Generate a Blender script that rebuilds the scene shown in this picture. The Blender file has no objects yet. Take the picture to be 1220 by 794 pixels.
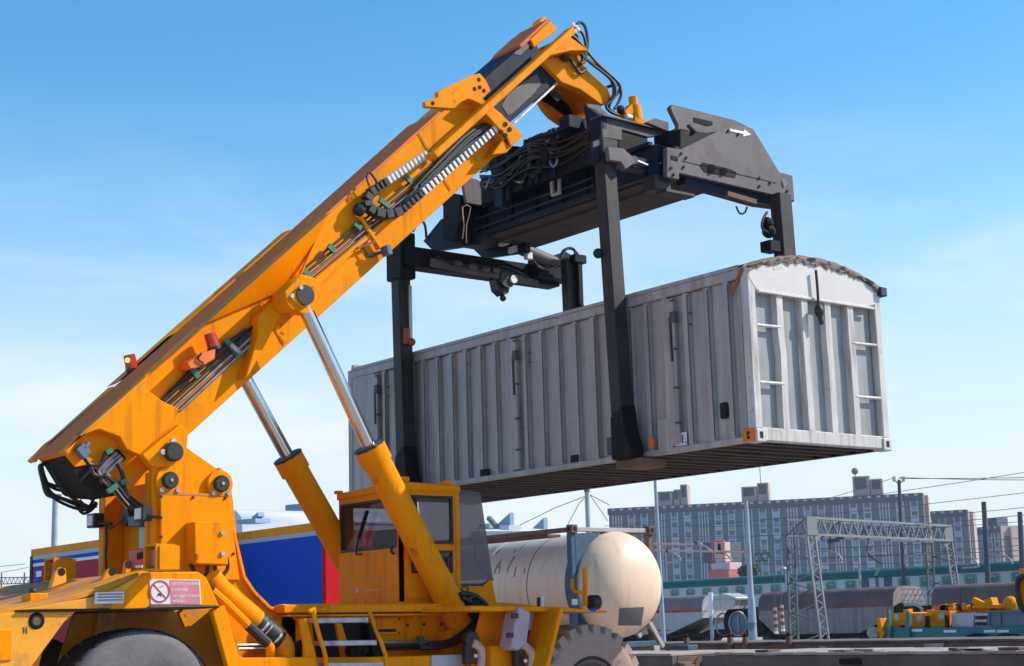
import bpy, bmesh, math, random
from mathutils import Vector, Matrix

S = bpy.context.scene
COL = S.collection
R = math.radians
# ------------------------------------------------------------------ camera
cam_data = bpy.data.cameras.new("camera")
cam = bpy.data.objects.new("camera", cam_data)
COL.objects.link(cam)
cam.matrix_world = Matrix([[0.7877706, -0.0905172, -0.6092817, -15.2322277], [-0.6153154, -0.1611879, -0.7716252, -17.5869934], [-0.0283635, 0.982764, -0.1826757, 1.75], [0.0, 0.0, 0.0, 1.0]])
cam_data.sensor_fit = 'HORIZONTAL'
cam_data.sensor_width = 36.0
cam_data.lens = 55.453
cam_data.clip_start = 0.1
cam_data.clip_end = 6000
S.camera = cam
# ------------------------------------------------------------------ light
SUN_DIR = Vector((0.66, -0.42, 0.62)).normalized()
sun_el = math.asin(SUN_DIR.z)
sun_az = math.atan2(SUN_DIR.x, SUN_DIR.y)
sl = bpy.data.lights.new("sun", 'SUN')
sl.energy = 3.9
sl.angle = R(0.5)
sl.color = (1.0, 0.93, 0.82)
so = bpy.data.objects.new("sun", sl)
COL.objects.link(so)
so.rotation_euler = SUN_DIR.to_track_quat('Z', 'Y').to_euler()
so.location = (0, 0, 60)

W = bpy.data.worlds.new("World")
S.world = W
W.use_nodes = True
wn, wl = W.node_tree.nodes, W.node_tree.links
wn.clear()
w_out = wn.new('ShaderNodeOutputWorld')
w_bg = wn.new('ShaderNodeBackground')
w_bg.inputs['Strength'].default_value = 0.15
sky = wn.new('ShaderNodeTexSky')
sky.sky_type = 'NISHITA'
sky.sun_disc = False
sky.sun_elevation = sun_el
sky.sun_rotation = sun_az
sky.air_density = 1.0
sky.dust_density = 0.3
sky.ozone_density = 1.2
sky.altitude = 50
# thin wispy clouds low in the sky, laid out by direction
tc = wn.new('ShaderNodeTexCoord')
mp = wn.new('ShaderNodeMapping')
mp.inputs['Scale'].default_value = (2.2, 2.2, 9.0)
nz = wn.new('ShaderNodeTexNoise')
nz.inputs['Scale'].default_value = 1.6
nz.inputs['Detail'].default_value = 7
nz.inputs['Roughness'].default_value = 0.55
nz.inputs['Distortion'].default_value = 0.4
rp = wn.new('ShaderNodeValToRGB')
rp.color_ramp.elements[0].position = 0.44
rp.color_ramp.elements[0].color = (0, 0, 0, 1)
rp.color_ramp.elements[1].position = 0.70
rp.color_ramp.elements[1].color = (1, 1, 1, 1)
sxyz = wn.new('ShaderNodeSeparateXYZ')
band = wn.new('ShaderNodeMapRange')
band.interpolation_type = 'SMOOTHSTEP'
band.inputs['From Min'].default_value = 0.34
band.inputs['From Max'].default_value = 0.12
band.inputs['To Min'].default_value = 0.0
band.inputs['To Max'].default_value = 0.85
mul = wn.new('ShaderNodeMath')
mul.operation = 'MULTIPLY'
mx = wn.new('ShaderNodeMix')
mx.data_type = 'RGBA'
hs = wn.new('ShaderNodeHueSaturation')
hs.inputs['Saturation'].default_value = 1.38
hs.inputs['Hue'].default_value = 0.492
pale = wn.new('ShaderNodeMapRange')
pale.interpolation_type = 'SMOOTHERSTEP'
pale.inputs['From Min'].default_value = 0.36
pale.inputs['From Max'].default_value = 0.0
pale.inputs['To Min'].default_value = 0.0
pale.inputs['To Max'].default_value = 0.9
pm = wn.new('ShaderNodeMix')
pm.data_type = 'RGBA'
pm.inputs['B'].default_value = (3.8, 4.2, 4.5, 1)
wl.new(tc.outputs['Generated'], mp.inputs['Vector'])
wl.new(mp.outputs['Vector'], nz.inputs['Vector'])
wl.new(nz.outputs['Fac'], rp.inputs['Fac'])
wl.new(tc.outputs['Generated'], sxyz.inputs['Vector'])
wl.new(sxyz.outputs['Z'], band.inputs['Value'])
wl.new(rp.outputs['Color'], mul.inputs[0])
wl.new(band.outputs['Result'], mul.inputs[1])
wl.new(mul.outputs['Value'], mx.inputs['Factor'])
wl.new(sky.outputs['Color'], hs.inputs['Color'])
wl.new(sxyz.outputs['Z'], pale.inputs['Value'])
wl.new(pale.outputs['Result'], pm.inputs['Factor'])
wl.new(hs.outputs['Color'], pm.inputs['A'])
wl.new(pm.outputs['Result'], mx.inputs['A'])
mx.inputs['B'].default_value = (4.4, 4.7, 4.9, 1)
wl.new(mx.outputs['Result'], w_bg.inputs['Color'])
wl.new(w_bg.outputs['Background'], w_out.inputs['Surface'])

S.view_settings.view_transform = 'Standard'
S.view_settings.look = 'None'
S.view_settings.exposure = 0.5
S.view_settings.gamma = 1.0
S.view_settings.use_curve_mapping = False

# ------------------------------------------------------------------ materials
def mat(name, col, rough=0.5, metal=0.0, var=0.0, vscale=3.0, dirt=None, dirt_amt=0.0, dscale=1.2,
        streak=False, bump=0.0, bscale=40.0, coat=0.0, dcut=0.52, spec=0.5, chips=None, runs=None):
    m = bpy.data.materials.new(name)
    m.use_nodes = True
    n, l = m.node_tree.nodes, m.node_tree.links
    b = n['Principled BSDF']
    b.inputs['Base Color'].default_value = (*col, 1)
    b.inputs['Roughness'].default_value = rough
    b.inputs['Metallic'].default_value = metal
    if coat:
        b.inputs['Coat Weight'].default_value = coat
        b.inputs['Coat Roughness'].default_value = 0.15
    b.inputs['Specular IOR Level'].default_value = spec
    if not (var or dirt_amt or bump):
        return m
    geo = n.new('ShaderNodeNewGeometry')
    out = None
    if var:
        t = n.new('ShaderNodeTexNoise')
        t.inputs['Scale'].default_value = vscale
        t.inputs['Detail'].default_value = 6
        l.new(geo.outputs['Position'], t.inputs['Vector'])
        mr = n.new('ShaderNodeMapRange')
        mr.inputs['From Min'].default_value = 0.3
        mr.inputs['From Max'].default_value = 0.7
        mr.inputs['To Min'].default_value = 1 - var
        mr.inputs['To Max'].default_value = 1 + var
        l.new(t.outputs['Fac'], mr.inputs['Value'])
        h = n.new('ShaderNodeHueSaturation')
        h.inputs['Color'].default_value = (*col, 1)
        l.new(mr.outputs['Result'], h.inputs['Value'])
        out = h.outputs['Color']
        rr = n.new('ShaderNodeMapRange')
        rr.inputs['To Min'].default_value = max(0.05, rough - 0.12)
        rr.inputs['To Max'].default_value = min(1.0, rough + 0.15)
        l.new(t.outputs['Fac'], rr.inputs['Value'])
        l.new(rr.outputs['Result'], b.inputs['Roughness'])
    if dirt_amt:
        mpn = n.new('ShaderNodeMapping')
        if streak:
            mpn.inputs['Scale'].default_value = (4.0, 4.0, 0.35)
        l.new(geo.outputs['Position'], mpn.inputs['Vector'])
        t2 = n.new('ShaderNodeTexNoise')
        t2.inputs['Scale'].default_value = dscale
        t2.inputs['Detail'].default_value = 9
        t2.inputs['Roughness'].default_value = 0.66
        l.new(mpn.outputs['Vector'], t2.inputs['Vector'])
        r2 = n.new('ShaderNodeMapRange')
        r2.inputs['From Min'].default_value = dcut
        r2.inputs['From Max'].default_value = dcut + 0.2
        r2.inputs['To Min'].default_value = 0
        r2.inputs['To Max'].default_value = dirt_amt
        l.new(t2.outputs['Fac'], r2.inputs['Value'])
        mixn = n.new('ShaderNodeMix')
        mixn.data_type = 'RGBA'
        l.new(r2.outputs['Result'], mixn.inputs['Factor'])
        if out:
            l.new(out, mixn.inputs['A'])
        else:
            mixn.inputs['A'].default_value = (*col, 1)
        mixn.inputs['B'].default_value = (*dirt, 1)
        out = mixn.outputs['Result']
    if runs:
        mp5 = n.new('ShaderNodeMapping')
        mp5.inputs['Scale'].default_value = (1.0, 1.0, 0.10)
        l.new(geo.outputs['Position'], mp5.inputs['Vector'])
        t5 = n.new('ShaderNodeTexNoise')
        t5.inputs['Scale'].default_value = runs[0]
        t5.inputs['Detail'].default_value = 5
        l.new(mp5.outputs['Vector'], t5.inputs['Vector'])
        r5 = n.new('ShaderNodeMapRange')
        r5.inputs['From Min'].default_value = runs[1]
        r5.inputs['From Max'].default_value = runs[1] + 0.14
        r5.inputs['To Max'].default_value = runs[2]
        l.new(t5.outputs['Fac'], r5.inputs['Value'])
        mix5 = n.new('ShaderNodeMix')
        mix5.data_type = 'RGBA'
        l.new(r5.outputs['Result'], mix5.inputs['Factor'])
        if out:
            l.new(out, mix5.inputs['A'])
        else:
            mix5.inputs['A'].default_value = (*col, 1)
        mix5.inputs['B'].default_value = (*runs[3], 1)
        out = mix5.outputs['Result']
    if chips:
        t4 = n.new('ShaderNodeTexNoise')
        t4.inputs['Scale'].default_value = chips[0]
        t4.inputs['Detail'].default_value = 8
        t4.inputs['Roughness'].default_value = 0.7
        l.new(geo.outputs['Position'], t4.inputs['Vector'])
        r4 = n.new('ShaderNodeMapRange')
        r4.inputs['From Min'].default_value = chips[1]
        r4.inputs['From Max'].default_value = chips[1] + 0.05
        r4.inputs['To Max'].default_value = chips[2]
        l.new(t4.outputs['Fac'], r4.inputs['Value'])
        mix4 = n.new('ShaderNodeMix')
        mix4.data_type = 'RGBA'
        l.new(r4.outputs['Result'], mix4.inputs['Factor'])
        if out:
            l.new(out, mix4.inputs['A'])
        else:
            mix4.inputs['A'].default_value = (*col, 1)
        mix4.inputs['B'].default_value = (*chips[3], 1)
        out = mix4.outputs['Result']
    if out:
        l.new(out, b.inputs['Base Color'])
    if bump:
        t3 = n.new('ShaderNodeTexNoise')
        t3.inputs['Scale'].default_value = bscale
        t3.inputs['Detail'].default_value = 4
        l.new(geo.outputs['Position'], t3.inputs['Vector'])
        bp = n.new('ShaderNodeBump')
        bp.inputs['Strength'].default_value = bump
        bp.inputs['Distance'].default_value = 0.02
        l.new(t3.outputs['Fac'], bp.inputs['Height'])
        l.new(bp.outputs['Normal'], b.inputs['Normal'])
    return m

RUST = (0.13, 0.055, 0.03)
M_YEL = mat('yellow_paint', (0.86, 0.272, 0.0), 0.46, var=0.07, vscale=1.3, dirt=(0.42, 0.17, 0.03), dirt_amt=0.55, dscale=1.6, dcut=0.55, bump=0.05, bscale=9, spec=0.07, chips=(3.6, 0.645, 0.8, (0.09, 0.045, 0.025)), runs=(7.0, 0.56, 0.5, (0.36, 0.11, 0.008)))
M_YELD = mat('dusty_yellow_paint', (0.66, 0.27, 0.02), 0.62, var=0.12, vscale=1.1, dirt=(0.44, 0.17, 0.10), dirt_amt=0.85, dscale=1.0, dcut=0.42, bump=0.15, bscale=22, spec=0.1)
M_YELW = mat('worn_yellow_paint', (0.80, 0.32, 0.01), 0.5, var=0.1, vscale=2.3, dirt=(0.16, 0.08, 0.05), dirt_amt=0.85, dscale=2.6, dcut=0.53, bump=0.1, bscale=18)
M_YELT = mat('brownish_yellow_top', (0.86, 0.20, 0.035), 0.8, var=0.1, vscale=1.4, dirt=(0.68, 0.19, 0.085), dirt_amt=0.8, dscale=0.9, dcut=0.35, spec=0.05)
M_BLK = mat('black_rubber', (0.012, 0.012, 0.014), 0.5, var=0.2, vscale=6)
M_DARK = mat('dark_interior', (0.010, 0.009, 0.009), 0.9)
M_PIN = mat('dark_steel_pin', (0.035, 0.033, 0.032), 0.45, 0.3, var=0.2, vscale=20)
M_CHROME = mat('chrome_rod', (0.62, 0.61, 0.60), 0.16, 1.0)
M_PIPE = mat('steel_pipe', (0.36, 0.33, 0.31), 0.33, 0.85, var=0.15, vscale=8)
M_STEEL = mat('galvanised_step', (0.42, 0.41, 0.42), 0.5, 0.5, var=0.2, vscale=9, dirt=(0.12, 0.09, 0.08), dirt_amt=0.7, dscale=6)
M_GREEN = mat('green_clamp', (0.02, 0.16, 0.10), 0.5)
M_WHITE = mat('white_plastic', (0.72, 0.71, 0.70), 0.45, var=0.06, vscale=5, dirt=(0.35, 0.3, 0.28), dirt_amt=0.5, dscale=7)
M_RED = mat('red_lens', (0.55, 0.02, 0.008), 0.18, coat=0.6)
M_REDP = mat('red_paint', (0.55, 0.018, 0.015), 0.4, var=0.1)
M_STRAP = mat('rusty_orange_strap', (0.34, 0.09, 0.025), 0.7, var=0.2, vscale=9)
M_ORANGE = mat('orange_paint', (0.80, 0.16, 0.01), 0.5, var=0.1)
M_TYRE = mat('tyre_rubber', (0.035, 0.030, 0.030), 0.85, var=0.2, vscale=5, dirt=(0.38, 0.265, 0.215), dirt_amt=0.85, dscale=5.0, dcut=0.22, bump=0.3, bscale=30)
M_TYRED = mat('dark_tyre_rubber', (0.02, 0.02, 0.024), 0.8, var=0.2, vscale=5, dirt=(0.10, 0.09, 0.09), dirt_amt=0.5, dscale=2.5, bump=0.3, bscale=30)
M_TYREG = mat('grey_worn_tyre', (0.10, 0.095, 0.105), 0.85, var=0.2, vscale=4, dirt=(0.17, 0.15, 0.155), dirt_amt=0.8, dscale=2.2, dcut=0.35, bump=0.25, bscale=25)
M_RIM = mat('dusty_rim', (0.20, 0.16, 0.14), 0.6, 0.2, var=0.2, vscale=4)
M_NAVY = mat('dark_navy_paint', (0.005, 0.013, 0.038), 0.5, var=0.25, vscale=2.0, dirt=(0.03, 0.026, 0.026), dirt_amt=0.75, dscale=1.8, dcut=0.48, bump=0.1, bscale=15, spec=0.15, chips=(4.5, 0.66, 0.7, (0.10, 0.06, 0.05)))
M_GRIME = mat('grimy_black_steel', (0.008, 0.008, 0.009), 0.55, var=0.3, vscale=4, dirt=(0.022, 0.017, 0.016), dirt_amt=0.7, dscale=3, spec=0.15)
M_PLATE = mat('grey_steel_plate', (0.125, 0.105, 0.108), 0.55, 0.0, var=0.18, vscale=2.2, dirt=(0.055, 0.045, 0.05), dirt_amt=0.7, dscale=2.0, bump=0.1, bscale=14, spec=0.3, chips=(5.0, 0.64, 0.7, (0.20, 0.14, 0.12)), runs=(9.0, 0.58, 0.5, (0.05, 0.04, 0.04)))
M_LEG = mat('black_brown_leg_steel', (0.032, 0.027, 0.027), 0.5, var=0.25, vscale=2.0, dirt=(0.06, 0.045, 0.042), dirt_amt=0.7, dscale=2.4, streak=True, dcut=0.5, bump=0.1, bscale=14, spec=0.25, chips=(6.0, 0.65, 0.7, (0.15, 0.085, 0.065)))
M_RUST = mat('rusty_steel', (0.16, 0.085, 0.06), 0.8, var=0.25, vscale=7, dirt=(0.07, 0.04, 0.03), dirt_amt=0.8, dscale=5, bump=0.3)
M_CONT = mat('container_grey', (0.38, 0.335, 0.32), 0.5, 0.12, var=0.09, vscale=1.6, dirt=(0.22, 0.175, 0.16), dirt_amt=0.6, dscale=2.1, streak=True, dcut=0.49, bump=0.08, bscale=6, chips=(7.0, 0.65, 0.7, (0.12, 0.075, 0.055)), runs=(4.5, 0.55, 0.5, (0.54, 0.50, 0.47)))
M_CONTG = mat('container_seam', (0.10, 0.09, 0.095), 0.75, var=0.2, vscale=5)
M_CONTE = mat('container_end_white', (0.57, 0.53, 0.50), 0.45, 0.1, var=0.08, vscale=2.5, dirt=(0.26, 0.18, 0.15), dirt_amt=0.85, dscale=2.4, streak=True, dcut=0.50, bump=0.12, bscale=8, chips=(6.0, 0.63, 0.8, (0.16, 0.09, 0.06)))
M_CONTH = mat('header_white', (0.60, 0.555, 0.52), 0.45, 0.1, var=0.07, vscale=1.6, dirt=(0.30, 0.21, 0.17), dirt_amt=0.6, dscale=2.0, dcut=0.56, bump=0.05, bscale=5, chips=(6.0, 0.64, 0.8, (0.16, 0.09, 0.06)))
M_CONTP = mat('container_end_panel', (0.30, 0.305, 0.31), 0.5, 0.1, var=0.08, vscale=2, dirt=(0.2, 0.165, 0.15), dirt_amt=0.7, dscale=2.6, streak=True, dcut=0.48, chips=(9.0, 0.66, 0.7, (0.10, 0.075, 0.06)))
M_TARP = mat('grey_brown_tarpaulin', (0.15, 0.11, 0.095), 0.75, var=0.35, vscale=14, bump=0.9, bscale=14)
M_ROOF = mat('container_roof', (0.12, 0.115, 0.12), 0.7, var=0.15)
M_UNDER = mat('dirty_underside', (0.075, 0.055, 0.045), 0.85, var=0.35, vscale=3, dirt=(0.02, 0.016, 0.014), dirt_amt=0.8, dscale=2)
M_TANK = mat('cream_tank', (0.78, 0.56, 0.40), 0.38, var=0.03, vscale=1.5, dirt=(0.46, 0.28, 0.18), dirt_amt=0.55, dscale=1.1, streak=True, dcut=0.52, bump=0.03, bscale=5)
M_TANKS = mat('tank_chipped_marks', (0.07, 0.05, 0.045), 0.8)
M_TEALF = mat('blue_grey_frame', (0.03, 0.085, 0.13), 0.5, var=0.2, vscale=4, dirt=(0.1, 0.08, 0.07), dirt_amt=0.6, dscale=4)
M_RAILW = mat('pale_frame_steel', (0.40, 0.37, 0.36), 0.55, var=0.15, vscale=4, dirt=(0.16, 0.1, 0.08), dirt_amt=0.7, dscale=4)
M_PLQ = mat('grey_placard', (0.13, 0.12, 0.125), 0.6, var=0.1)
M_BLUE = mat('blue_curtain', (0.004, 0.062, 0.44), 0.6, var=0.10, vscale=0.8, bump=0.1, bscale=2.0, spec=0.12)
M_CRIM = mat('crimson_curtain', (0.42, 0.018, 0.045), 0.6, var=0.08, vscale=0.8, bump=0.1, bscale=2.0, spec=0.12)
M_REDT = mat('red_trailer_end', (0.52, 0.006, 0.012), 0.55, var=0.08, spec=0.12)
M_GREYF = mat('grey_fabric', (0.42, 0.42, 0.46), 0.6)
M_WAG = mat('brown_wagon_steel', (0.13, 0.098, 0.088), 0.8, var=0.25, vscale=1.2, dirt=(0.07, 0.035, 0.03), dirt_amt=0.7, dscale=1.4, dcut=0.48)
M_WAGT = mat('pale_wagon_deck_edge', (0.36, 0.30, 0.27), 0.8, var=0.25, vscale=2.0, dirt=(0.18, 0.07, 0.05), dirt_amt=0.7, dscale=1.6)
M_HOP = mat('hopper_grey', (0.29, 0.235, 0.22), 0.7, var=0.12, vscale=0.7, dirt=(0.16, 0.10, 0.085), dirt_amt=0.8, dscale=0.8, streak=True, dcut=0.48)
M_HOPQ = mat('hopper_dusty_roof', (0.20, 0.15, 0.145), 0.8, var=0.15, vscale=0.7)
M_HOPR = mat('hopper_brown_roof', (0.15, 0.088, 0.082), 0.8, var=0.2, vscale=0.6)
M_HOPL = mat('hopper_silver', (0.42, 0.41, 0.42), 0.6, var=0.1, vscale=0.7)
M_STRIPED = mat('faded_stripe', (0.22, 0.075, 0.075), 0.7, var=0.2)
M_STRIPE = mat('red_stripe', (0.50, 0.02, 0.03), 0.6)
M_TRAINW = mat('train_white', (0.50, 0.52, 0.56), 0.5, var=0.05, vscale=0.4)
M_TRAINR = mat('train_teal_roof', (0.012, 0.11, 0.108), 0.6, var=0.15, vscale=0.5)
M_WINF = mat('window_frame_teal', (0.10, 0.34, 0.30), 0.5)
M_WINP = mat('train_window_glass', (0.02, 0.12, 0.11), 0.12)
M_TEALW = mat('teal_wagon_paint', (0.015, 0.16, 0.18), 0.55, var=0.1, vscale=1.0, dirt=(0.05, 0.06, 0.06), dirt_amt=0.6, dscale=2)
M_BGREY = mat('blue_grey_box', (0.10, 0.16, 0.22), 0.6, var=0.1)
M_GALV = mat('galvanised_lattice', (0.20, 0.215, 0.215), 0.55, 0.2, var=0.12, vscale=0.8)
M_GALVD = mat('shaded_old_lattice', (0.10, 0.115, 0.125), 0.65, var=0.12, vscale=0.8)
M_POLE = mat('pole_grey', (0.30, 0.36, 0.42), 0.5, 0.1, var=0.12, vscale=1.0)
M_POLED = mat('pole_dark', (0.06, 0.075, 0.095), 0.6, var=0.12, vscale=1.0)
M_COPPER = mat('orange_insulated_pipe', (0.62, 0.36, 0.26), 0.5)
M_WIRE = mat('wire', (0.10, 0.11, 0.13), 0.6)
M_BW = mat('block_wall_grey', (0.12, 0.138, 0.172), 0.8, var=0.1, vscale=0.08, dirt=(0.095, 0.11, 0.14), dirt_amt=0.5, dscale=0.15)  # blue-grey shade of the block fronts put into the wall colour
M_BWE = mat('block_sunlit_pink', (0.45, 0.33, 0.29), 0.85, var=0.06, vscale=0.1)  # sunlight on the end walls painted in as a lighter pink
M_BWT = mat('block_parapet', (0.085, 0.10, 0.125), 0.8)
M_BWF = mat('block_window_frame', (0.42, 0.47, 0.54), 0.6)
M_BWQ = mat('block_window_blind', (0.36, 0.40, 0.45), 0.5)
M_BWP = mat('block_window_pane', (0.17, 0.25, 0.36), 0.2)
M_PLINK = mat('pale_pink_render', (0.62, 0.46, 0.44), 0.8, var=0.06)
M_CORAL = mat('coral_red_render', (0.56, 0.13, 0.13), 0.8)
M_SAIL = mat('pale_blue_roof_sail', (0.22, 0.33, 0.46), 0.7)
M_FARW = mat('far_white', (0.55, 0.58, 0.62), 0.7)
M_LEAF = mat('leaf_green', (0.07, 0.10, 0.045), 0.8, var=0.3, vscale=0.6)
M_BARK = mat('bark', (0.10, 0.075, 0.06), 0.9)
M_GND = mat('yard_concrete', (0.34, 0.32, 0.30), 0.9, var=0.15, vscale=0.4, dirt=(0.24, 0.21, 0.19), dirt_amt=0.6, dscale=0.3, bump=0.3, bscale=30)
M_LILAC = mat('lilac_plastic', (0.42, 0.30, 0.38), 0.4, var=0.06, vscale=4, dirt=(0.36, 0.2, 0.22), dirt_amt=0.5, dscale=3)
M_LILACD = mat('faded_red_plastic', (0.42, 0.17, 0.19), 0.45, var=0.08, vscale=4)
M_SHEET = mat('pale_sheet', (0.47, 0.44, 0.50), 0.5, var=0.05, vscale=6)
M_FLESH = mat('pale_worn_pipe', (0.60, 0.40, 0.32), 0.4, var=0.12, vscale=8)
M_SIGNW = mat('sign_white', (0.68, 0.66, 0.68), 0.45, var=0.05, vscale=8, dirt=(0.4, 0.32, 0.33), dirt_amt=0.5, dscale=5)
M_SIGNP = mat('sign_faded_red', (0.55, 0.19, 0.24), 0.5, var=0.1, vscale=8)
M_SIGNR = mat('sign_ring_red', (0.42, 0.05, 0.10), 0.5)
M_TEXT = mat('black_print', (0.012, 0.012, 0.012), 0.6)
M_TEXTW = mat('white_print', (0.80, 0.78, 0.78), 0.6)

def emis(name, col, e, st):
    m = mat(name, col, 0.3)
    b = m.node_tree.nodes['Principled BSDF']
    b.inputs['Emission Color'].default_value = (*e, 1)
    b.inputs['Emission Strength'].default_value = st
    return m
M_BULB = emis('lit_beacon_bulb', (0.9, 0.4, 0.05), (1.0, 0.42, 0.05), 2.2)

def glass(name, tint, alpha, rough=0.03, base=(0.03, 0.03, 0.035)):
    m = bpy.data.materials.new(name)
    m.use_nodes = True
    n, l = m.node_tree.nodes, m.node_tree.links
    n.clear()
    o = n.new('ShaderNodeOutputMaterial')
    tr = n.new('ShaderNodeBsdfTransparent')
    tr.inputs['Color'].default_value = (*tint, 1)
    gl = n.new('ShaderNodeBsdfPrincipled')
    gl.inputs['Base Color'].default_value = (*base, 1)
    gl.inputs['Roughness'].default_value = rough
    mixs = n.new('ShaderNodeMixShader')
    mixs.inputs['Fac'].default_value = alpha
    l.new(tr.outputs[0], mixs.inputs[1])
    l.new(gl.outputs[0], mixs.inputs[2])
    l.new(mixs.outputs[0], o.inputs['Surface'])
    return m
M_GLASS = glass('cab_glass', (0.86, 0.86, 0.90), 0.30)
M_GLASSF = glass('cab_front_glass', (0.80, 0.77, 0.82), 0.40, 0.05, (0.22, 0.20, 0.22))  # paler grey base paints the reflected sky into the glass

# ------------------------------------------------------------------ mesh helper
class MB:
    def __init__(s):
        s.v, s.f, s.mi = [], [], []
    def add(s, vs, fs, mi=0):
        o = len(s.v)
        s.v += [tuple(p) for p in vs]
        s.f += [tuple(i + o for i in f) for f in fs]
        s.mi += [mi] * len(fs)
        return s
    def hexa(s, a, b, mi=0):
        """a, b: matching quads"""
        return s.add(list(a) + list(b), [(3, 2, 1, 0), (4, 5, 6, 7), (0, 1, 5, 4), (1, 2, 6, 5), (2, 3, 7, 6), (3, 0, 4, 7)], mi)
    def box(s, x0, x1, y0, y1, z0, z1, mi=0):
        return s.hexa([(x0, y0, z0), (x1, y0, z0), (x1, y1, z0), (x0, y1, z0)], [(x0, y0, z1), (x1, y0, z1), (x1, y1, z1), (x0, y1, z1)], mi)
    def prism(s, poly, ax, a, b, mi=0):
        """poly in the plane normal to axis ax, extruded from a to b"""
        def put(p, t):
            if ax == 'y': return (p[0], t, p[1])
            if ax == 'x': return (t, p[0], p[1])
            return (p[0], p[1], t)
        n = len(poly)
        vs = [put(p, a) for p in poly] + [put(p, b) for p in poly]
        fs = [tuple(range(n - 1, -1, -1)), tuple(range(n, 2 * n))]
        fs += [(i, (i + 1) % n, n + (i + 1) % n, n + i) for i in range(n)]
        return s.add(vs, fs, mi)
    def bar(s, p, q, w, h, up=(0, 0, 1), mi=0):
        p, q = Vector(p), Vector(q)
        d = (q - p).normalized()
        u = Vector(up)
        if abs(d.dot(u)) > 0.98: u = Vector((1, 0, 0))
        r = d.cross(u).normalized()
        u = r.cross(d).normalized()
        c = [r * (-w / 2) + u * (-h / 2), r * (w / 2) + u * (-h / 2), r * (w / 2) + u * (h / 2), r * (-w / 2) + u * (h / 2)]
        return s.hexa([p + k for k in c], [q + k for k in c], mi)
    def cyl(s, p, q, r, n=14, r2=None, mi=0, caps=True):
        p, q = Vector(p), Vector(q)
        r2 = r if r2 is None else r2
        d = (q - p).normalized()
        a = d.orthogonal().normalized()
        b = d.cross(a)
        vs = [p + (a * math.cos(t) + b * math.sin(t)) * r for t in [2 * math.pi * i / n for i in range(n)]]
        vs += [q + (a * math.cos(t) + b * math.sin(t)) * r2 for t in [2 * math.pi * i / n for i in range(n)]]
        fs = [(i, (i + 1) % n, n + (i + 1) % n, n + i) for i in range(n)]
        if caps: fs += [tuple(range(n - 1, -1, -1)), tuple(range(n, 2 * n))]
        return s.add(vs, fs, mi)
    def tube(s, pts, r, n=8, sm=4, mi=0):
        P = [Vector(p) for p in pts]
        if sm > 1 and len(P) > 2:
            Q = []
            for i in range(len(P) - 1):
                p0, p1, p2, p3 = P[max(i - 1, 0)], P[i], P[i + 1], P[min(i + 2, len(P) - 1)]
                for k in range(sm):
                    t = k / sm
                    Q.append(0.5 * ((2 * p1) + (p2 - p0) * t + (2 * p0 - 5 * p1 + 4 * p2 - p3) * t * t + (3 * p1 - p0 - 3 * p2 + p3) * t ** 3))
            P = Q + [P[-1]]
        vs, fs = [], []
        prev = None
        for i, p in enumerate(P):
            d = (P[min(i + 1, len(P) - 1)] - P[max(i - 1, 0)]).normalized()
            a = d.orthogonal().normalized() if prev is None else (prev - d * prev.dot(d)).normalized()
            prev = a
            b = d.cross(a)
            vs += [p + (a * math.cos(t) + b * math.sin(t)) * r for t in [2 * math.pi * k / n for k in range(n)]]
        for i in range(len(P) - 1):
            for k in range(n):
                fs.append((i * n + k, i * n + (k + 1) % n, (i + 1) * n + (k + 1) % n, (i + 1) * n + k))
        fs += [tuple(range(n - 1, -1, -1)), tuple(range((len(P) - 1) * n, len(P) * n))]
        return s.add(vs, fs, mi)
    def lathe(s, prof, c, ax='y', n=40, mi=0, a0=0, a1=2 * math.pi):
        """prof: (radius, along) pairs, about axis ax through c"""
        vs, fs = [], []
        full = abs(a1 - a0 - 2 * math.pi) < 1e-6
        m = n if full else n + 1
        for i in range(m):
            t = a0 + (a1 - a0) * i / n
            for r, h in prof:
                u, w = r * math.cos(t), r * math.sin(t)
                p = {'y': (u, h, w), 'x': (h, u, w), 'z': (u, w, h)}[ax]
                vs.append((p[0] + c[0], p[1] + c[1], p[2] + c[2]))
        k = len(prof)
        for i in range(n):
            j = (i + 1) % m
            for q in range(k - 1):
                fs.append((i * k + q, i * k + q + 1, j * k + q + 1, j * k + q))
        return s.add(vs, fs, mi)
    def ball(s, c, r, n=12, mi=0, sc=(1, 1, 1)):
        pr = [(max(r * math.sin(math.pi * i / 8), 0.0005), -r * math.cos(math.pi * i / 8)) for i in range(9)]
        o = MB().lathe(pr, (0, 0, 0), 'z', n)
        return s.add([(c[0] + x * sc[0], c[1] + y * sc[1], c[2] + z * sc[2]) for x, y, z in o.v], o.f, mi)
    def mesh(s, name, mats, off=(0, 0, 0), bevel=0.0, angle=35, weld=True):
        me = bpy.data.meshes.new(name)
        bm = bmesh.new()
        vs = [bm.verts.new((p[0] - off[0], p[1] - off[1], p[2] - off[2])) for p in s.v]
        for f, i in zip(s.f, s.mi):
            try:
                fa = bm.faces.new([vs[k] for k in f])
                fa.material_index = i
            except ValueError:
                pass
        bmesh.ops.recalc_face_normals(bm, faces=bm.faces[:])
        if bevel:
            ed = [e for e in bm.edges if len(e.link_faces) == 2 and e.calc_face_angle(0) > R(40)]
            try:
                bmesh.ops.bevel(bm, geom=ed, offset=bevel, segments=1, affect='EDGES', clamp_overlap=True)
            except Exception:
                pass
        for fa in bm.faces: fa.smooth = True
        bm.to_mesh(me)
        bm.free()
        me.set_sharp_from_angle(angle=R(angle))
        for m in (mats if isinstance(mats, (list, tuple)) else [mats]): me.materials.append(m)
        return me

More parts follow.
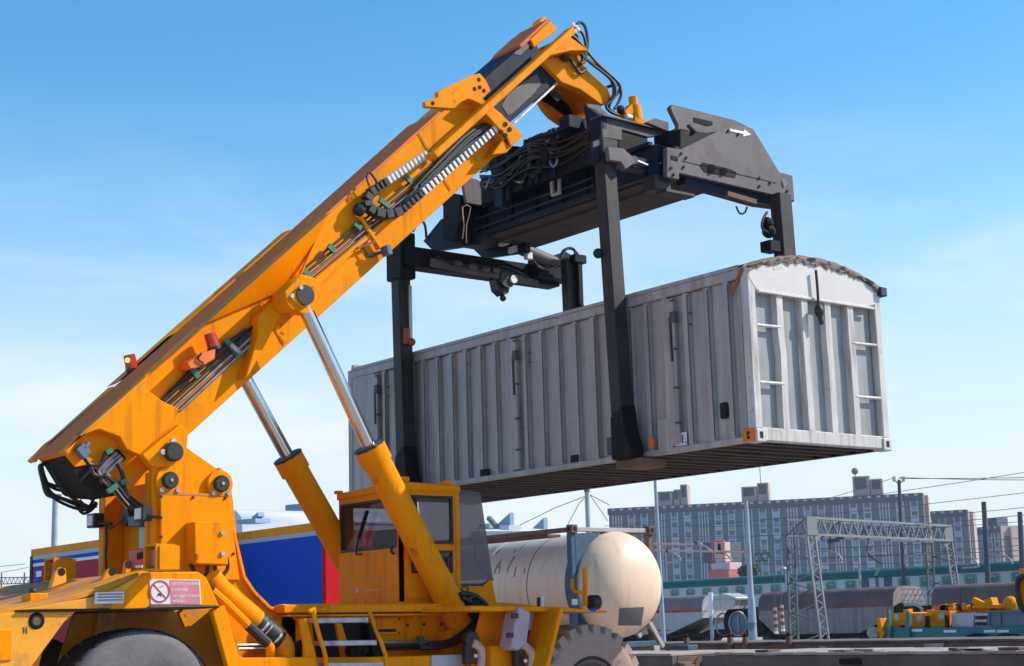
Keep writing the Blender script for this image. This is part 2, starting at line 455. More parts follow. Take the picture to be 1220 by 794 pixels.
OFF = {}
def tag(o, label=None, cat=None, group=None, kind=None):
    if label: o['label'] = label
    if cat: o['category'] = cat
    if group: o['group'] = group
    if kind: o['kind'] = kind
    return o
def thing(name, label, cat, loc, group=None):
    o = bpy.data.objects.new(name, None)
    o.empty_display_size = 0.3
    COL.objects.link(o)
    o.location = loc
    OFF[o] = Vector(loc)
    return tag(o, label, cat, group)
def part(name, mats, parent, mb, bevel=0.0, label=None, angle=35):
    off = OFF[parent]
    o = bpy.data.objects.new(name, mb.mesh(name, mats, off, bevel, angle))
    COL.objects.link(o)
    o.parent = parent
    OFF[o] = off
    if label: o['label'] = label
    return o
def solo(name, mats, mb, label, cat, loc, group=None, bevel=0.0, kind=None, angle=35):
    o = bpy.data.objects.new(name, mb.mesh(name, mats, loc, bevel, angle))
    COL.objects.link(o)
    o.location = loc
    OFF[o] = Vector(loc)
    return tag(o, label, cat, group, kind)
def twin(name, src, parent, loc):
    """another piece sharing src's mesh, moved by loc from it"""
    o = bpy.data.objects.new(name, src.data)
    COL.objects.link(o)
    o.parent = parent
    o.location = loc
    OFF[o] = OFF[parent]
    return o
def copy_tree(o, parent=None):
    c = o.copy()
    COL.objects.link(c)
    c.parent = parent
    for ch in o.children: copy_tree(ch, c)
    return c
def text_mesh(name, body, mats, parent, org, u, w, size, align='LEFT', depth=0.002):
    """flat lettering with origin org, reading direction u, up direction w"""
    cu = bpy.data.curves.new(name, 'FONT')
    cu.body = body
    cu.size = size
    cu.align_x = align
    cu.extrude = depth
    tmp = bpy.data.objects.new(name, cu)
    me = bpy.data.meshes.new_from_object(tmp)
    bpy.data.objects.remove(tmp)
    u, w = Vector(u).normalized(), Vector(w).normalized()
    n = u.cross(w)
    off = OFF[parent]
    for v in me.vertices:
        p = Vector(org) + u * v.co.x + w * v.co.y + n * v.co.z
        v.co = p - off
    me.materials.clear()
    me.materials.append(mats)
    o = bpy.data.objects.new(name, me)
    COL.objects.link(o)
    o.parent = parent
    OFF[o] = off
    return o
def lerp(a, b, t): return tuple(p + (q - p) * t for p, q in zip(a, b))

# ------------------------------------------------------------------ ground
g = MB()
g.add([(-1500, -1500, 0), (1500, -1500, 0), (1500, 1500, 0), (-1500, 1500, 0)], [(0, 1, 2, 3)])
solo('ground', M_GND, g, None, None, (0, 0, 0), kind='structure')

hz = MB().box(-1600, 1600, -1600, 1600, -1.0, 48.0)
hm = bpy.data.materials.new('haze')
hm.use_nodes = True
hn = hm.node_tree.nodes
hn.clear()
ho = hn.new('ShaderNodeOutputMaterial')
hv = hn.new('ShaderNodeVolumePrincipled')
hv.inputs['Color'].default_value = (0.86, 0.92, 1.0, 1)
hv.inputs['Density'].default_value = 0.00018
hm.node_tree.links.new(hv.outputs['Volume'], ho.inputs['Volume'])
solo('haze', hm, hz, None, None, (0, 0, 0), kind='stuff')

# ================================================================== the lifted container
CZ, CT = 3.86, 6.02
CY = 4.57
ct = thing('freight_container', 'long grey ribbed container with an arched roof, held up by the black lifting frame', 'container', (0, 0, CZ))
YB = [3.80, 3.47, 3.05, 2.71, 2.36, 1.98, 1.61, 1.25, 0.88, 0.52, 0.17, -0.19, -0.56, -0.93, -1.31, -1.69, -2.07, -2.42, -2.76, -3.12, -3.50, -3.87, -4.22, -4.43]
rnd = random.Random(4)
for i in range(len(YB) - 1):
    a, b = YB[i], YB[i + 1]
    p = a - b
    d = 0.058 + rnd.uniform(-0.006, 0.004)
    m = MB()
    prof = [(-1.25, a), (-1.25 + d + 0.012, a - 0.008), (-1.25 + d + 0.012, a - 0.022), (-1.25 + d, a - 0.03), (-1.25 + d, a - 0.62 * p), (-1.25, a - 0.76 * p), (-1.25, b + 0.001), (-1.16, b + 0.001), (-1.16, a)]
    dz = 0.012 if i % 3 else 0.02
    m.prism(prof, 'z', CZ + 0.07, CT - 0.16 + dz)
    part('side_panel', M_CONT, ct, m)
m = MB().prism([(-1.25, 4.45), (-1.25, 3.803), (-1.16, 3.803), (-1.16, 4.45)], 'z', CZ + 0.07, CT - 0.14)
part('side_panel', M_CONT, ct, m, 0.004)
# dark strips painting in the grime and shade of the panel grooves
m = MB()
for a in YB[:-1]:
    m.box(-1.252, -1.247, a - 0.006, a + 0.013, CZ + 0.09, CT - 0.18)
part('seam_shade_strip', M_CONTG, ct, m)
m = MB().box(-1.262, -1.15, -4.44, 4.45, CT - 0.14, CT - 0.02).box(-1.275, -1.10, -4.44, 4.45, CT - 0.02, CT + 0.03)
part('top_rail', M_CONT, ct, m, 0.006)
m = MB().box(-1.256, -1.14, -4.44, 4.45, CZ, CZ + 0.068)
part('bottom_rail', M_CONT, ct, m, 0.004)
m = MB().box(1.15, 1.25, -4.44, 4.45, CZ, CT)
part('far_side_wall', M_CONT, ct, m, 0.006)
m = MB().box(-1.2, 1.2, 4.48, 4.55, CZ + 0.1, CT + 0.1)
part('rear_wall', M_CONT, ct, m)
for x0 in (-1.262, 1.132):
    part('corner_post', M_CONT, ct, MB().box(x0, x0 + 0.13, 4.45, 4.57, CZ, CT), 0.008)
# near end frame
part('corner_post', [M_CONTE, M_CONT], ct, MB().box(-1.262, -1.13, -4.57, -4.44, CZ + 0.15, CT), 0.01)
part('corner_post', M_CONTE, ct, MB().box(1.13, 1.255, -4.57, -4.44, CZ + 0.15, CT - 0.1), 0.01)
part('end_sill', M_CONTE, ct, MB().box(-1.13, 1.13, -4.565, -4.44, CZ + 0.005, CZ + 0.17), 0.012)
def arch(x, rise=0.24): return CT - 0.01 + rise * (1 - (x / 1.26) ** 2)
top = [(-1.25 + 2.5 * i / 16, arch(-1.25 + 2.5 * i / 16) - 0.05) for i in range(17)]
part('end_header', M_CONTH, ct, MB().prism([(1.25, CT - 0.12), (1.12, CT - 0.26), (0.9, CT - 0.31), (-1.1, CT - 0.31), (-1.25, CT - 0.15)] + top, 'y', -4.575, -4.43), 0.012)
part('header_trim', M_CONTH, ct, MB().bar((-1.1, -4.58, CT - 0.305), (1.1, -4.58, CT - 0.305), 0.03, 0.035), 0.006)
rx = [-1.13, -0.70, -0.24, 0.20, 0.64, 1.13]
for i in range(5):
    bow = 0.012
    part('end_panel', M_CONTP, ct, MB().box(rx[i] + (0.03 if i else 0), rx[i + 1] - 0.03, -4.48, -4.45, CZ + 0.16, CT - 0.28), 0.004)
dents = [0.022, -0.004, 0.006, 0.010]
for i, x in enumerate(rx[1:5]):
    m = MB()
    zz = [CZ + 0.16, CZ + 0.5, CZ + 1.1, CZ + 1.35, CT - 0.3]
    dx = [0, 0.003, dents[i], -0.002, 0]
    for k in range(4):
        x0, x1 = x + dx[k], x + dx[k + 1]
        w = 0.055
        m.hexa([(x0 - w, -4.565, zz[k]), (x0 + w, -4.565, zz[k]), (x0 + w + 0.02, -4.46, zz[k]), (x0 - w - 0.02, -4.46, zz[k])],
               [(x1 - w, -4.565, zz[k + 1]), (x1 + w, -4.565, zz[k + 1]), (x1 + w + 0.02, -4.46, zz[k + 1]), (x1 - w - 0.02, -4.46, zz[k + 1])])
    part('end_rib', M_CONTE, ct, m, angle=20)
for xa, xb, z in ((-1.13, -0.70, CZ + 1.43), (-1.13, -0.70, CZ + 0.72), (0.64, 1.13, CZ + 1.36), (0.64, 1.13, CZ + 0.66)):
    part('end_rung', M_CONTE, ct, MB().cyl((xa, -4.55, z), (xb, -4.55, z + 0.01), 0.022, 10))
for x in (-1.265, 1.1):
    c = part('corner_casting', M_CONTE, ct, MB().box(x, x + 0.165, -4.585, -4.40, CZ - 0.015, CZ + 0.148), 0.012)
    part('lock_slot', M_DARK, c, MB().box(x + 0.055, x + 0.11, -4.588, -4.57, CZ + 0.03, CZ + 0.11))
    c = part('corner_casting', M_CONT, ct, MB().box(x, x + 0.165, 4.40, 4.585, CZ - 0.015, CZ + 0.148), 0.012)
# roof
m = MB()
N = 16
for i in range(N):
    x0, x1 = -1.26 + 2.52 * i / N, -1.26 + 2.52 * (i + 1) / N
    m.hexa([(x0, -4.42, arch(x0) - 0.03), (x1, -4.42, arch(x1) - 0.03), (x1, 4.55, arch(x1) - 0.03), (x0, 4.55, arch(x0) - 0.03)],
           [(x0, -4.42, arch(x0)), (x1, -4.42, arch(x1)), (x1, 4.55, arch(x1)), (x0, 4.55, arch(x0))])
part('roof', M_ROOF, ct, m)
# crinkled tarpaulin edge folded over the near end
m = MB()
rr = random.Random(9)
N = 54
pts = []
for i in range(N + 1):
    x = -1.29 + 2.58 * i / N
    z = arch(max(-1.26, min(1.26, x))) + 0.012
    j = rr.uniform(-0.022, 0.022)
    hang = 0.10 + rr.uniform(-0.02, 0.03) - 0.03 * abs(x)
    if x > 1.1: hang += 0.05
    pts.append([(x, -4.30, z + 0.01), (x, -4.57, z + 0.012 + j * 0.4), (x, -4.60 + j, z - 0.02), (x + j, -4.60 - j * 1.3, z - hang * 0.6), (x - j, -4.59 + j, z - hang)])
vs = [p for r_ in pts for p in r_]
fs = []
for i in range(N):
    for k in range(4):
        a = i * 5 + k
        fs.append((a, a + 1, a + 6, a + 5))
m.add(vs, fs)
part('tarpaulin_edge', M_TARP, ct, m, angle=60)
# strap, hook and small fittings on the end
part('hanging_strap', M_PIN, ct, MB().tube([(-0.056, -4.63, 6.087), (-0.048, -4.63, 5.837), (-0.054, -4.63, 5.608), (-0.08, -4.63, 5.497)], 0.018, 8))
part('strap_hook', M_BLK, ct, MB().ball((-0.08, -4.66, 5.55), 0.075, 10, sc=(0.8, 0.8, 1.2)).cyl((-0.08, -4.66, 5.50), (-0.04, -4.66, 5.38), 0.03, 8))
part('lock_box', M_BLK, ct, MB().box(1.20, 1.33, -4.64, -4.50, CT - 0.13, CT - 0.01), 0.01)
part('orange_strap', M_STRAP, ct, MB().bar((-1.275, -4.30, CT - 0.34), (-1.275, -4.50, CT - 0.03), 0.045, 0.02, up=(1, 0, 0)))
# side fittings: three door bars with handles
for yb in (3.66, 0.02, -3.26):
    b = part('door_bar', M_CONT, ct, MB().cyl((-1.275, yb, CZ + 0.12), (-1.275, yb, CT - 0.42), 0.022, 8).box(-1.262, -1.2, yb + 0.015, yb + 0.16, CZ + 0.09, CT - 0.17))
    part('handle_plate', M_CONT, b, MB().prism([(yb + 0.13, CT - 0.22), (yb - 0.01, CT - 0.22), (yb - 0.01, CT - 0.44), (yb + 0.05, CT - 0.47), (yb + 0.13, CT - 0.40)], 'x', -1.285, -1.26), 0.004)
    part('handle', M_PIN, b, MB().bar((-1.30, yb + 0.04, CT - 0.42), (-1.30, yb + 0.03, CT - 1.0), 0.03, 0.02))
    part('bar_keeper', M_CONTG, b, MB().box(-1.315, -1.25, yb - 0.05, yb + 0.03, CT - 0.50, CT - 0.36))
    part('bar_keeper', M_CONTG, b, MB().box(-1.305, -1.26, yb - 0.03, yb + 0.03, CT - 0.22, CT - 0.20))
    for z in (0.35, 0.8, 1.3): part('bar_bracket', M_CONTG, b, MB().box(-1.305, -1.25, yb - 0.03, yb + 0.03, CZ + z, CZ + z + 0.03))
    part('bolt', M_CONTG, b, MB().cyl((-1.22, yb - 0.27, CT - 0.42), (-1.26, yb - 0.27, CT - 0.42), 0.012, 6).cyl((-1.22, yb - 0.27, CT - 0.56), (-1.26, yb - 0.27, CT - 0.56), 0.012, 6))
part('socket_hole', M_DARK, ct, MB().box(-1.262, -1.2, -4.09, -3.97, CZ + 0.33, CZ + 0.53), 0.02)
part('forklift_pocket', M_DARK, ct, MB().box(-1.262, -1.2, -1.27, -1.11, CZ + 0.07, CZ + 0.17))
part('forklift_pocket', M_DARK, ct, MB().box(-1.262, -1.2, 0.80, 0.96, CZ + 0.07, CZ + 0.17))
part('repair_patch', M_CONTG, ct, MB().box(-1.257, -1.2, -2.04, -1.86, CZ + 0.1, CZ + 0.33))
part('repair_patch', M_CONT, ct, MB().box(-1.262, -1.2, -3.06, -2.86, CZ + 0.03, CZ + 0.45), 0.004)
part('orange_placard', M_ORANGE, ct, MB().box(-1.272, -1.262, -4.56, -4.35, CZ + 0.0, CZ + 0.155))
part('orange_placard', M_ORANGE, ct, MB().box(-1.272, -1.25, -2.78, -2.68, CZ + 0.10, CZ + 0.23))
part('placard_mark', M_TEXT, ct, MB().box(-1.276, -1.272, -4.475, -4.43, CZ + 0.085, CZ + 0.12).box(-1.276, -1.272, -4.475, -4.43, CZ + 0.03, CZ + 0.065).box(-1.276, -1.272, -4.445, -4.43, CZ + 0.03, CZ + 0.12))
part('number_label', M_SIGNW, ct, MB().box(-1.256, -1.25, -3.38, -3.17, CZ + 0.075, CZ + 0.24))
text_mesh('number', '11.', M_TEXT, ct, (-1.259, -3.185, CZ + 0.10), (0, -1, 0), (0, 0, 1), 0.16)
# underside
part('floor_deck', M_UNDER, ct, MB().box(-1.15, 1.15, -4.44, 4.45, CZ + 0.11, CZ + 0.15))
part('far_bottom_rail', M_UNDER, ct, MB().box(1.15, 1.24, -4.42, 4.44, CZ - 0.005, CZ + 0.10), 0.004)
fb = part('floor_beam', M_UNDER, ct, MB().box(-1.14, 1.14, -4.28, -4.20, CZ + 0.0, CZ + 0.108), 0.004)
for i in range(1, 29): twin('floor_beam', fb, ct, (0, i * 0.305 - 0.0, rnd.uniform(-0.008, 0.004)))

# ================================================================== lifting frame (spreader)
sp = thing('lifting_frame', 'black steel lifting frame with four grapple legs gripping the grey container', 'lifting frame', (0, 0, 8.0))
def legseg(a, b, wx, wy):
    """column from a to b (corner at min x, max y), section wx by wy"""
    q = lambda p, s: [(p[0], p[1], p[2]), (p[0] + wx * s, p[1], p[2]), (p[0] + wx * s, p[1] - wy * s, p[2]), (p[0], p[1] - wy * s, p[2])]
    return MB().hexa(q(a, 1), q(b, 1.05))
XL = -1.53
# near rear leg
m = legseg((XL, -2.13, 8.02), (XL, -2.28, 4.05), 0.225, 0.20)
lg = part('grapple_leg', M_LEG, sp, m, 0.012)
part('leg_shoe', M_GRIME, lg, MB().prism([(-2.26, 4.4), (-2.49, 4.55), (-2.55, 4.15), (-2.62, 3.98), (-2.60, 3.84), (-2.26, 3.84)], 'x', XL - 0.01, XL + 0.245), 0.012)
part('lift_hook', M_RUST, lg, MB().box(XL + 0.1, -0.95, -2.68, -2.2, 3.73, 3.845), 0.015)
part('limit_switch', M_BLK, lg, MB().ball((XL - 0.03, -2.18, 6.62), 0.07, 10))
# far rear leg
m = legseg((XL, 2.86, 8.0), (XL, 2.76, 4.05), 0.225, 0.22)
lg = part('grapple_leg', M_LEG, sp, m, 0.012)
part('leg_shoe', M_GRIME, lg, MB().prism([(2.79, 4.4), (2.54, 4.55), (2.48, 4.12), (2.43, 3.98), (2.45, 3.84), (2.79, 3.84)], 'x', XL - 0.01, XL + 0.245), 0.012)
part('lift_hook', M_RUST, lg, MB().box(XL + 0.1, -0.95, 2.36, 2.8, 3.73, 3.845), 0.015)
part('leg_head', M_GRIME, lg, MB().box(XL - 0.03, XL + 0.26, 2.5, 2.93, 7.2, 7.95), 0.02)
part('inner_slide', M_PIPE, lg, MB().box(XL + 0.15, XL + 0.21, 2.56, 2.62, 6.2, 7.1))
part('rusty_fitting', M_STRAP, lg, MB().cyl((XL + 0.10, 2.57, 6.15), (XL + 0.10, 2.57, 6.40), 0.06, 10).ball((XL + 0.16, 2.52, 6.18), 0.065, 10))
# front legs
FX = 1.34
m = legseg((FX, -2.66, 7.75), (FX, -2.72, 4.05), 0.26, 0.20)
lg = part('grapple_leg', M_LEG, sp, m, 0.012)
m = legseg((FX, 2.05, 7.75), (FX, 2.0, 4.05), 0.22, 0.16)
lg = part('grapple_leg', M_LEG, sp, m, 0.012)
# main beam
part('main_beam', M_NAVY, sp, MB().box(-0.52, 0.78, -2.3, 2.0, 7.86, 8.30), 0.02)
part('beam_flange', M_NAVY, sp, MB().box(-0.60, -0.521, -2.25, 1.95, 8.27, 8.33).box(-0.60, -0.521, -2.28, 1.98, 7.83, 7.89), 0.006)
part('telescopic_beam', M_NAVY, sp, MB().box(-0.42, 0.36, 2.0, 2.75, 7.90, 8.22), 0.015)
part('telescopic_beam', M_NAVY, sp, MB().box(-0.42, 0.36, -2.57, -2.3, 7.90, 8.22), 0.015)
part('gusset', M_NAVY, sp, MB().prism([(3.227, 8.06), (2.716, 8.319), (2.274, 8.304), (1.665, 8.29), (1.8, 7.703), (2.946, 7.83)], 'x', -0.62, -0.5), 0.008)
part('gusset', M_NAVY, sp, MB().prism([(3.227, 8.06), (2.716, 8.319), (2.274, 8.304), (1.665, 8.29), (1.8, 7.703), (2.946, 7.83)], 'x', 0.4, 0.5), 0.008)
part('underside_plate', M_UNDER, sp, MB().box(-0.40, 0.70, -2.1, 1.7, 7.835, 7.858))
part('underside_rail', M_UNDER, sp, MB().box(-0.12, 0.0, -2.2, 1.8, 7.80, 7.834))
# far bracket with lugs and grease lines
b = part('beam_bracket', M_GRIME, sp, MB().prism([(2.275, 8.54), (2.319, 8.607), (2.225, 8.627), (1.712, 8.436), (1.721, 8.219), (1.874, 7.732), (2.21, 7.803), (2.19, 8.353)], 'x', -0.95, -0.60), 0.012)
part('lug_plate', M_PLATE, b, MB().prism([(-0.95, 8.55), (-0.9, 8.72), (-0.7, 8.72), (-0.1, 8.50), (-0.1, 8.3), (-0.9, 8.3)], 'y', 1.62, 1.68), 0.006)
part('grease_line', M_FLESH, b, MB().tube([(-0.97, 1.654, 7.713), (-0.97, 1.601, 7.931), (-0.97, 1.635, 8.223), (-0.97, 1.416, 8.172), (-0.97, 1.536, 7.916), (-0.97, 1.547, 7.623)], 0.010, 6, 2))
# far cross beam with fittings
b = part('cross_beam', M_GRIME, sp, MB().box(-1.5, 1.62, 2.40, 2.72, 7.38, 7.70), 0.015)
part('cross_beam_face', M_PLATE, b, MB().prism([(-1.088, 7.536), (0.605, 7.473), (1.103, 7.415), (1.099, 7.329), (0.565, 7.34), (-1.091, 7.399)], 'y', 2.33, 2.39), 0.006)
part('work_lamp', M_BLK, b, MB().cyl((0.42, 2.3, 7.36), (0.42, 2.62, 7.36), 0.15, 14).prism([(0.24, 7.36), (0.28, 7.18), (0.40, 7.10), (0.48, 7.14), (0.56, 7.36)], 'y', 2.38, 2.58).ball((0.42, 2.45, 7.06), 0.055, 8))
part('lamp_glass', M_WHITE, b, MB().cyl((0.52, 2.26, 7.36), (0.52, 2.3, 7.36), 0.07, 12))
part('telescope_cylinder', M_PLATE, b, MB().cyl((0.60, 2.15, 7.86), (1.30, 2.15, 7.70), 0.11, 16))
part('valve_cluster', M_WHITE, b, MB().box(0.35, 0.5, 2.0, 2.2, 7.75, 7.86).box(0.6, 0.72, 2.0, 2.1, 7.66, 7.78).box(0.15, 0.24, 2.0, 2.2, 7.85, 7.98), 0.01)
part('end_bracket', M_NAVY, b, MB().prism([(1.0, 7.45), (1.9, 7.45), (1.9, 7.85), (1.6, 7.95), (1.25, 7.8), (1.0, 7.78)], 'y', 2.2, 2.5), 0.012)
part('valve_block', M_GRIME, b, MB().box(1.50, 1.60, 1.78, 1.88, 6.95, 7.75).box(1.42, 1.68, 1.76, 1.9, 7.66, 7.80).ball((1.55, 1.80, 6.92), 0.06, 8), 0.01)
for k, q in enumerate(([(1.23, 1.9, 7.752), (1.308, 1.9, 7.876), (1.492, 1.9, 7.913), (1.634, 1.9, 7.801), (1.665, 1.9, 7.661), (1.549, 1.9, 7.546)], [(1.187, 1.85, 7.722), (1.34, 1.85, 7.898), (1.503, 1.85, 7.876), (1.439, 1.85, 7.681)])):
    part('hose', M_BLK, b, MB().tube(q, 0.022, 7))
part('hose', M_BLK, b, MB().tube([(0.754, 2.1, 7.919), (0.782, 2.1, 7.709), (0.937, 2.1, 7.585), (1.172, 2.1, 7.613), (1.396, 2.1, 7.741)], 0.018, 7))
part('hose', M_BLK, b, MB().tube([(-1.112, 2.8, 8.064), (-0.976, 2.8, 8.265), (-0.878, 2.8, 8.208), (-0.85, 2.8, 7.987)], 0.022, 7))
# centre: turntable, tilt frame, motors
b = part('tilt_frame', M_GRIME, sp, MB().box(-0.78, 0.62, -1.35, 1.25, 8.36, 8.52).box(-0.86, -0.74, -1.5, 1.3, 8.2, 8.62), 0.012)
part('turntable', M_GRIME, sp, MB().lathe([(0.05, 8.5), (0.62, 8.5), (0.66, 8.56), (0.66, 8.74), (0.60, 8.80), (0.52, 8.82), (0.50, 9.02), (0.05, 9.02)], (-0.05, 0, 0), 'z', 32))
part('turntable_gear', M_PIN, sp, MB().lathe([(0.70, 8.60), (0.74, 8.61), (0.74, 8.68), (0.70, 8.69)], (-0.05, 0, 0), 'z', 40))
part('rotator_motor', M_GRIME, b, MB().cyl((-0.62, 0.75, 8.5), (-0.62, 0.75, 9.0), 0.16, 12), 0.012)
part('rotator_motor', M_GRIME, b, MB().cyl((-0.55, 0.2, 8.5), (-0.55, 0.2, 8.92), 0.14, 12), 0.012)
part('valve_box', M_GRIME, b, MB().box(-0.75, -0.35, -0.6, -0.2, 8.5, 8.85), 0.012)
part('pale_motor', M_RAILW, b, MB().cyl((-1.0, 1.12, 8.70), (-0.95, 1.0, 8.92), 0.12, 14))
part('hanger_arm', M_NAVY, sp, MB().prism([(1.061, 8.974), (0.806, 8.948), (0.639, 8.452), (0.639, 8.002), (0.846, 8.049), (0.869, 8.481)], 'x', -0.95, -0.80), 0.01)
part('hanger_arm', M_NAVY, sp, MB().prism([(0.579, 8.849), (0.476, 8.822), (0.552, 8.087), (0.634, 8.106)], 'x', -0.90, -0.84), 0.008)
part('hanger_clamp', M_GRIME, sp, MB().prism([(0.806, 8.494), (0.453, 8.447), (0.438, 8.324), (0.792, 8.344)], 'x', -1.0, -0.8), 0.012)
part('guide_bracket', M_RAILW, sp, MB().prism([(-0.255, 8.277), (-0.313, 8.263), (-0.319, 8.004), (-0.435, 8.002), (-0.447, 8.23), (-0.486, 8.221), (-0.472, 7.968), (-0.278, 7.975)], 'x', -0.76, -0.72))
part('rotator_plate', M_NAVY, sp, MB().prism([(0.561, 8.923), (0.004, 9.013), (-0.97, 9.006), (-1.136, 8.643), (-1.213, 8.359), (0.037, 8.341), (0.608, 8.349)], 'x', -0.72, -0.60), 0.01)
part('rotator_housing', M_GRIME, sp, MB().box(-0.6, 0.35, -1.25, 0.95, 8.52, 8.93).box(-0.5, 0.3, -0.9, 0.4, 8.9, 9.1), 0.02)
rr = random.Random(21)
for k in range(14):
    y0 = rr.uniform(-0.9, 0.9)
    P0 = (-0.80, y0, rr.uniform(8.45, 8.9))
    P1 = (-0.9 - rr.uniform(0, 0.1), y0 + rr.uniform(-0.3, 0.3), rr.uniform(8.25, 8.5))
    P2 = (-0.80, y0 + rr.uniform(-0.7, 0.7), rr.uniform(8.4, 8.95))
    part('hose', M_BLK if k % 3 else M_PIPE, b, MB().tube([P0, P1, P2], 0.02, 6))
for k in range(8):
    y0 = rr.uniform(-0.8, 0.9)
    part('hydraulic_fitting', M_PIPE if k % 2 else M_PIN, b, MB().cyl((-0.80, y0, 8.55 + rr.uniform(-0.1, 0.3)), (-0.92, y0 + 0.02, 8.55 + rr.uniform(-0.1, 0.3)), 0.035, 8))
for k, q in enumerate(([(-0.95, -0.078, 8.878), (-0.95, -0.238, 8.888), (-0.95, -0.433, 8.861), (-0.95, -0.665, 8.837)], [(-0.95, 0.005, 8.822), (-0.95, -0.234, 8.811), (-0.95, -0.468, 8.774)])):
    part('hose', M_BLK, b, MB().tube(q, 0.02, 6))
# near upper frame
b = part('upper_frame', M_PLATE, sp, MB().prism([(-0.894, 8.817), (0.384, 8.792), (0.383, 8.766), (-0.009, 8.66), (-0.513, 8.685), (-0.522, 8.521), (-0.889, 8.508)], 'y', -1.62, -1.54), 0.006)
part('frame_flange', M_PLATE, b, MB().prism([(-0.92, 8.837), (0.403, 8.815), (0.401, 8.789), (-0.921, 8.806)], 'y', -1.68, -1.40), 0.004)
part('frame_side', M_NAVY, b, MB().prism([(-1.261, 9.074), (-1.386, 9.001), (-1.629, 8.795), (-1.611, 8.478), (-1.449, 8.497), (-1.317, 8.757)], 'x', -0.92, -0.80), 0.006)
part('frame_hump', M_PLATE, b, MB().prism([(-0.901, 9.088), (-0.66, 9.108), (-0.457, 8.98), (-0.504, 8.705), (-0.795, 8.654)], 'y', -1.32, -1.22), 0.008)
part('frame_box', M_GRIME, b, MB().box(-0.8, 0.5, -1.53, -1.1, 8.34, 8.52).box(-0.8, -0.5, -1.53, -1.2, 8.3, 8.84), 0.01)
part('frame_crosspiece', M_PLATE, b, MB().prism([(-0.871, 8.372), (-0.134, 8.611), (-0.141, 8.497), (-0.589, 8.297)], 'y', -1.2, -1.1))
part('frame_cap', M_PLATE, b, MB().prism([(-0.347, 8.733), (-0.17, 8.827), (0.101, 8.813), (0.092, 8.673)], 'y', -1.95, -1.88), 0.005)
part('dark_column', M_GRIME, b, MB().box(0.02, 0.3, -2.2, -1.7, 7.95, 8.65), 0.01)
part('side_shift_rod', M_CHROME, b, MB().cyl([(-0.933, -2.3, 7.977)][0], [(-0.622, -2.3, 7.931)][0], 0.035, 10))
part('rod_pin', M_STEEL, b, MB().cyl([(-1.06, -2.42, 7.938)][0], [(-0.948, -2.3, 7.987)][0], 0.06, 12))
part('damper', M_NAVY, b, MB().cyl([(-0.587, -2.35, 7.972)][0], [(-0.558, -2.35, 7.664)][0], 0.11, 14))
part('damper_eye', M_RAILW, b, MB().cyl([(-0.665, -2.46, 7.61)][0], [(-0.453, -2.24, 7.695)][0], 0.06, 12))
b2 = part('leg_bracket', M_PLATE, sp, MB().prism([(-1.557, 8.032), (-1.268, 8.057), (-1.105, 7.966), (-1.039, 7.905), (-1.254, 7.765), (-1.325, 7.859), (-1.536, 7.848)], 'y', -2.46, -2.38), 0.008)
part('leg_block', M_NAVY, sp, MB().box(-1.60, -0.521, -2.30, -2.08, 7.88, 8.05), 0.012)
part('leg_head', M_LEG, sp, MB().box(-1.56, -1.28, -2.36, -2.10, 7.98, 8.20), 0.012)
part('bracket_lug', M_RAILW, sp, MB().prism([(-1.594, 8.162), (-1.38, 8.198), (-1.386, 8.091), (-1.493, 8.073), (-1.49, 8.132), (-1.598, 8.079)], 'y', -2.3, -2.2), 0.004)
# yellow valve on top
b2 = part('valve_tower', M_YEL, sp, MB().cyl([(0.431, -0.9, 9.2)][0], [(0.409, -0.9, 9.408)][0], 0.11, 12).cyl([(0.409, -0.9, 9.408)][0], [(0.4, -0.9, 9.552)][0], 0.07, 10).box(*[0.34, 0.62, -1.0, -0.8, 8.98, 9.2]))
part('valve_body', M_YEL, sp, MB().bar([(0.195, -0.9, 9.223)][0], [(0.356, -0.9, 9.371)][0], 0.14, 0.12), 0.01)
part('valve_cap', M_WHITE, sp, MB().cyl([(0.152, -1, 9.174)][0], [(0.254, -1, 9.18)][0], 0.04, 10))
part('valve_knob', M_BLK, sp, MB().ball([(0.149, -0.9, 9.307)][0], 0.07, 8))
# near end plate
e = part('end_plate', M_PLATE, sp, MB().prism([(-0.657, 8.131), (-0.386, 8.141), (0.677, 8.693), (1.091, 8.704), (1.599, 8.13), (1.877, 8.123), (1.887, 7.73), (1.647, 7.758), (-0.441, 7.796), (-0.447, 7.699), (-0.684, 7.698)], 'y', -2.66, -2.58), 0.008)
part('back_plate', M_PLATE, sp, MB().prism([(-0.226, 8.866), (-0.174, 8.926), (1.11, 8.922), (1.44, 8.852), (1.001, 8.635), (-0.02, 8.273), (-0.184, 8.271), (-0.078, 8.634)], 'y', -2.32, -2.24), 0.008)
part('plate_slot', M_DARK, e, MB().prism([(-0.043, 7.967), (0.009, 8.018), (0.59, 8.008), (0.689, 7.974), (0.649, 7.894), (0.049, 7.885)], 'y', -2.668, -2.655))
part('slot_pin', M_PIN, e, MB().cyl([(0.165, -2.69, 7.947)][0], [(0.258, -2.6, 7.985)][0], 0.06, 10).cyl([(0.397, -2.69, 7.948)][0], [(0.492, -2.6, 7.985)][0], 0.05, 10))
part('plate_window', M_DARK, e, MB().prism([(-0.585, 8.023), (-0.458, 8.02), (-0.462, 7.959), (-0.589, 7.963)], 'y', -2.668, -2.655))
part('plate_hole', M_WHITE, e, MB().cyl([(1.658, -2.668, 7.976)][0], [(1.667, -2.66, 7.979)][0], 0.055, 14))
part('lug_hole', M_WHITE, e, MB().cyl([(-0.189, -2.328, 8.853)][0], [(-0.171, -2.31, 8.862)][0], 0.03, 10))
part('plate_cutout', M_DARK, e, MB().prism([(0.235, 8.806), (0.606, 8.81), (0.602, 8.759), (0.498, 8.728), (0.23, 8.743)], 'y', -2.33, -2.31))
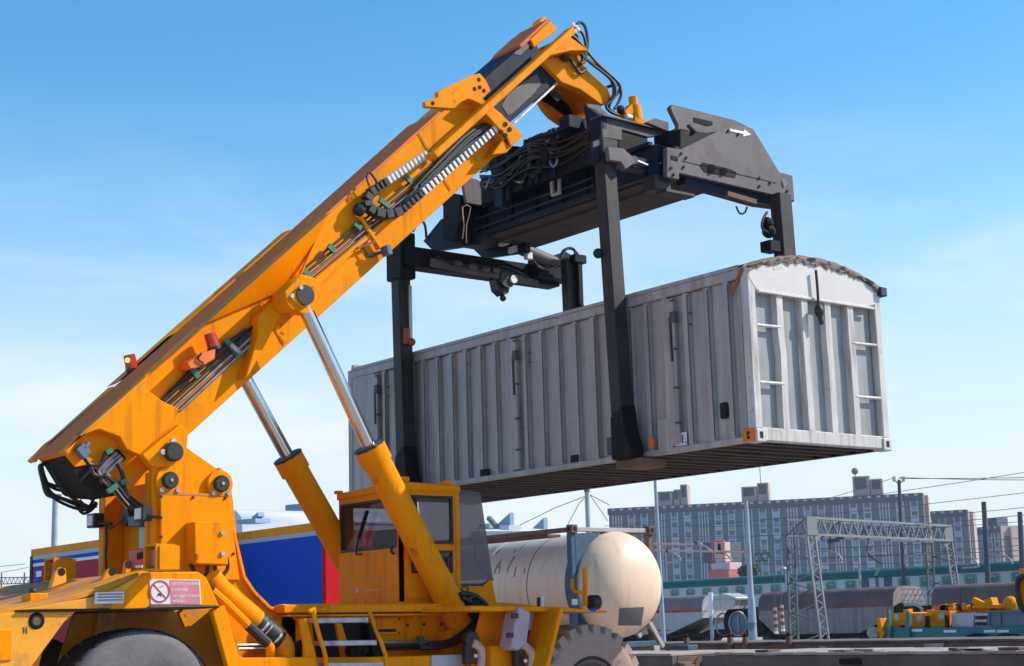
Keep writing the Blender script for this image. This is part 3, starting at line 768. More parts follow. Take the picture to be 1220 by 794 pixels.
part('direction_arrow', M_TEXTW, e, MB().prism([(0.602, 8.61), (0.876, 8.614), (0.896, 8.649), (1.03, 8.597), (0.861, 8.537), (0.873, 8.576), (0.599, 8.572)], 'y', -2.67, -2.661))
part('end_beam', M_GRIME, sp, MB().box(-0.5, 1.62, -2.57, -2.1, 7.78, 8.02), 0.012)
part('end_cavity_block', M_GRIME, sp, MB().prism([(-0.297, 8.479), (0.229, 8.51), (0.434, 8.57), (-0.17, 8.196), (-0.317, 8.172)], 'y', -2.57, -2.34), 0.01)
part('end_beam_rail', M_NAVY, sp, MB().prism([(-0.244, 7.821), (1.777, 7.755), (1.767, 7.639), (1.216, 7.611), (-0.252, 7.699)], 'y', -2.57, -2.40), 0.008)
part('cavity_fitting', M_PIN, sp, MB().cyl([(-0.038, -2.6, 8.461)][0], [(-0.063, -2.5, 8.582)][0], 0.03, 8))
part('rust_rail', M_RUST, sp, MB().bar([(0.534, -2.6, 7.66)][0], [(1.111, -2.6, 7.622)][0], 0.05, 0.07))
part('hose', M_BLK, sp, MB().tube([(0.601, -2.7, 7.463), (0.662, -2.7, 7.374), (0.765, -2.7, 7.389), (0.823, -2.7, 7.483)], 0.015, 6))
part('hose', M_BLK, sp, MB().tube([(1.014, -2.9, 7.391), (0.918, -2.9, 7.268), (0.891, -2.9, 7.142), (1.007, -2.9, 7.097)], 0.02, 6))
part('leg_valve', M_GRIME, sp, MB().ball([(1.056, -2.85, 7.249)][0], 0.09, 8).ball([(1.08, -2.85, 7.13)][0], 0.1, 8).box(*[1.05, 1.25, -2.9, -2.7, 6.85, 7.0]))
part('beam_end_lamp', M_BLK, sp, MB().box(-0.8, -0.5, -2.55, -2.3, 7.55, 7.75).bar((-0.75, -2.6, 7.50), (-0.2, -2.6, 7.50), 0.2, 0.05), 0.01)

# bolts and seams on the grey plates
for q in [(-0.389, -2.668, 8.08), (-0.296, -2.668, 8.035), (-0.595, -2.668, 7.843), (-0.553, -2.668, 7.755), (-0.353, -2.668, 7.894), (1.155, -2.668, 7.973), (1.379, -2.668, 7.933), (1.145, -2.668, 7.847), (0.771, -2.668, 8.559), (0.568, -2.668, 8.573), (1.728, -2.668, 7.86), (1.683, -2.668, 7.752)]:
    part('bolt', M_PIN, e, MB().cyl((q[0], -2.685, q[2]), (q[0], -2.655, q[2]), 0.022, 6))
part('weld_seam', M_PIN, e, MB().bar([(-0.374, -2.662, 7.976)][0], [(1.511, -2.662, 7.955)][0], 0.012, 0.012))
for q in ([(-0.62, 1.779, 8.1), (-0.62, 1.039, 8.096), (-0.62, 0.211, 8.089), (-0.62, -0.575, 8.083), (-0.62, -1.065, 8.091)], [(-0.62, 1.92, 7.939), (-0.62, 1.047, 7.936), (-0.62, 0.218, 7.96), (-0.62, -0.759, 7.963), (-0.62, -1.095, 7.97)]):
    part('hose', M_BLK, sp, MB().tube(q, 0.018, 6))
for q in [(-0.53, 1.591, 8.07), (-0.53, 0.945, 8.06), (-0.53, 0.325, 8.05), (-0.53, -0.272, 8.041), (-0.53, -0.846, 8.032)]:
    part('beam_rib', M_NAVY, sp, MB().box(-0.56, -0.521, q[1] - 0.02, q[1] + 0.02, 7.90, 8.26))

rr = random.Random(55)
tf = [o for o in sp.children if o.name.startswith('tilt_frame')][0]
for k in range(12):
    y0, z0 = rr.uniform(-1.2, 1.2), rr.uniform(8.3, 8.85)
    part('valve_box', M_GRIME if k % 3 else M_NAVY, tf, MB().box(-0.98 + rr.uniform(0, 0.1), -0.70, y0, y0 + rr.uniform(0.08, 0.28), z0, z0 + rr.uniform(0.06, 0.22)), 0.012)
for k in range(9):
    z0 = rr.uniform(8.35, 8.9)
    part('hose', M_BLK, tf, MB().tube([(-0.9, 1.25, z0), (-0.98, 0.6, z0 - rr.uniform(0.02, 0.2)), (-0.95, 0.0, z0 + rr.uniform(-0.15, 0.1)), (-0.92, -0.7, z0 + rr.uniform(-0.2, 0.1)), (-0.85, -1.3, z0)], 0.016, 6))
for k in range(5):
    y0 = rr.uniform(-0.9, 1.0)
    part('side_brace', M_NAVY, tf, MB().bar((-0.88, y0, 8.2), (-0.84, y0 + rr.uniform(-0.15, 0.15), 8.95), 0.07, 0.06), 0.006)
for q in ([(-1.014, 2.3, 7.557), (-0.604, 2.3, 7.469), (-0.012, 2.3, 7.512), (0.542, 2.3, 7.464)], [(-0.35, 2.3, 7.555), (0.055, 2.3, 7.464), (0.335, 2.3, 7.553), (0.86, 2.3, 7.444)], [(0.801, 2, 7.549), (1.068, 2, 7.524), (1.308, 2, 7.638), (1.459, 2, 7.742)]):
    part('hose', M_BLK, sp, MB().tube(q, 0.018, 6))
for q in [(-0.618, 2.28, 7.491), (-0.334, 2.28, 7.469), (-0.063, 2.28, 7.46), (0.144, 2.28, 7.47)]:
    part('hydraulic_fitting', M_PLATE, sp, MB().cyl((q[0] - 0.06, q[1], q[2]), (q[0] + 0.07, q[1], q[2]), 0.045, 8))

# ================================================================== reach stacker
rs = thing('reach_stacker', 'big yellow container handling machine with a raised telescopic boom and a square cab', 'reach stacker', (-5.0, 0, 0))
BN, BF = -0.49, 0.26
# --- boom: closed core box, skirts, lug plates
core = [(-8.24, 3.826), (-2.894, 8.809), (-2.371, 9.291), (-1.779, 8.988), (-1.528, 8.704), (-1.797, 8.47), (-6.727, 4.074), (-6.962, 3.714), (-7.196, 3.686), (-7.432, 3.414), (-7.588, 3.458), (-7.908, 3.706), (-8.088, 3.661)]
part('boom', M_YEL, rs, MB().prism(core, 'y', BN, BF), 0.01)
boom = rs.children[-1]
# redder, browner top cover strip lying on the boom
def topstrip(pts, t, y0, y1):
    lo = [(x, z) for x, z in pts]
    hi = [(x - 0.7 * t, z + 0.72 * t) for x, z in pts]
    return MB().prism(lo + hi[::-1], 'y', y0, y1)
part('boom_top_cover', M_YELT, boom, topstrip([(-8.279, 3.805), (-5.853, 6.045), (-2.894, 8.809)], 0.03, BN - 0.02, BF + 0.02), 0.004)
# outer skirt on both flanks: tail hood, upper band and cylinder lug
hood = [(-8.308, 3.818), (-4.858, 7.04), (-5.248, 6.217), (-5.479, 5.974), (-6.623, 5.415), (-7.309, 4.77), (-7.338, 4.599), (-7.103, 4.456), (-6.898, 4.379), (-6.982, 4.185), (-7.389, 3.811), (-7.558, 4.026), (-7.682, 4.049), (-7.886, 4.077), (-7.996, 4.033), (-8.124, 3.988), (-8.238, 3.793)]
tail = [(-8.308, 3.818), (-7.309, 4.76), (-7.338, 4.599), (-7.103, 4.456), (-6.898, 4.379), (-6.982, 4.185), (-7.389, 3.811), (-7.556, 3.871), (-7.641, 4.012), (-7.886, 4.087), (-8.105, 4.008), (-8.258, 3.782)]
band = [(-7.3, 4.773), (-4.846, 7.046), (-5.224, 6.213), (-5.468, 5.979), (-6.613, 5.419)]
lug = [(-5.491, 5.969), (-5.248, 6.202), (-4.965, 6.147), (-4.991, 5.959), (-5.152, 5.789), (-5.467, 5.693), (-5.563, 5.619), (-5.985, 4.867), (-6.054, 4.8), (-5.881, 5.335), (-5.87, 5.589), (-5.551, 5.898)]
for s in (0, 1):
    f = (lambda a: a) if not s else (lambda a: -a - 0.22)
    part('boom_tail_hood', M_YEL, boom, MB().prism(tail, 'y', f(-0.66), f(-0.485)), 0.012)
    k_ = -1 if not s else 1
    yy = [-0.54, -0.74, -0.56, -0.55, -0.54]
    yy[0] = -0.74
    vs = [(p[0], k_ * -y_ if False else (y_ if not s else -y_ - 0.22), p[1]) for p, y_ in zip(band, yy)] + [(p[0], f(-0.487), p[1]) for p in band]
    n_ = len(band)
    part('boom_flank_band', M_YEL, boom, MB().add(vs, [tuple(range(n_)), tuple(range(2 * n_ - 1, n_ - 1, -1))] + [(i, (i + 1) % n_, n_ + (i + 1) % n_, n_ + i) for i in range(n_)]), 0.006)
    part('cylinder_lug', M_YEL, boom, MB().prism(lug, 'y', f(-0.70), f(-0.486)), 0.012)
part('web_plate', M_YELD, boom, MB().prism([(-5.809, 5.614), (-5.5, 5.924), (-5.452, 5.994), (-5.821, 5.591), (-5.832, 5.336), (-5.879, 5.311)], 'y', -0.66, -0.49), 0.004)
# pivot lug and pin
b = part('boom_foot_lug', M_YEL, rs, MB().prism([(-7.426, 3.801), (-6.946, 4.187), (-6.848, 4.083), (-6.867, 3.884), (-6.931, 3.773), (-7.047, 3.69), (-7.215, 3.664), (-7.31, 3.68)], 'y', -0.80, -0.66), 0.012)
part('pin_plate', M_YEL, b, MB().prism([(-7.183, 3.833), (-7.037, 4.006), (-6.918, 3.884), (-7.065, 3.721)], 'y', -0.83, -0.80), 0.008)
c0 = [(-7.061, -0.8, 3.848)][0]
part('pivot_pin', M_PIN, b, MB().lathe([(0.002, -0.89), (0.05, -0.89), (0.095, -0.89), (0.115, -0.875), (0.115, -0.82), (0.002, -0.82)], (c0[0], 0, c0[2]), 'y', 24))
for q in [(-7.197, -0.84, 3.838), (-7.072, -0.84, 3.97)]:
    part('bolt', M_STEEL, b, MB().cyl((q[0], -0.87, q[2]), (q[0], -0.83, q[2]), 0.035, 6))
part('boom_foot_lug', M_YEL, rs, MB().prism([(-7.426, 3.801), (-6.946, 4.187), (-6.848, 4.083), (-6.867, 3.884), (-6.931, 3.773), (-7.047, 3.69), (-7.215, 3.664), (-7.31, 3.68)], 'y', 0.66, 0.80), 0.012)
# tail opening: dark mouth with hoses
b = part('boom_tail_mouth', M_DARK, boom, MB().prism([(-8.22, 3.808), (-8.078, 3.652), (-7.908, 3.697), (-7.463, 3.413), (-7.566, 3.362), (-7.851, 3.373), (-8.014, 3.502)], 'y', -0.46, 0.22))
rr = random.Random(5)
hp = [('70 552, 54 553, 47 556, 50 572, 56 590, 72 594, 98 604, 116 600', 0.3), ('70 552, 54 553, 48 560, 55 585, 75 600, 100 608, 115 603', 0.1), ('70 552, 54 553, 50 556, 60 580, 90 588, 112 596', 0.35), ('62 560, 70 576, 84 592, 104 603', 0.0), ('77 563, 74 585, 85 590, 92 574', 0.2), ('86 561, 84 575, 90 580, 98 590', -0.1), ('52 574, 70 580, 88 577, 100 580', 0.25), ('95 596, 104 606, 110 598, 113 590', 0.2), ('49 566, 62 588, 84 597, 108 606', 0.2)]
for s, y in hp: pass
for q in ([(-7.992, 0.25, 3.786), (-8.155, 0.25, 3.769), (-8.225, 0.25, 3.737), (-8.19, 0.25, 3.582), (-8.125, 0.25, 3.408), (-7.961, 0.25, 3.373), (-7.691, 0.25, 3.281), (-7.503, 0.25, 3.325)], [(-8.053, 0.1, 3.769), (-8.214, 0.1, 3.752), (-8.272, 0.1, 3.682), (-8.196, 0.1, 3.442), (-7.99, 0.1, 3.302), (-7.733, 0.1, 3.23), (-7.578, 0.1, 3.282)], [(-7.972, 0.3, 3.792), (-8.135, 0.3, 3.775), (-8.175, 0.3, 3.744), (-8.067, 0.3, 3.512), (-7.757, 0.3, 3.442), (-7.525, 0.3, 3.369)], [(-8.172, 0, 3.676), (-8.088, 0, 3.524), (-7.942, 0, 3.373), (-7.735, 0, 3.271)], [(-7.938, 0.2, 3.674), (-7.963, 0.2, 3.457), (-7.849, 0.2, 3.411), (-7.781, 0.2, 3.571)], [(-7.97, -0.1, 3.665), (-7.987, -0.1, 3.528), (-7.926, -0.1, 3.482), (-7.842, -0.1, 3.387)], [(-8.169, 0.25, 3.563), (-7.985, 0.25, 3.51), (-7.801, 0.25, 3.545), (-7.675, 0.25, 3.52)], [(-7.745, 0.2, 3.355), (-7.649, 0.2, 3.259), (-7.588, 0.2, 3.339), (-7.559, 0.2, 3.419)], [(-8.221, 0.2, 3.635), (-8.085, 0.2, 3.424), (-7.858, 0.2, 3.342), (-7.608, 0.2, 3.259)], [(-7.816, 0.15, 3.31), (-7.721, 0.15, 3.194), (-7.598, 0.15, 3.256), (-7.568, 0.15, 3.336)]):
    part('tail_hose', M_BLK, b, MB().tube(q, 0.019, 7))
part('valve_box', M_BGREY, boom, MB().bar([(-8.094, -0.55, 3.894)][0], [(-7.992, -0.55, 3.784)][0], 0.11, 0.12).bar([(-8.037, -0.58, 3.875)][0], [(-7.978, -0.58, 3.935)][0], 0.06, 0.05), 0.01)
part('junction_plate', M_GRIME, boom, MB().prism([(-7.718, 3.83), (-7.596, 3.894), (-7.491, 3.791), (-7.521, 3.751), (-7.614, 3.728)], 'y', -0.51, -0.495))
for q in ([(-7.632, -0.56, 3.837), (-7.802, -0.56, 3.676), (-7.831, -0.56, 3.579), (-7.613, -0.56, 3.356), (-7.487, -0.56, 3.205)], [(-7.591, -0.56, 3.81), (-7.752, -0.56, 3.678), (-7.78, -0.56, 3.581), (-7.572, -0.56, 3.376), (-7.426, -0.56, 3.245)], [(-7.568, -0.58, 3.78), (-7.719, -0.58, 3.639), (-7.749, -0.58, 3.58), (-7.541, -0.58, 3.395)]):
    part('steel_pipe', M_PIPE, boom, MB().tube(q, 0.022, 7, 3))
for q in ([(-8.033, -0.6, 3.758), (-7.961, -0.6, 3.685), (-7.841, -0.6, 3.709), (-7.783, -0.6, 3.827), (-7.742, -0.6, 3.857)], [(-7.961, -0.6, 3.666), (-7.919, -0.6, 3.572), (-7.818, -0.6, 3.557)], [(-7.638, -0.6, 3.717), (-7.574, -0.6, 3.584), (-7.561, -0.6, 3.469), (-7.508, -0.6, 3.355), (-7.341, -0.6, 3.234), (-7.236, -0.6, 3.208)], [(-7.798, -0.6, 3.576), (-7.654, -0.6, 3.485), (-7.528, -0.6, 3.336), (-7.361, -0.6, 3.205), (-7.256, -0.6, 3.188)], [(-7.682, -0.62, 3.425), (-7.536, -0.62, 3.257), (-7.39, -0.62, 3.145), (-7.307, -0.62, 3.147)]):
    part('hose', M_BLK, boom, MB().tube(q, 0.026, 7))
for P in ([(-7.783, -0.6, 3.827), (-7.712, -0.6, 3.868)], [(-7.603, -0.6, 3.487), (-7.531, -0.6, 3.518)], [(-7.762, -0.62, 3.385), (-7.652, -0.62, 3.465)]):
    part('pipe_clamp', M_GREEN, boom, MB().bar(P[0], P[1], 0.06, 0.06))
# beacons
def beacon(base, up, lit=False):
    b = Vector(base); u = Vector(up).normalized()
    o = part('beacon', M_PIN, boom, MB().cyl(b, b + u * 0.04, 0.085, 14))
    part('beacon_lens', M_RED, o, MB().cyl(b + u * 0.04, b + u * 0.21, 0.08, 14, 0.072))
    if lit: part('beacon_bulb', M_BULB, o, MB().ball(b + u * 0.13 - Vector((0.06, 0.05, 0)), 0.03, 8))
q = [(-7.059, 0.3, 4.975)][0]; beacon((q[0], 0.30, q[2] - 0.02), (-0.25, 0, 1), True)
b = part('beacon_bracket', M_ORANGE, boom, MB().prism([(-6.846, 4.934), (-6.649, 5.062), (-6.472, 5.128), (-6.482, 5.004), (-6.67, 4.888), (-6.801, 4.857)], 'y', -0.74, -0.5), 0.008)
q = [(-6.441, -0.66, 5.13)][0]; beacon(q, (-0.38, 0, 1))
part('switch_cable', M_TEXT, boom, MB().tube([(-6.67, -0.76, 5.054), (-6.713, -0.76, 4.98), (-6.647, -0.76, 4.934), (-6.668, -0.76, 4.882)], 0.012, 6))
# pipes along the flank: tail run and upper run
for k in range(4):
    d = k * 5.0
    w = k * 1.1
    P0 = lerp([(-7.055, -0.54, 4.482)][0], [(-6.848, -0.54, 4.374)][0], k / 3)
    P1 = lerp([(-5.967, -0.54, 5.441)][0], [(-5.803, -0.54, 5.34)][0], k / 3)
    part('steel_pipe', M_PIPE if k > 1 else M_PIN, boom, MB().cyl(P0, P1, 0.024, 8))
for q in ([(-7.077, -0.54, 4.49), (-6.755, -0.54, 4.826), (-6.645, -0.54, 4.936), (-6.265, -0.54, 5.215), (-5.99, -0.54, 5.366), (-5.827, -0.54, 5.529)], [(-7.06, -0.55, 4.46), (-6.715, -0.55, 4.787), (-6.248, -0.55, 5.236), (-5.833, -0.55, 5.505)]):
    part('cable', M_BLK, boom, MB().tube(q, 0.018, 6))
for q in ('a', 'b'): pass
for P in ([(-6.693, -0.57, 4.887), (-6.615, -0.57, 4.791)], [(-6.259, -0.57, 5.284), (-6.075, -0.57, 5.102)]):
    part('pipe_clamp', M_GREEN, boom, MB().bar(P[0], P[1], 0.05, 0.07))
part('pipe_bracket', M_STEEL, boom, MB().bar([(-6.206, -0.6, 5.222)][0], [(-6.08, -0.6, 5.128)][0], 0.06, 0.05))
for k in range(5):
    P0 = lerp([(-5.152, -0.54, 6.292)][0], [(-4.904, -0.54, 6.188)][0], k / 4)
    P1 = lerp([(-2.239, -0.54, 8.731)][0], [(-2.003, -0.54, 8.649)][0], k / 4)
    part('steel_pipe', M_CHROME if k in (2, 4) else M_PIN, boom, MB().cyl(P0, P1, 0.017 if k != 3 else 0.022, 8))
for P in ([(-4.781, -0.57, 6.652), (-4.68, -0.57, 6.587)], [(-4.38, -0.57, 7.009), (-4.277, -0.57, 6.944)], [(-3.981, -0.57, 7.387), (-3.821, -0.57, 7.306)], [(-3.568, -0.57, 7.776), (-3.46, -0.57, 7.71)], [(-3.185, -0.57, 8.218), (-3.061, -0.57, 8.107)], [(-2.707, -0.57, 8.518), (-2.566, -0.57, 8.383)], [(-5.158, -0.57, 6.285), (-5.059, -0.57, 6.209)]):
    part('pipe_clamp', M_GREEN, boom, MB().bar(P[0], P[1], 0.045, 0.07))
part('flank_strip', M_YEL, boom, MB().bar([(-4.91, -0.64, 6.899)][0], [(-5.236, -0.64, 6.208)][0], 0.012, 0.05, up=(0, 1, 0)))
part('pipe_tray', M_YEL, boom, MB().bar([(-4.295, -0.56, 7.114)][0], [(-3.971, -0.56, 6.723)][0], 0.06, 0.05), 0.006)
part('lower_ledge', M_YEL, boom, MB().prism([(-4.98, 6.22), (-3.274, 7.661), (-3.191, 7.626), (-3.696, 7.165), (-4.102, 6.879), (-4.881, 6.132)], 'y', -0.56, -0.488), 0.006)
part('steel_ledge', M_RUST, boom, MB().bar([(-4.339, -0.58, 6.673)][0], [(-4.076, -0.58, 6.797)][0], 0.03, 0.03))
# drag chain
P0, P1 = [(-3.68, -0.64, 7.263)][0], [(-1.986, -0.64, 8.749)][0]
ch = part('drag_chain', M_BLK, boom, MB().bar(P0, P1, 0.10, 0.09))
A0, A1 = [(-4.104, -0.64, 7.49)][0], [(-3.25, -0.64, 8.117)][0]
def links(a, b, n, wide, sub):
    d = (Vector(b) - Vector(a))
    st = d / n
    for k in range(n):
        p = Vector(a) + st * (k + 0.16)
        part('chain_link', M_WHITE if sub(k) else M_PIN, ch, MB().bar(p, p + st * 0.62, 0.105, wide, up=(0, 1, 0)), 0.008)
links(P0, P1, 26, 0.13, lambda k: k > 4)
links(A0, A1, 14, 0.13, lambda k: k > 2)
bend = [(-4.104, -0.64, 7.49), (-4.185, -0.64, 7.421), (-4.238, -0.64, 7.321), (-4.213, -0.64, 7.233), (-4.109, -0.64, 7.179), (-3.95, -0.64, 7.167), (-3.816, -0.64, 7.198), (-3.68, -0.64, 7.263)]
for k in range(len(bend) - 1):
    part('chain_link', M_PIN, ch, MB().bar(lerp(bend[k], bend[k + 1], 0.05), lerp(bend[k], bend[k + 1], 0.95), 0.13, 0.12, up=(0, 1, 0)), 0.01)
for q in ([(-3.358, -0.62, 7.655), (-2.927, -0.62, 8.08), (-2.542, -0.62, 8.46), (-2.211, -0.62, 8.702), (-2.03, -0.62, 8.746)], [(-3.455, -0.6, 7.598), (-2.998, -0.6, 8.074), (-2.585, -0.6, 8.482), (-2.255, -0.6, 8.712), (-2.046, -0.6, 8.724)], [(-3.638, -0.62, 7.355), (-3.217, -0.62, 7.747), (-2.707, -0.62, 8.261), (-2.273, -0.62, 8.629), (-2.031, -0.62, 8.721)], [(-3.679, -0.6, 7.331), (-3.258, -0.6, 7.77), (-2.764, -0.6, 8.281), (-2.316, -0.6, 8.676), (-2.075, -0.6, 8.756)]):
    part('hose', M_BLK, boom, MB().tube(q, 0.03, 7))
part('chain_guide', M_BLK, boom, MB().tube([(-4.051, -0.64, 7.544), (-4.089, -0.64, 7.631), (-4.181, -0.64, 7.709), (-4.221, -0.64, 7.633), (-4.183, -0.64, 7.524)], 0.016, 6))
part('rubber_stop', M_BLK, boom, MB().ball([(-4.319, -0.6, 7.193)][0], 0.09, 8))
b = part('flood_lamp', M_PIN, boom, MB().bar([(-4.19, -0.55, 6.595)][0], [(-3.972, -0.6, 6.658)][0], 0.04, 0.04).tube([(-4.267, -0.55, 6.733), (-4.19, -0.55, 6.652), (-4.138, -0.55, 6.591), (-4.032, -0.55, 6.626)], 0.012, 6))
part('lamp_head', M_BGREY, b, MB().bar([(-3.93, -0.62, 6.75)][0], [(-3.893, -0.62, 6.618)][0], 0.16, 0.08), 0.012)
# collar at the end of the main boom
b = part('boom_collar', M_YEL, rs, MB().prism([(-2.278, 8.931), (-2.187, 8.997), (-1.608, 8.651), (-1.845, 8.436), (-1.901, 8.55), (-2.31, 8.863)], 'y', -0.74, 0.62), 0.008)
part('collar_rib', M_YEL, b, MB().prism([(-2.555, 9.035), (-2.201, 9.052), (-1.731, 8.664), (-1.876, 8.439), (-2.064, 8.655), (-2.322, 8.98)], 'y', -0.70, -0.50), 0.008)
part('collar_foot', M_YEL, b, MB().prism([(-1.98, 8.51), (-1.698, 8.759), (-1.642, 8.631), (-1.895, 8.351), (-2.167, 8.269)], 'y', -0.70, -0.40), 0.01)
for q in [(-1.943, -0.76, 8.749), (-1.869, -0.76, 8.687), (-2.022, -0.76, 8.623), (-1.948, -0.76, 8.586)]:
    part('bolt_hole', M_DARK, b, MB().cyl((q[0], -0.755, q[2]), (q[0], -0.73, q[2]), 0.035, 8))
b = part('top_plate', M_YEL, rs, MB().prism([(-3.164, 8.844), (-3.177, 8.915), (-3.076, 8.97), (-2.946, 9.032), (-2.959, 9.103), (-2.813, 9.192), (-2.336, 9.473), (-2.2, 9.525), (-2.097, 9.445), (-2.011, 9.31), (-2.381, 8.94), (-2.675, 8.91)], 'y', -0.52, -0.44), 0.008)
for q in [(-3.042, -0.53, 8.919), (-2.305, -0.53, 9.27), (-2.214, -0.53, 9.312), (-2.14, -0.53, 9.276), (-2.225, -0.53, 9.423)]:
    part('bolt_hole', M_DARK, b, MB().cyl((q[0], -0.527, q[2]), (q[0], -0.515, q[2]), 0.03, 8))
# inner boom
b = part('inner_boom', M_NAVY, rs, MB().prism([(-2.22, 9.369), (-1.135, 10.338), (-0.676, 9.736), (-1.723, 8.818), (-2.331, 8.624)], 'y', -0.42, 0.38), 0.012)
part('worn_patch', M_PLATE, b, MB().prism([(-1.75, 9.152), (-1.619, 9.355), (-1.33, 9.591), (-1.069, 9.772), (-0.995, 9.631), (-1.146, 9.446), (-1.536, 9.09), (-1.631, 9.022)], 'y', -0.426, -0.42))
part('wear_strip', M_STEEL, b, MB().bar([(-1.542, -0.43, 8.924)][0], [(-0.686, -0.43, 9.705)][0], 0.03, 0.03))
part('worn_patch', M_PLATE, b, MB().prism([(-1.503, 9.995), (-1.241, 10.259), (-1.164, 10.197), (-1.378, 9.996)], 'y', -0.426, -0.42))
# hose rail running beside the boom
b = part('hose_rail', M_YEL, rs, MB().bar([(-3.281, -0.8, 8.036)][0], [(-0.703, -0.8, 10.4)][0], 0.10, 0.20, up=(0, 1, 0)), 0.01)
rail = rs.children[-1]
# boom head
part('head_cap', M_YEL, rs, MB().prism([(-1.216, 10.287), (-0.815, 10.665), (-0.657, 10.541), (-1.126, 10.163)], 'y', -0.46, 0.44), 0.01)
cap = rs.children[-1]
part('cap_top', M_YELT, cap, MB().prism([(-1.412, 10.141), (-0.848, 10.672), (-0.799, 10.656), (-1.365, 10.112)], 'y', -0.46, 0.22))
part('cap_lug', M_YEL, cap, MB().prism([(-0.549, 10.896), (-0.446, 10.988), (-0.347, 10.927), (-0.452, 10.836)], 'y', 0.1, 0.3), 0.006)
gn = [(-1.07, 9.972), (-0.624, 10.196), (-0.511, 10.513), (-0.416, 10.427), (-0.259, 10.219), (-0.152, 10.014), (0.26, 9.787), (0.353, 9.603), (0.142, 9.483), (-0.04, 9.556), (-0.286, 9.655), (-0.662, 9.7), (-0.851, 9.833)]
gh = part('gooseneck', M_YEL, rs, MB().prism(gn, 'y', -0.50, -0.36), 0.012)
part('gooseneck', M_YEL, rs, MB().prism(gn, 'y', 0.30, 0.44), 0.012)
part('gooseneck_web', M_YEL, gh, MB().prism([(-0.512, 10.486), (-0.416, 10.427), (-0.259, 10.219), (-0.152, 10.014), (0.26, 9.787), (0.353, 9.603), (0.247, 9.543), (0.154, 9.713), (-0.273, 9.923), (-0.427, 10.184)], 'y', -0.36, 0.30), 0.006)
part('head_brace', M_YEL, gh, MB().prism([(-0.693, 10.312), (-0.338, 10.175), (-0.703, 10.099), (-1.096, 9.939), (-1.159, 9.952)], 'y', -0.78, -0.50), 0.006)
part('lower_arm', M_YEL, rs, MB().prism([(-0.419, 9.718), (-0.019, 10.013), (0.215, 9.893), (0.342, 9.655), (0.196, 9.477), (0.039, 9.394), (-0.178, 9.478), (-0.308, 9.576)], 'y', 0.30, 0.44), 0.01)
arm = rs.children[-1]
part('head_foot', M_YEL, rs, MB().bar([(-0.129, 0.1, 9.336)][0], [(0.461, 0.1, 9.551)][0], 0.22, 0.12), 0.02)
part('bore', M_DARK, gh, MB().prism([(-0.79, 9.531), (-0.673, 9.606), (-0.513, 9.532), (-0.647, 9.44)], 'y', -0.365, -0.36))
# hoses from head to frame
for q in ([(-0.48, -0.6, 10.514), (-0.356, -0.6, 10.675), (-0.242, -0.6, 10.633), (-0.203, -0.6, 10.401), (-0.268, -0.6, 10.094), (-0.354, -0.6, 10.023)], [(-0.516, -0.6, 10.44), (-0.371, -0.6, 10.365), (-0.017, -0.6, 10.092), (0.38, -0.6, 9.877), (0.408, -0.6, 9.747), (0.262, -0.6, 9.586), (0.185, -0.6, 9.411), (0.42, -0.6, 9.348)], [(-0.509, -0.55, 10.404), (-0.389, -0.55, 10.483), (-0.331, -0.55, 10.309), (-0.274, -0.55, 10.108), (-0.345, -0.55, 10.014)], [(-0.538, -0.6, 10.329), (-0.217, -0.6, 10.104), (0.195, -0.6, 9.92), (0.324, -0.6, 9.785), (0.298, -0.6, 9.619), (0.119, -0.6, 9.452), (0.216, -0.6, 9.364), (0.454, -0.6, 9.341)], [(-0.415, -0.5, 10.454), (-0.259, -0.5, 10.233), (0.07, -0.5, 10.087), (0.334, -0.5, 9.924), (0.375, -0.5, 9.717), (0.245, -0.5, 9.531)], [(-0.636, -0.55, 10.139), (-0.508, -0.55, 10.06), (-0.35, -0.55, 9.907), (-0.283, -0.55, 9.92), (-0.213, -0.55, 9.987)], [(-0.428, -0.6, 10.565), (-0.298, -0.6, 10.514), (-0.241, -0.6, 10.312), (-0.336, -0.6, 10.053)], [(0.2, -0.45, 9.778), (0.41, -0.45, 9.873), (0.552, -0.45, 9.928)], [(0.378, -0.62, 9.843), (0.421, -0.62, 9.69), (0.343, -0.62, 9.515), (0.269, -0.62, 9.421)]):
    part('hydraulic_hose', M_BLK, rs, MB().tube(q, 0.024, 7))
for q in [(-0.492, -0.6, 10.605), (-0.427, -0.6, 10.579), (-0.464, -0.6, 10.504), (-0.396, -0.6, 10.546)]:
    part('hose_fitting', M_WHITE, rail, MB().ball(q, 0.04, 8))
part('valve_lump', M_PIN, gh, MB().ball([(-0.621, -0.55, 10.102)][0], 0.09, 8).bar([(-0.835, -0.55, 10.045)][0], [(-0.636, -0.55, 10.126)][0], 0.03, 0.03))
# --- lift cylinders
def cylinder(y, top, mid, bot, eye):
    T, Mi, B = [Vector(p) for p in (top, mid, bot)]
    d = (B - T).normalized()
    c = part('lift_cylinder', M_YEL, rs, MB().cyl(Mi, B, 0.178, 28))
    part('cylinder_rod', M_CHROME, c, MB().cyl(T, Mi + d * 0.1, 0.092, 24))
    part('cylinder_gland', M_YEL, c, MB().cyl(Mi - d * 0.02, Mi + d * 0.20, 0.205, 28))
    part('gland_ring', M_PIN, c, MB().cyl(Mi - d * 0.05, Mi - d * 0.005, 0.18, 28).cyl(Mi - d * 0.045, Mi - d * 0.015, 0.21, 10))
    part('rod_eye', M_YEL, c, MB().cyl((T[0], y - 0.09, T[2]), (T[0], y + 0.09, T[2]), 0.2, 24))
    return c
ya = -0.92
ca = cylinder(ya, [(-5.403, -0.92, 5.824)][0], [(-4.401, -0.92, 3.996)][0], [(-3.023, -0.92, 1.75)][0], True)
cylinder(0.92, [(-5.548, 0.92, 5.689)][0], [(-4.509, 0.92, 4.048)][0], [(-3.516, 0.92, 2.56)][0], True)
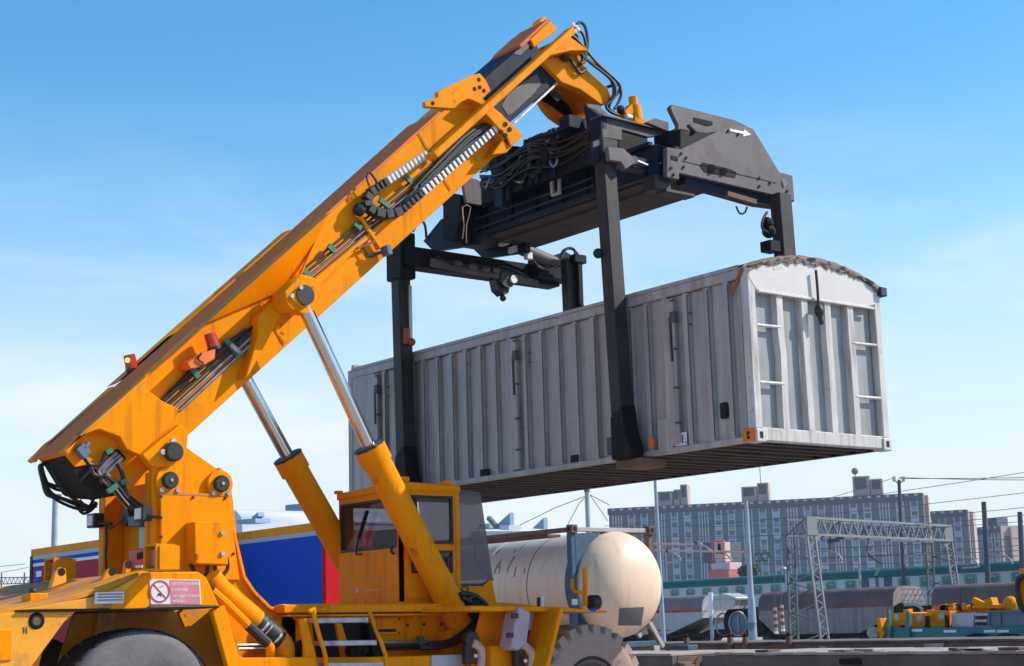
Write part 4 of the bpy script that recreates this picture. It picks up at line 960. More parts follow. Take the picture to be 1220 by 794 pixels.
b = part('rod_pin', M_PIN, ca, MB().cyl(([(-5.414, -0.92, 5.844)][0][0], -1.07, [(-5.414, -0.92, 5.844)][0][2]), ([(-5.414, -0.92, 5.844)][0][0], -0.65, [(-5.414, -0.92, 5.844)][0][2]), 0.125, 20))
c0 = [(-5.462, -1, 5.824)][0]
part('pin_lug', M_YEL, ca, MB().prism([(-5.687, 5.874), (-5.448, 6.102), (-5.183, 6.058), (-5.221, 5.871), (-5.355, 5.698), (-5.569, 5.644), (-5.652, 5.72)], 'y', -1.02, -0.70), 0.01)
part('pin_plate', M_YEL, ca, MB().prism([(-5.628, 5.803), (-5.473, 5.968), (-5.366, 5.852), (-5.486, 5.681)], 'y', -1.05, -1.02), 0.006)
for q in [(-5.615, -1.06, 5.808), (-5.485, -1.06, 5.927)]:
    part('bolt', M_STEEL, ca, MB().cyl((q[0], -1.085, q[2]), (q[0], -1.05, q[2]), 0.03, 6))

# --- mast side plates flowing into the chassis
mast = [(-7.279, 3.681), (-6.868, 3.934), (-6.44, 3.684), (-6.318, 3.568), (-6.272, 3.28), (-6.225, 2.884), (-6.101, 2.411), (-5.966, 2.233), (-5.763, 2.053), (-5.557, 1.97), (-5.372, 1.957), (-5.375, 1.292), (-7.245, 1.366)]
m1 = part('mast_plate', M_YEL, rs, MB().prism(mast, 'y', -0.74, -0.66), 0.008)
part('mast_plate', M_YEL, rs, MB().prism(mast, 'y', 0.66, 0.74), 0.008)
edge = [(-6.44, 3.684), (-6.318, 3.568), (-6.272, 3.28), (-6.225, 2.884), (-6.101, 2.411), (-5.966, 2.233), (-5.763, 2.053), (-5.557, 1.97), (-5.372, 1.957)]
for i in range(len(edge) - 1):
    (xa, za), (xb, zb) = edge[i], edge[i + 1]
    part('mast_flange', M_YEL, m1, MB().bar((xa, -0.74, za), (xb, -0.74, zb), 0.10, 0.04, up=(0.7, 0, 0.7)), 0.006)
part('mast_cover', M_YEL, m1, MB().prism([(-7.199, 3.38), (-6.293, 3.376), (-6.247, 2.882), (-6.167, 2.371), (-6.54, 2.372), (-7.176, 2.414)], 'y', -0.80, -0.741), 0.012)
part('cover_seam', M_YELD, m1, MB().prism([(-7.213, 3.385), (-6.32, 3.381), (-6.32, 3.351), (-7.212, 3.356)], 'y', -0.805, -0.80))
for (px_) in ([(-7.085, -0.76, 3.519)][0], [(-6.427, -0.76, 3.501)][0]):
    x, z = px_[0], px_[2]
    p = part('pin_boss', M_YEL, m1, MB().cyl((x, -0.80, z), (x, -0.741, z), 0.165, 20).box(x - 0.14, x + 0.14, -0.795, -0.742, z - 0.16, z), 0.006)
    part('boss_pin', M_PIN, p, MB().lathe([(0.002, -0.86), (0.085, -0.86), (0.10, -0.84), (0.10, -0.80), (0.002, -0.80)], (x, 0, z), 'y', 20))
    part('boss_center', M_STEEL, p, MB().cyl((x, -0.872, z), (x, -0.86, z), 0.02, 8))
    for dx in (-0.10, 0.10): part('bolt', M_STEEL, p, MB().cyl((x + dx, -0.825, z - 0.11), (x + dx, -0.795, z - 0.11), 0.03, 6))
bx = part('electric_box', M_YEL, m1, MB().prism([(-6.881, 3.031), (-6.463, 3.038), (-6.449, 2.535), (-6.866, 2.544)], 'y', -1.04, -0.80), 0.012)
part('box_lid', M_YEL, bx, MB().prism([(-6.896, 3.028), (-6.479, 3.036), (-6.465, 2.543), (-6.881, 2.552)], 'y', -1.065, -1.04), 0.008)
for q in [(-6.543, -1.07, 2.907), (-6.541, -1.07, 2.667)]:
    part('lid_screw', M_STEEL, bx, MB().cyl((q[0], -1.09, q[2]), (q[0], -1.065, q[2]), 0.028, 8))
for q in ([(-6.894, -0.95, 2.547), (-6.862, -0.95, 2.519), (-6.83, -0.95, 2.461)], [(-6.66, -0.95, 2.547), (-6.681, -0.95, 2.442), (-6.744, -0.95, 2.347)], [(-6.575, -0.95, 2.548), (-6.574, -0.95, 2.423), (-6.68, -0.95, 2.327), (-6.765, -0.95, 2.271)], [(-6.439, -0.98, 2.633), (-6.428, -0.98, 2.498), (-6.546, -0.98, 2.383), (-6.695, -0.98, 2.288)]):
    part('box_cable', M_BLK, bx, MB().tube(q, 0.022, 6))
# rear of the mast
XR = -7.27
rp_ = part('mast_rear_plate', M_YEL, rs, MB().box(XR + 0.25, XR + 0.31, -0.66, 0.66, 2.45, 3.55), 0.006)
part('rear_flange', M_YEL, rp_, MB().box(XR - 0.01, XR + 0.25, 0.56, 0.655, 2.4, 3.7), 0.01)
part('rear_flange', M_YEL, rp_, MB().box(XR - 0.01, XR + 0.25, -0.655, -0.56, 2.4, 3.62), 0.01)
part('rear_light', M_BLK, rp_, MB().lathe([(0.002, 0), (0.10, 0.0), (0.12, 0.05), (0.12, 0.16), (0.002, 0.16)], (XR + 0.08, [(0.162, 3.166)][0][0], [(0.162, 3.166)][0][1]), 'x', 18))
part('control_box', M_BGREY, rp_, MB().prism([(-0.095, 3.148), (-0.414, 3.144), (-0.441, 3.016), (-0.123, 3.027)], 'x', -7.28, -7.1), 0.01)
part('cover_panel', M_FARW, rp_, MB().prism([(-0.114, 3.03), (-0.318, 3.026), (-0.326, 2.752), (-0.123, 2.753)], 'x', -7.14, -7.05), 0.01)
r_ = part('extinguisher_box', M_REDP, rp_, MB().prism([(-0.459, 2.733), (-0.835, 2.741), (-0.842, 2.514), (-0.466, 2.522)], 'x', -7.42, -7.2), 0.012)
part('box_window', M_DARK, r_, MB().prism([(-0.7, 2.691), (-0.941, 2.697), (-0.943, 2.622), (-0.703, 2.615)], 'x', -7.43, -7.42))
part('box_label', M_TEXTW, r_, MB().prism([(-0.661, 2.551), (-0.837, 2.547), (-0.838, 2.519), (-0.662, 2.522)], 'x', -7.43, -7.42))
part('rear_cable', M_BLK, rp_, MB().tube([(-7.3, 0.461, 3.095), (-7.3, 0.428, 2.892), (-7.3, 0.445, 2.723), (-7.3, 0.412, 2.542)], 0.014, 6))
part('rear_cable', M_BLK, rp_, MB().tube([(-7.3, 0.561, 3.132), (-7.3, 0.362, 3.038), (-7.3, 0.126, 3.082), (-7.3, -0.06, 3.128)], 0.012, 6))
for P in ([(-7.35, 0.643, 3.146)][0], [(-7.4, -0.809, 3.122)][0]):
    p = Vector(P)
    o = part('rear_lamp', M_PIN, rp_, MB().box(p.x - 0.07, p.x + 0.06, p.y - 0.11, p.y + 0.11, p.z - 0.08, p.z + 0.09).bar(p + Vector((0, -0.1, -0.03)), p + Vector((0.12, -0.22, -0.05)), 0.05, 0.04), 0.01)
    part('lamp_glass', M_WHITE, o, MB().box(p.x - 0.082, p.x - 0.07, p.y - 0.08, p.y + 0.08, p.z - 0.055, p.z + 0.065))
# --- chassis
part('chassis_frame', M_YEL, rs, MB().prism([(-5.58, 1.961), (-5.58, 2.09), (-2.188, 2.064), (-1.615, 2.012), (-1.65, 1.146), (-5.581, 1.3)], 'y', -0.74, -0.66), 0.006)
fr = rs.children[-1]
part('chassis_frame', M_YEL, rs, MB().prism([(-5.58, 1.961), (-5.58, 2.09), (-2.188, 2.064), (-1.615, 2.012), (-1.65, 1.146), (-5.581, 1.3)], 'y', 0.66, 0.74), 0.006)
part('chassis_top', M_YEL, rs, MB().box(-6.0, -2.2, -0.659, 0.659, 1.75, 1.95), 0.01)
part('deck_beam', M_YEL, fr, MB().prism([(-5.683, 2.076), (-2.328, 2.05), (-2.331, 1.952), (-5.683, 1.978)], 'y', -0.98, -0.741), 0.012)
part('deck_lip', M_YEL, fr, MB().prism([(-5.644, 1.957), (-3.12, 1.932), (-3.12, 1.911), (-5.644, 1.937)], 'y', -1.0, -0.741), 0.004)
part('belly_beam', M_YEL, fr, MB().prism([(-6.288, 1.481), (-4.469, 1.429), (-3.2, 1.417), (-1.827, 1.372), (-1.848, 0.829), (-6.286, 1.045)], 'y', -1.3, -0.741), 0.01)
part('access_panel', M_YEL, fr, MB().prism([(-4.352, 1.907), (-3.861, 1.897), (-3.865, 1.689), (-4.33, 1.69)], 'y', -0.775, -0.741), 0.006)
part('vent_slot', M_DARK, fr, MB().prism([(-4.28, 1.761), (-3.954, 1.758), (-3.955, 1.722), (-4.281, 1.725)], 'y', -0.779, -0.774))
part('dark_recess', M_DARK, fr, MB().prism([(-5.156, 1.882), (-4.408, 1.887), (-4.217, 1.349), (-5.089, 1.361)], 'y', -0.752, -0.742))
for (P, rr_) in (([(-6.229, -0.84, 1.623), (-5.211, -0.84, 1.603)], 0.02), ([(-6.229, -0.84, 1.58), (-5.212, -0.84, 1.558)], 0.02), ([(-4.322, -0.84, 1.597), (-3.249, -0.84, 1.577), (-3.048, -0.84, 1.624), (-2.816, -0.84, 1.747), (-2.635, -0.84, 1.851)], 0.028), ([(-4.298, -0.84, 1.545), (-3.512, -0.84, 1.532), (-3.25, -0.84, 1.545), (-2.954, -0.84, 1.622), (-2.707, -0.84, 1.744), (-2.566, -0.84, 1.871)], 0.04)):
    part('steel_pipe', M_PIPE if rr_ < 0.03 else M_BLK, fr, MB().tube(P, rr_, 8, 3))
part('pipe_clamp', M_GREEN, fr, MB().bar([(-3.639, -0.86, 1.661)][0], [(-3.63, -0.86, 1.504)][0], 0.06, 0.08))
part('pipe_clamp', M_GREEN, fr, MB().bar([(-5.615, -0.86, 1.693)][0], [(-5.57, -0.86, 1.574)][0], 0.06, 0.08))
for q in ([(-5.268, -0.86, 1.882), (-5.362, -0.86, 1.864), (-5.454, -0.86, 1.906), (-5.477, -0.86, 1.966)], [(-3.903, -0.86, 1.917), (-3.826, -0.86, 1.947), (-3.75, -0.86, 1.935), (-3.776, -0.86, 1.893)]):
    part('handle_loop', M_YEL, fr, MB().tube(q, 0.02, 7))
# --- big air pipes on the flank
ap = part('intake_pipe', M_YEL, rs, MB().tube([(-6.793, -1.25, 2.392), (-6.665, -1.25, 2.25), (-6.365, -1.25, 2.02), (-6.159, -1.25, 1.854)], 0.135, 16, 3))
part('rubber_sleeve', M_BLK, ap, MB().tube([(-6.202, -1.25, 1.884), (-6.06, -1.25, 1.776), (-5.917, -1.25, 1.668)], 0.145, 16, 3))
for k, q in enumerate(([(-6.159, -1.25, 1.845), (-6.137, -1.25, 1.825)], [(-5.983, -1.25, 1.717), (-5.961, -1.25, 1.697)], [(-6.104, -1.25, 1.806), (-6.093, -1.25, 1.796)])):
    part('hose_clip', M_CHROME, ap, MB().cyl(q[0], q[1], 0.152, 18))
part('pipe_elbow', M_YEL, ap, MB().tube([(-5.939, -1.25, 1.687), (-5.862, -1.25, 1.618), (-5.84, -1.25, 1.541), (-5.84, -1.25, 1.446)], 0.13, 16, 3))
ap = part('thin_pipe', M_YEL, rs, MB().tube([(-6.823, -1.35, 2.238), (-6.633, -1.35, 2.087), (-6.355, -1.35, 1.838)], 0.055, 10, 2))
part('rubber_sleeve', M_BLK, ap, MB().tube([(-6.365, -1.35, 1.848), (-6.225, -1.35, 1.731), (-6.106, -1.35, 1.634)], 0.06, 10, 2))
part('pipe_elbow', M_YEL, ap, MB().tube([(-6.116, -1.35, 1.644), (-6.073, -1.35, 1.586), (-6.073, -1.35, 1.473)], 0.055, 10, 2))
# --- ladder
ld = part('ladder', M_YEL, rs, MB().prism([(-5.773, 1.899), (-5.694, 1.907), (-5.65, 1.762), (-5.529, 1.358), (-5.519, 1.159), (-5.72, 1.168), (-5.718, 1.593)], 'y', -1.52, -1.46), 0.006)
part('stringer', M_YEL, ld, MB().prism([(-4.973, 1.844), (-4.89, 1.842), (-4.708, 1.328), (-4.688, 1.122), (-4.83, 1.128)], 'y', -1.0, -0.95), 0.006)
for (P) in ([(-5.62, -1.45, 1.877), (-4.905, -1.45, 1.873)], [(-5.543, -1.45, 1.617), (-4.79, -1.45, 1.605)], [(-5.465, -1.45, 1.365), (-4.699, -1.45, 1.347)]):
    part('ladder_step', M_STEEL, ld, MB().bar(P[0], P[1], 0.34, 0.06), 0.008)
for q in ([(-5.709, -1.6, 1.981), (-5.63, -1.6, 2.008), (-5.642, -1.6, 1.951), (-5.565, -1.6, 1.683), (-5.488, -1.6, 1.461), (-5.479, -1.6, 1.158)], [(-4.905, -1.6, 2.036), (-4.791, -1.6, 1.74), (-4.665, -1.6, 1.463), (-4.647, -1.6, 1.121)]):
    part('handrail', M_YEL, ld, MB().tube(q, 0.026, 8, 2))
part('lower_deck', M_YEL, rs, MB().prism([(-6.584, 1.49), (-5.607, 1.466), (-5.564, 1.161), (-6.582, 1.205)], 'y', -1.56, -1.3), 0.01)
dk = rs.children[-1]
for q in [(-5.654, -1.2, 1.536), (-5.564, -1.2, 1.571), (-4.869, -1.2, 1.511), (-4.749, -1.2, 1.546)]:
    part('valve_unit', M_GRIME, dk, MB().ball(q, 0.1, 8))
part('step_block', M_GRIME, fr, MB().prism([(-4.481, 1.814), (-4.357, 1.842), (-4.167, 1.306), (-4.171, 1.093), (-4.344, 1.101), (-4.435, 1.559)], 'y', -0.95, -0.76), 0.01)
# --- hoses at cylinder foot
b = part('foot_valve', M_GRIME, rs, MB().ball([(-2.954, -1, 2.003)][0], 0.16, 10).ball([(-2.741, -1, 1.892)][0], 0.14, 10), 0.0)
for q in ([(-3.183, -1.1, 2.172), (-3.023, -1.1, 2.171), (-2.863, -1.1, 2.105), (-2.758, -1.1, 2.018), (-2.789, -1.1, 1.891)], [(-3.157, -1.1, 2.13), (-2.999, -1.1, 2.064), (-2.895, -1.1, 1.956), (-2.844, -1.1, 1.849)], [(-3.079, -1.1, 2.086), (-2.943, -1.1, 2.149), (-2.811, -1.1, 2.062)], [(-3.856, -1.15, 1.52), (-3.472, -1.15, 1.529), (-3.128, -1.15, 1.644), (-2.91, -1.15, 1.807), (-2.797, -1.15, 1.975)], [(-3.707, -1.12, 1.556), (-3.371, -1.12, 1.588), (-3.077, -1.12, 1.748), (-2.857, -1.12, 1.934)]):
    part('hose', M_BLK, b, MB().tube(q, 0.032, 7))
part('cylinder_foot', M_YEL, rs, MB().prism([(-3.334, 1.714), (-2.757, 1.807), (-2.418, 1.692), (-2.573, 1.183), (-3.242, 1.209)], 'y', -1.02, -0.76), 0.012)
# --- work lights with bent pale pipes near the front wing
for q, pp in (([(-3.346, -1.55, 1.603)][0], [(-3.372, -1.6, 1.563), (-3.282, -1.6, 1.519), (-3.233, -1.6, 1.436), (-3.253, -1.6, 1.212)]), ([(-2.802, -1.85, 1.524)][0], [(-2.828, -1.9, 1.524), (-2.724, -1.9, 1.459), (-2.674, -1.9, 1.375), (-2.694, -1.9, 1.192)])):
    q = Vector(q)
    o = part('side_lamp', M_PIN, rs, MB().cyl(q + Vector((0, 0.08, 0)), q + Vector((-0.03, -0.06, 0)), 0.10, 14).box(q.x - 0.12, q.x + 0.02, q.y - 0.04, q.y + 0.06, q.z - 0.30, q.z - 0.05), 0.01)
    part('lamp_pipe', M_FLESH, o, MB().tube(pp, 0.055, 10))
    part('lamp_spark', M_TEXTW, o, MB().ball(q + Vector((-0.02, -0.1, -0.2)), 0.025, 8))
part('number_plate', M_SHEET, rs, MB().prism([(-3.8, 1.425), (-3.325, 1.42), (-3.329, 1.286), (-3.803, 1.283)], 'y', -1.335, -1.305))
part('front_mud_panel', M_YEL, rs, MB().prism([(-3.175, 1.515), (-2.831, 1.526), (-2.822, 1.042), (-3.19, 1.058)], 'y', -1.72, -1.5), 0.006)
# --- front wing
wg = part('front_wing', M_YEL, rs, MB().prism([(-3.129, 1.98), (-2.434, 1.938), (-2.679, 1.232), (-2.754, 1.042), (-3.328, 1.067), (-3.288, 1.517)], 'y', -1.5, -1.46), 0.006)
part('wing_edge', M_YEL, wg, MB().bar([(-2.422, -1.97, 1.958)][0], [(-2.696, -1.97, 1.223)][0], 0.5, 0.06, up=(1, 0, 0)), 0.01)
part('wing_top', M_YEL, wg, MB().prism([(-3.679, 2.008), (-2.429, 1.979), (-1.489, 1.911), (-1.49, 1.89), (-2.432, 1.916), (-3.68, 1.948)], 'y', -2.0, -0.8), 0.008)
part('pale_sheet', M_SHEET, wg, MB().prism([(-2.388, 1.948), (-2.124, 1.944), (-2.232, 1.69), (-2.453, 1.695)], 'y', -1.52, -1.503))
part('warning_triangle', M_TEXT, wg, MB().prism([(-2.372, 1.662), (-2.341, 1.397), (-2.491, 1.402)], 'y', -1.51, -1.503))
part('triangle_face', M_YEL, wg, MB().prism([(-2.387, 1.625), (-2.367, 1.419), (-2.471, 1.422)], 'y', -1.515, -1.51))
part('triangle_mark', M_TEXT, wg, MB().prism([(-2.404, 1.578), (-2.39, 1.578), (-2.414, 1.494), (-2.434, 1.495)], 'y', -1.52, -1.515))
part('sticker', M_BLUE, wg, MB().prism([(-1.775, 1.949), (-1.69, 1.943), (-1.677, 1.908), (-1.777, 1.912)], 'y', -2.006, -2.001))
pk = part('pink_case', M_LILAC, rs, MB().prism([(-2.983, 1.988), (-2.787, 1.913), (-2.868, 1.525), (-3.016, 1.448), (-3.119, 1.491), (-3.042, 1.815)], 'y', -2.05, -1.8), 0.015)
part('case_front', M_LILACD, pk, MB().prism([(-1.408, 1.978), (-1.635, 2.003), (-1.474, 1.494), (-1.211, 1.517)], 'x', -2.8, -2.62), 0.012)
for q in [(-3.055, -2.07, 1.874), (-3.142, -2.07, 1.643)]:
    part('latch', M_PIN, pk, MB().box(q[0] - 0.05, q[0] + 0.05, -2.08, -2.04, q[2] - 0.03, q[2] + 0.03), 0.008)
part('mirror_arm', M_YEL, wg, MB().tube([(-1.604, -1.7, 1.985), (-1.592, -1.7, 2.223), (-1.58, -1.7, 2.484)], 0.035, 8, 1))
part('mirror_arm', M_YEL, wg, MB().tube([(-1.61, -1.7, 2.158), (-1.696, -1.7, 2.159), (-1.782, -1.7, 2.171), (-1.821, -1.7, 2.246), (-1.803, -1.7, 2.333)], 0.022, 8, 2))
part('lamp_can', M_BLK, wg, MB().cyl([(-1.515, -1.7, 2.027)][0], [(-1.384, -1.7, 2.025)][0], 0.10, 12), 0.01)
part('white_tag', M_TEXTW, wg, MB().box(*[[(-1.833, -1.7, 1.988)][0][0], [(-1.747, -1.7, 1.987)][0][0], -1.72, -1.70, [(-1.79, -1.7, 1.998)][0][2], [(-1.786, -1.7, 2.074)][0][2]]))
part('bottle', M_BLK, wg, MB().cyl([(-2.352, -1.7, 1.985)][0], [(-2.347, -1.7, 2.102)][0], 0.05, 8))
part('white_rod', M_WHITE, wg, MB().cyl([(-2.365, -1.75, 1.984)][0], [(-2.36, -1.75, 2.111)][0], 0.025, 8))

# --- rear wing, counterweight
rwg = part('rear_wing', M_YEL, rs, MB().prism([(-8.329, 2.075), (-7.998, 2.365), (-7.961, 2.409), (-7.33, 2.417), (-7.24, 2.363), (-7.18, 2.255), (-7.078, 2.048), (-8.328, 2.032)], 'y', -2.03, -1.97), 0.01)
wt = [(-9.285, 2.04), (-8.782, 2.149), (-8.332, 2.264), (-7.999, 2.409), (-7.33, 2.417), (-7.301, 2.443), (-7.999, 2.444), (-8.352, 2.315), (-8.959, 2.168), (-9.285, 2.073)]
part('wing_skirt', M_YELW, rwg, MB().prism([(-9.285, 2.048), (-8.531, 2.163), (-8.24, 2.263), (-7.998, 2.383), (-7.937, 2.052), (-8.601, 2.045)], 'y', -2.02, -1.96), 0.006)
part('wing_lip', M_GRIME, rwg, MB().prism([(-9.304, 2.047), (-8.166, 2.037), (-7.104, 2.056), (-7.104, 2.034), (-8.165, 2.016), (-9.303, 2.031)], 'y', -2.07, -0.9))
part('rear_hood', M_YELD, rs, MB().prism([(-9.964, 1.979), (-9.285, 2.073), (-8.783, 2.174), (-8.333, 2.289), (-7.999, 2.418), (-7.321, 2.425), (-7.24, 2.363), (-7.24, 2.327), (-7.998, 2.348), (-8.331, 2.221), (-8.781, 2.107), (-9.284, 2.015), (-9.962, 1.915)], 'y', -1.96, 1.9), 0.01)
hd = rs.children[-1]
part('hood_core', M_YELW, hd, MB().prism([(-9.962, 1.915), (-9.284, 2.007), (-8.781, 2.099), (-8.331, 2.212), (-7.998, 2.339), (-7.24, 2.327), (-7.238, 2.077), (-8.601, 2.045), (-9.957, 1.795)], 'y', -0.9, 1.85))
cw = part('counterweight', M_YELW, rs, MB().prism([(-10.123, 1.942), (-9.284, 2.032), (-8.69, 2.03), (-8.821, 1.915), (-9.149, 1.487), (-9.195, 1.325), (-10.101, 1.365)], 'y', -2.03, 2.0), 0.012)
part('cw_panel', M_YEL, cw, MB().prism([(-9.564, 1.865), (-9.362, 1.86), (-9.353, 1.559), (-9.554, 1.55)], 'y', -2.05, -2.03), 0.008)
part('lift_hole', M_GRIME, cw, MB().lathe([(0.045, -2.045), (0.07, -2.045), (0.085, -2.03), (0.045, -2.03)], ([(-9.108, -2.04, 1.937)][0][0], 0, [(-9.108, -2.04, 1.937)][0][2]), 'y', 18))
part('hole_core', M_RUST, cw, MB().cyl(([(-9.108, -2.04, 1.937)][0][0], -2.04, [(-9.108, -2.04, 1.937)][0][2]), ([(-9.108, -2.04, 1.937)][0][0], -2.03, [(-9.108, -2.04, 1.937)][0][2]), 0.055, 10))
part('painted_number', M_RUST, cw, MB().prism([(-9.244, 1.882), (-9.235, 1.882), (-9.229, 1.816), (-9.238, 1.816)], 'y', -2.036, -2.031).prism([(-9.214, 1.881), (-9.206, 1.881), (-9.199, 1.815), (-9.208, 1.816)], 'y', -2.036, -2.031).prism([(-9.239, 1.853), (-9.209, 1.852), (-9.209, 1.844), (-9.239, 1.845)], 'y', -2.0355, -2.031))
part('well_plate', M_YELW, cw, MB().prism([(-8.912, 1.919), (-8.666, 2.04), (-8.72, 2.041), (-8.857, 1.484), (-8.897, 1.311), (-9.174, 1.323)], 'y', -1.5, -0.95), 0.008)
part('well_pillar', M_YELW, cw, MB().prism([(-8.002, 2.052), (-7.787, 2.049), (-7.838, 1.66), (-8.043, 1.265), (-8.196, 1.271), (-8.053, 1.756)], 'y', -1.0, -0.9), 0.008)
part('well_rod', M_YEL, cw, MB().bar([(-7.138, -1.2, 2.024)][0], [(-7.054, -1.2, 1.856)][0], 0.06, 0.06))
part('well_front', M_YEL, cw, MB().bar([(-7.098, -2, 2.039)][0], [(-6.851, -2, 1.249)][0], 0.09, 0.16, up=(1, 0, 0)), 0.01)
part('well_front_plate', M_YELD, cw, MB().hexa([(-7.118, -2, 2.022), (-6.872, -2, 1.25), (-6.912, -2, 1.252), (-7.158, -2, 2.022)], [(-6.493, -0.8, 2.043), (-6.228, -0.8, 1.211), (-6.272, -0.8, 1.213), (-6.536, -0.8, 2.043)]))
part('well_back', M_YELD, cw, MB().prism([(-8.227, 2.051), (-6.454, 2.06), (-6.036, 1.175), (-8.472, 1.282)], 'y', -0.9, -0.85))
# fittings on the hood
for (P) in ([(-8.738, -1.2, 2.507)], [(-7.737, -1.45, 2.613)]):
    pass
def cage(px0, y, w, h):
    x, yy, z = px0
    o = part('lamp_cage', M_YEL, hd, MB().box(x, x + 0.22, yy - w / 2, yy + w / 2, z, z + 0.02).box(x, x + 0.22, yy - w / 2, yy + w / 2, z + h, z + h + 0.02).box(x, x + 0.22, yy - w / 2, yy - w / 2 + 0.03, z + 0.02, z + h).box(x, x + 0.22, yy + w / 2 - 0.03, yy + w / 2, z + 0.02, z + h).box(x + 0.2, x + 0.22, yy - w / 2 + 0.03, yy + w / 2 - 0.03, z + 0.02, z + h))
    part('tail_lamp', M_LILACD, o, MB().box(x + 0.06, x + 0.18, yy - w / 2 + 0.05, yy + w / 2 - 0.05, z + 0.04, z + h - 0.03), 0.01)
    part('side_guard', M_YEL, o, MB().box(x + 0.03, x + 0.26, yy - w / 2 - 0.02, yy - w / 2 - 0.001, z, z + h), 0.006)
cage([(-8, -2.243, 2.424)][0], 0, 0.30, 0.25)
cage([(-8, 0.445, 2.408)][0], 0, 0.30, 0.26)
for (P, c) in (([(-8.16, -1.35, 2.339), (-8.086, -1.35, 2.464), (-8.039, -1.35, 2.491), (-7.99, -1.35, 2.473), (-7.969, -1.35, 2.356)], M_YEL), ([(-7.883, -1.35, 2.419), (-7.875, -1.35, 2.536), (-7.847, -1.35, 2.582), (-7.817, -1.35, 2.555), (-7.815, -1.35, 2.446)], M_YEL), ([(-8.417, -0.6, 2.297), (-8.364, -0.6, 2.48), (-8.308, -0.6, 2.535), (-8.24, -0.6, 2.516), (-8.227, -0.6, 2.369)], M_YELW)):
    o = part('lifting_eye', c, hd, MB().prism([(x, z) for x, y, z in P], 'y', P[0][1] - 0.04, P[0][1] + 0.04), 0.01)
    q = lerp(P[1], P[3], 0.6)
    part('eye_hole', M_DARK, o, MB().cyl((q[0], P[0][1] - 0.043, q[2] - 0.02), (q[0], P[0][1] - 0.039, q[2] - 0.02), 0.045, 12))
part('eye_base', M_YEL, hd, MB().prism([(-7.969, 2.392), (-7.658, 2.473), (-7.658, 2.436), (-7.969, 2.356)], 'y', -1.5, -1.2), 0.01)
for q in ([(-8.9, -1.172, 2.185)][0], [(-8.2, -0.636, 2.257)][0]):
    o = part('hinge', M_YEL, hd, MB().box(q[0], q[0] + 0.2, q[1] - 0.12, q[1] + 0.12, q[2] - 0.06, q[2] + 0.05), 0.012)
    part('hinge_knob', M_PIN, o, MB().ball((q[0] + 0.08, q[1], q[2] + 0.07), 0.04, 8))
# signs on the rear wing
def on_wing(px0): return px0
s0 = part('warning_sign', M_SIGNW, rwg, MB().prism([(-7.903, 2.346), (-7.32, 2.335), (-7.298, 2.077), (-7.88, 2.085)], 'y', -2.04, -2.032), 0.0)
part('sign_red_field', M_SIGNP, s0, MB().prism([(-7.675, 2.336), (-7.333, 2.326), (-7.311, 2.086), (-7.653, 2.086)], 'y', -2.043, -2.04))
c = [(-7.784, -2.045, 2.214)][0]
part('prohibition_ring', M_SIGNR, s0, MB().lathe([(0.098, -2.044), (0.118, -2.044), (0.118, -2.04), (0.098, -2.04), (0.098, -2.044)], (c[0], 0, c[2]), 'y', 32))
part('prohibition_bar', M_SIGNR, s0, MB().bar((c[0] - 0.075, -2.042, c[2] + 0.075), (c[0] + 0.075, -2.042, c[2] - 0.075), 0.004, 0.016, up=(0.7, 0, 0.7)))
part('pictogram', M_TEXT, s0, MB().prism([(c[0] - 0.03, c[2] - 0.06), (c[0] - 0.005, c[2] - 0.035), (c[0] + 0.02, c[2] - 0.06), (c[0] + 0.012, c[2] - 0.02), (c[0] - 0.02, c[2] - 0.02)], 'y', -2.043, -2.04).prism([(c[0] - 0.02, c[2] + 0.04), (c[0] + 0.05, c[2] + 0.065), (c[0] + 0.03, c[2] + 0.05)], 'y', -2.043, -2.04))
T = [(-7.656, -2.047, 2.279), (-7.655, -2.047, 2.217), (-7.635, -2.047, 2.156), (-7.635, -2.047, 2.103)]
for q, tx, sz in zip(T, ('VIETATO PASSARE', 'E SOSTARE', 'nel raggio di azione', 'della gru'), (0.040, 0.040, 0.041, 0.041)):
    text_mesh('sign_text', tx, M_TEXTW, s0, (q[0], -2.0445, q[2]), (1, 0, 0), (0, 0, 1), sz, depth=0.001)
s1 = part('data_plate', M_SIGNW, rwg, MB().prism([(-8.495, 2.212), (-8.183, 2.218), (-8.19, 2.098), (-8.511, 2.094)], 'y', -2.045, -2.021))
for q in [(-8.472, -2.05, 2.186), (-8.48, -2.05, 2.157), (-8.479, -2.05, 2.127)]:
    part('print_line', M_PLQ, s1, MB().box(q[0], q[0] + 0.28, -2.048, -2.045, q[2], q[2] + 0.012))
part('scuffed_edge', M_RUST, rwg, MB().prism([(-7.904, 2.076), (-7.636, 2.081), (-7.303, 2.068), (-7.144, 2.065), (-7.144, 2.048), (-7.903, 2.05)], 'y', -2.072, -2.04))

# --- cab
XC, YC0, YC1 = -3.80, -0.68, 0.80
cab = part('cab', M_YEL, rs, MB().box(XC + 0.005, -2.42, YC0 + 0.005, YC1 - 0.005, 2.075, 2.10), 0.0)
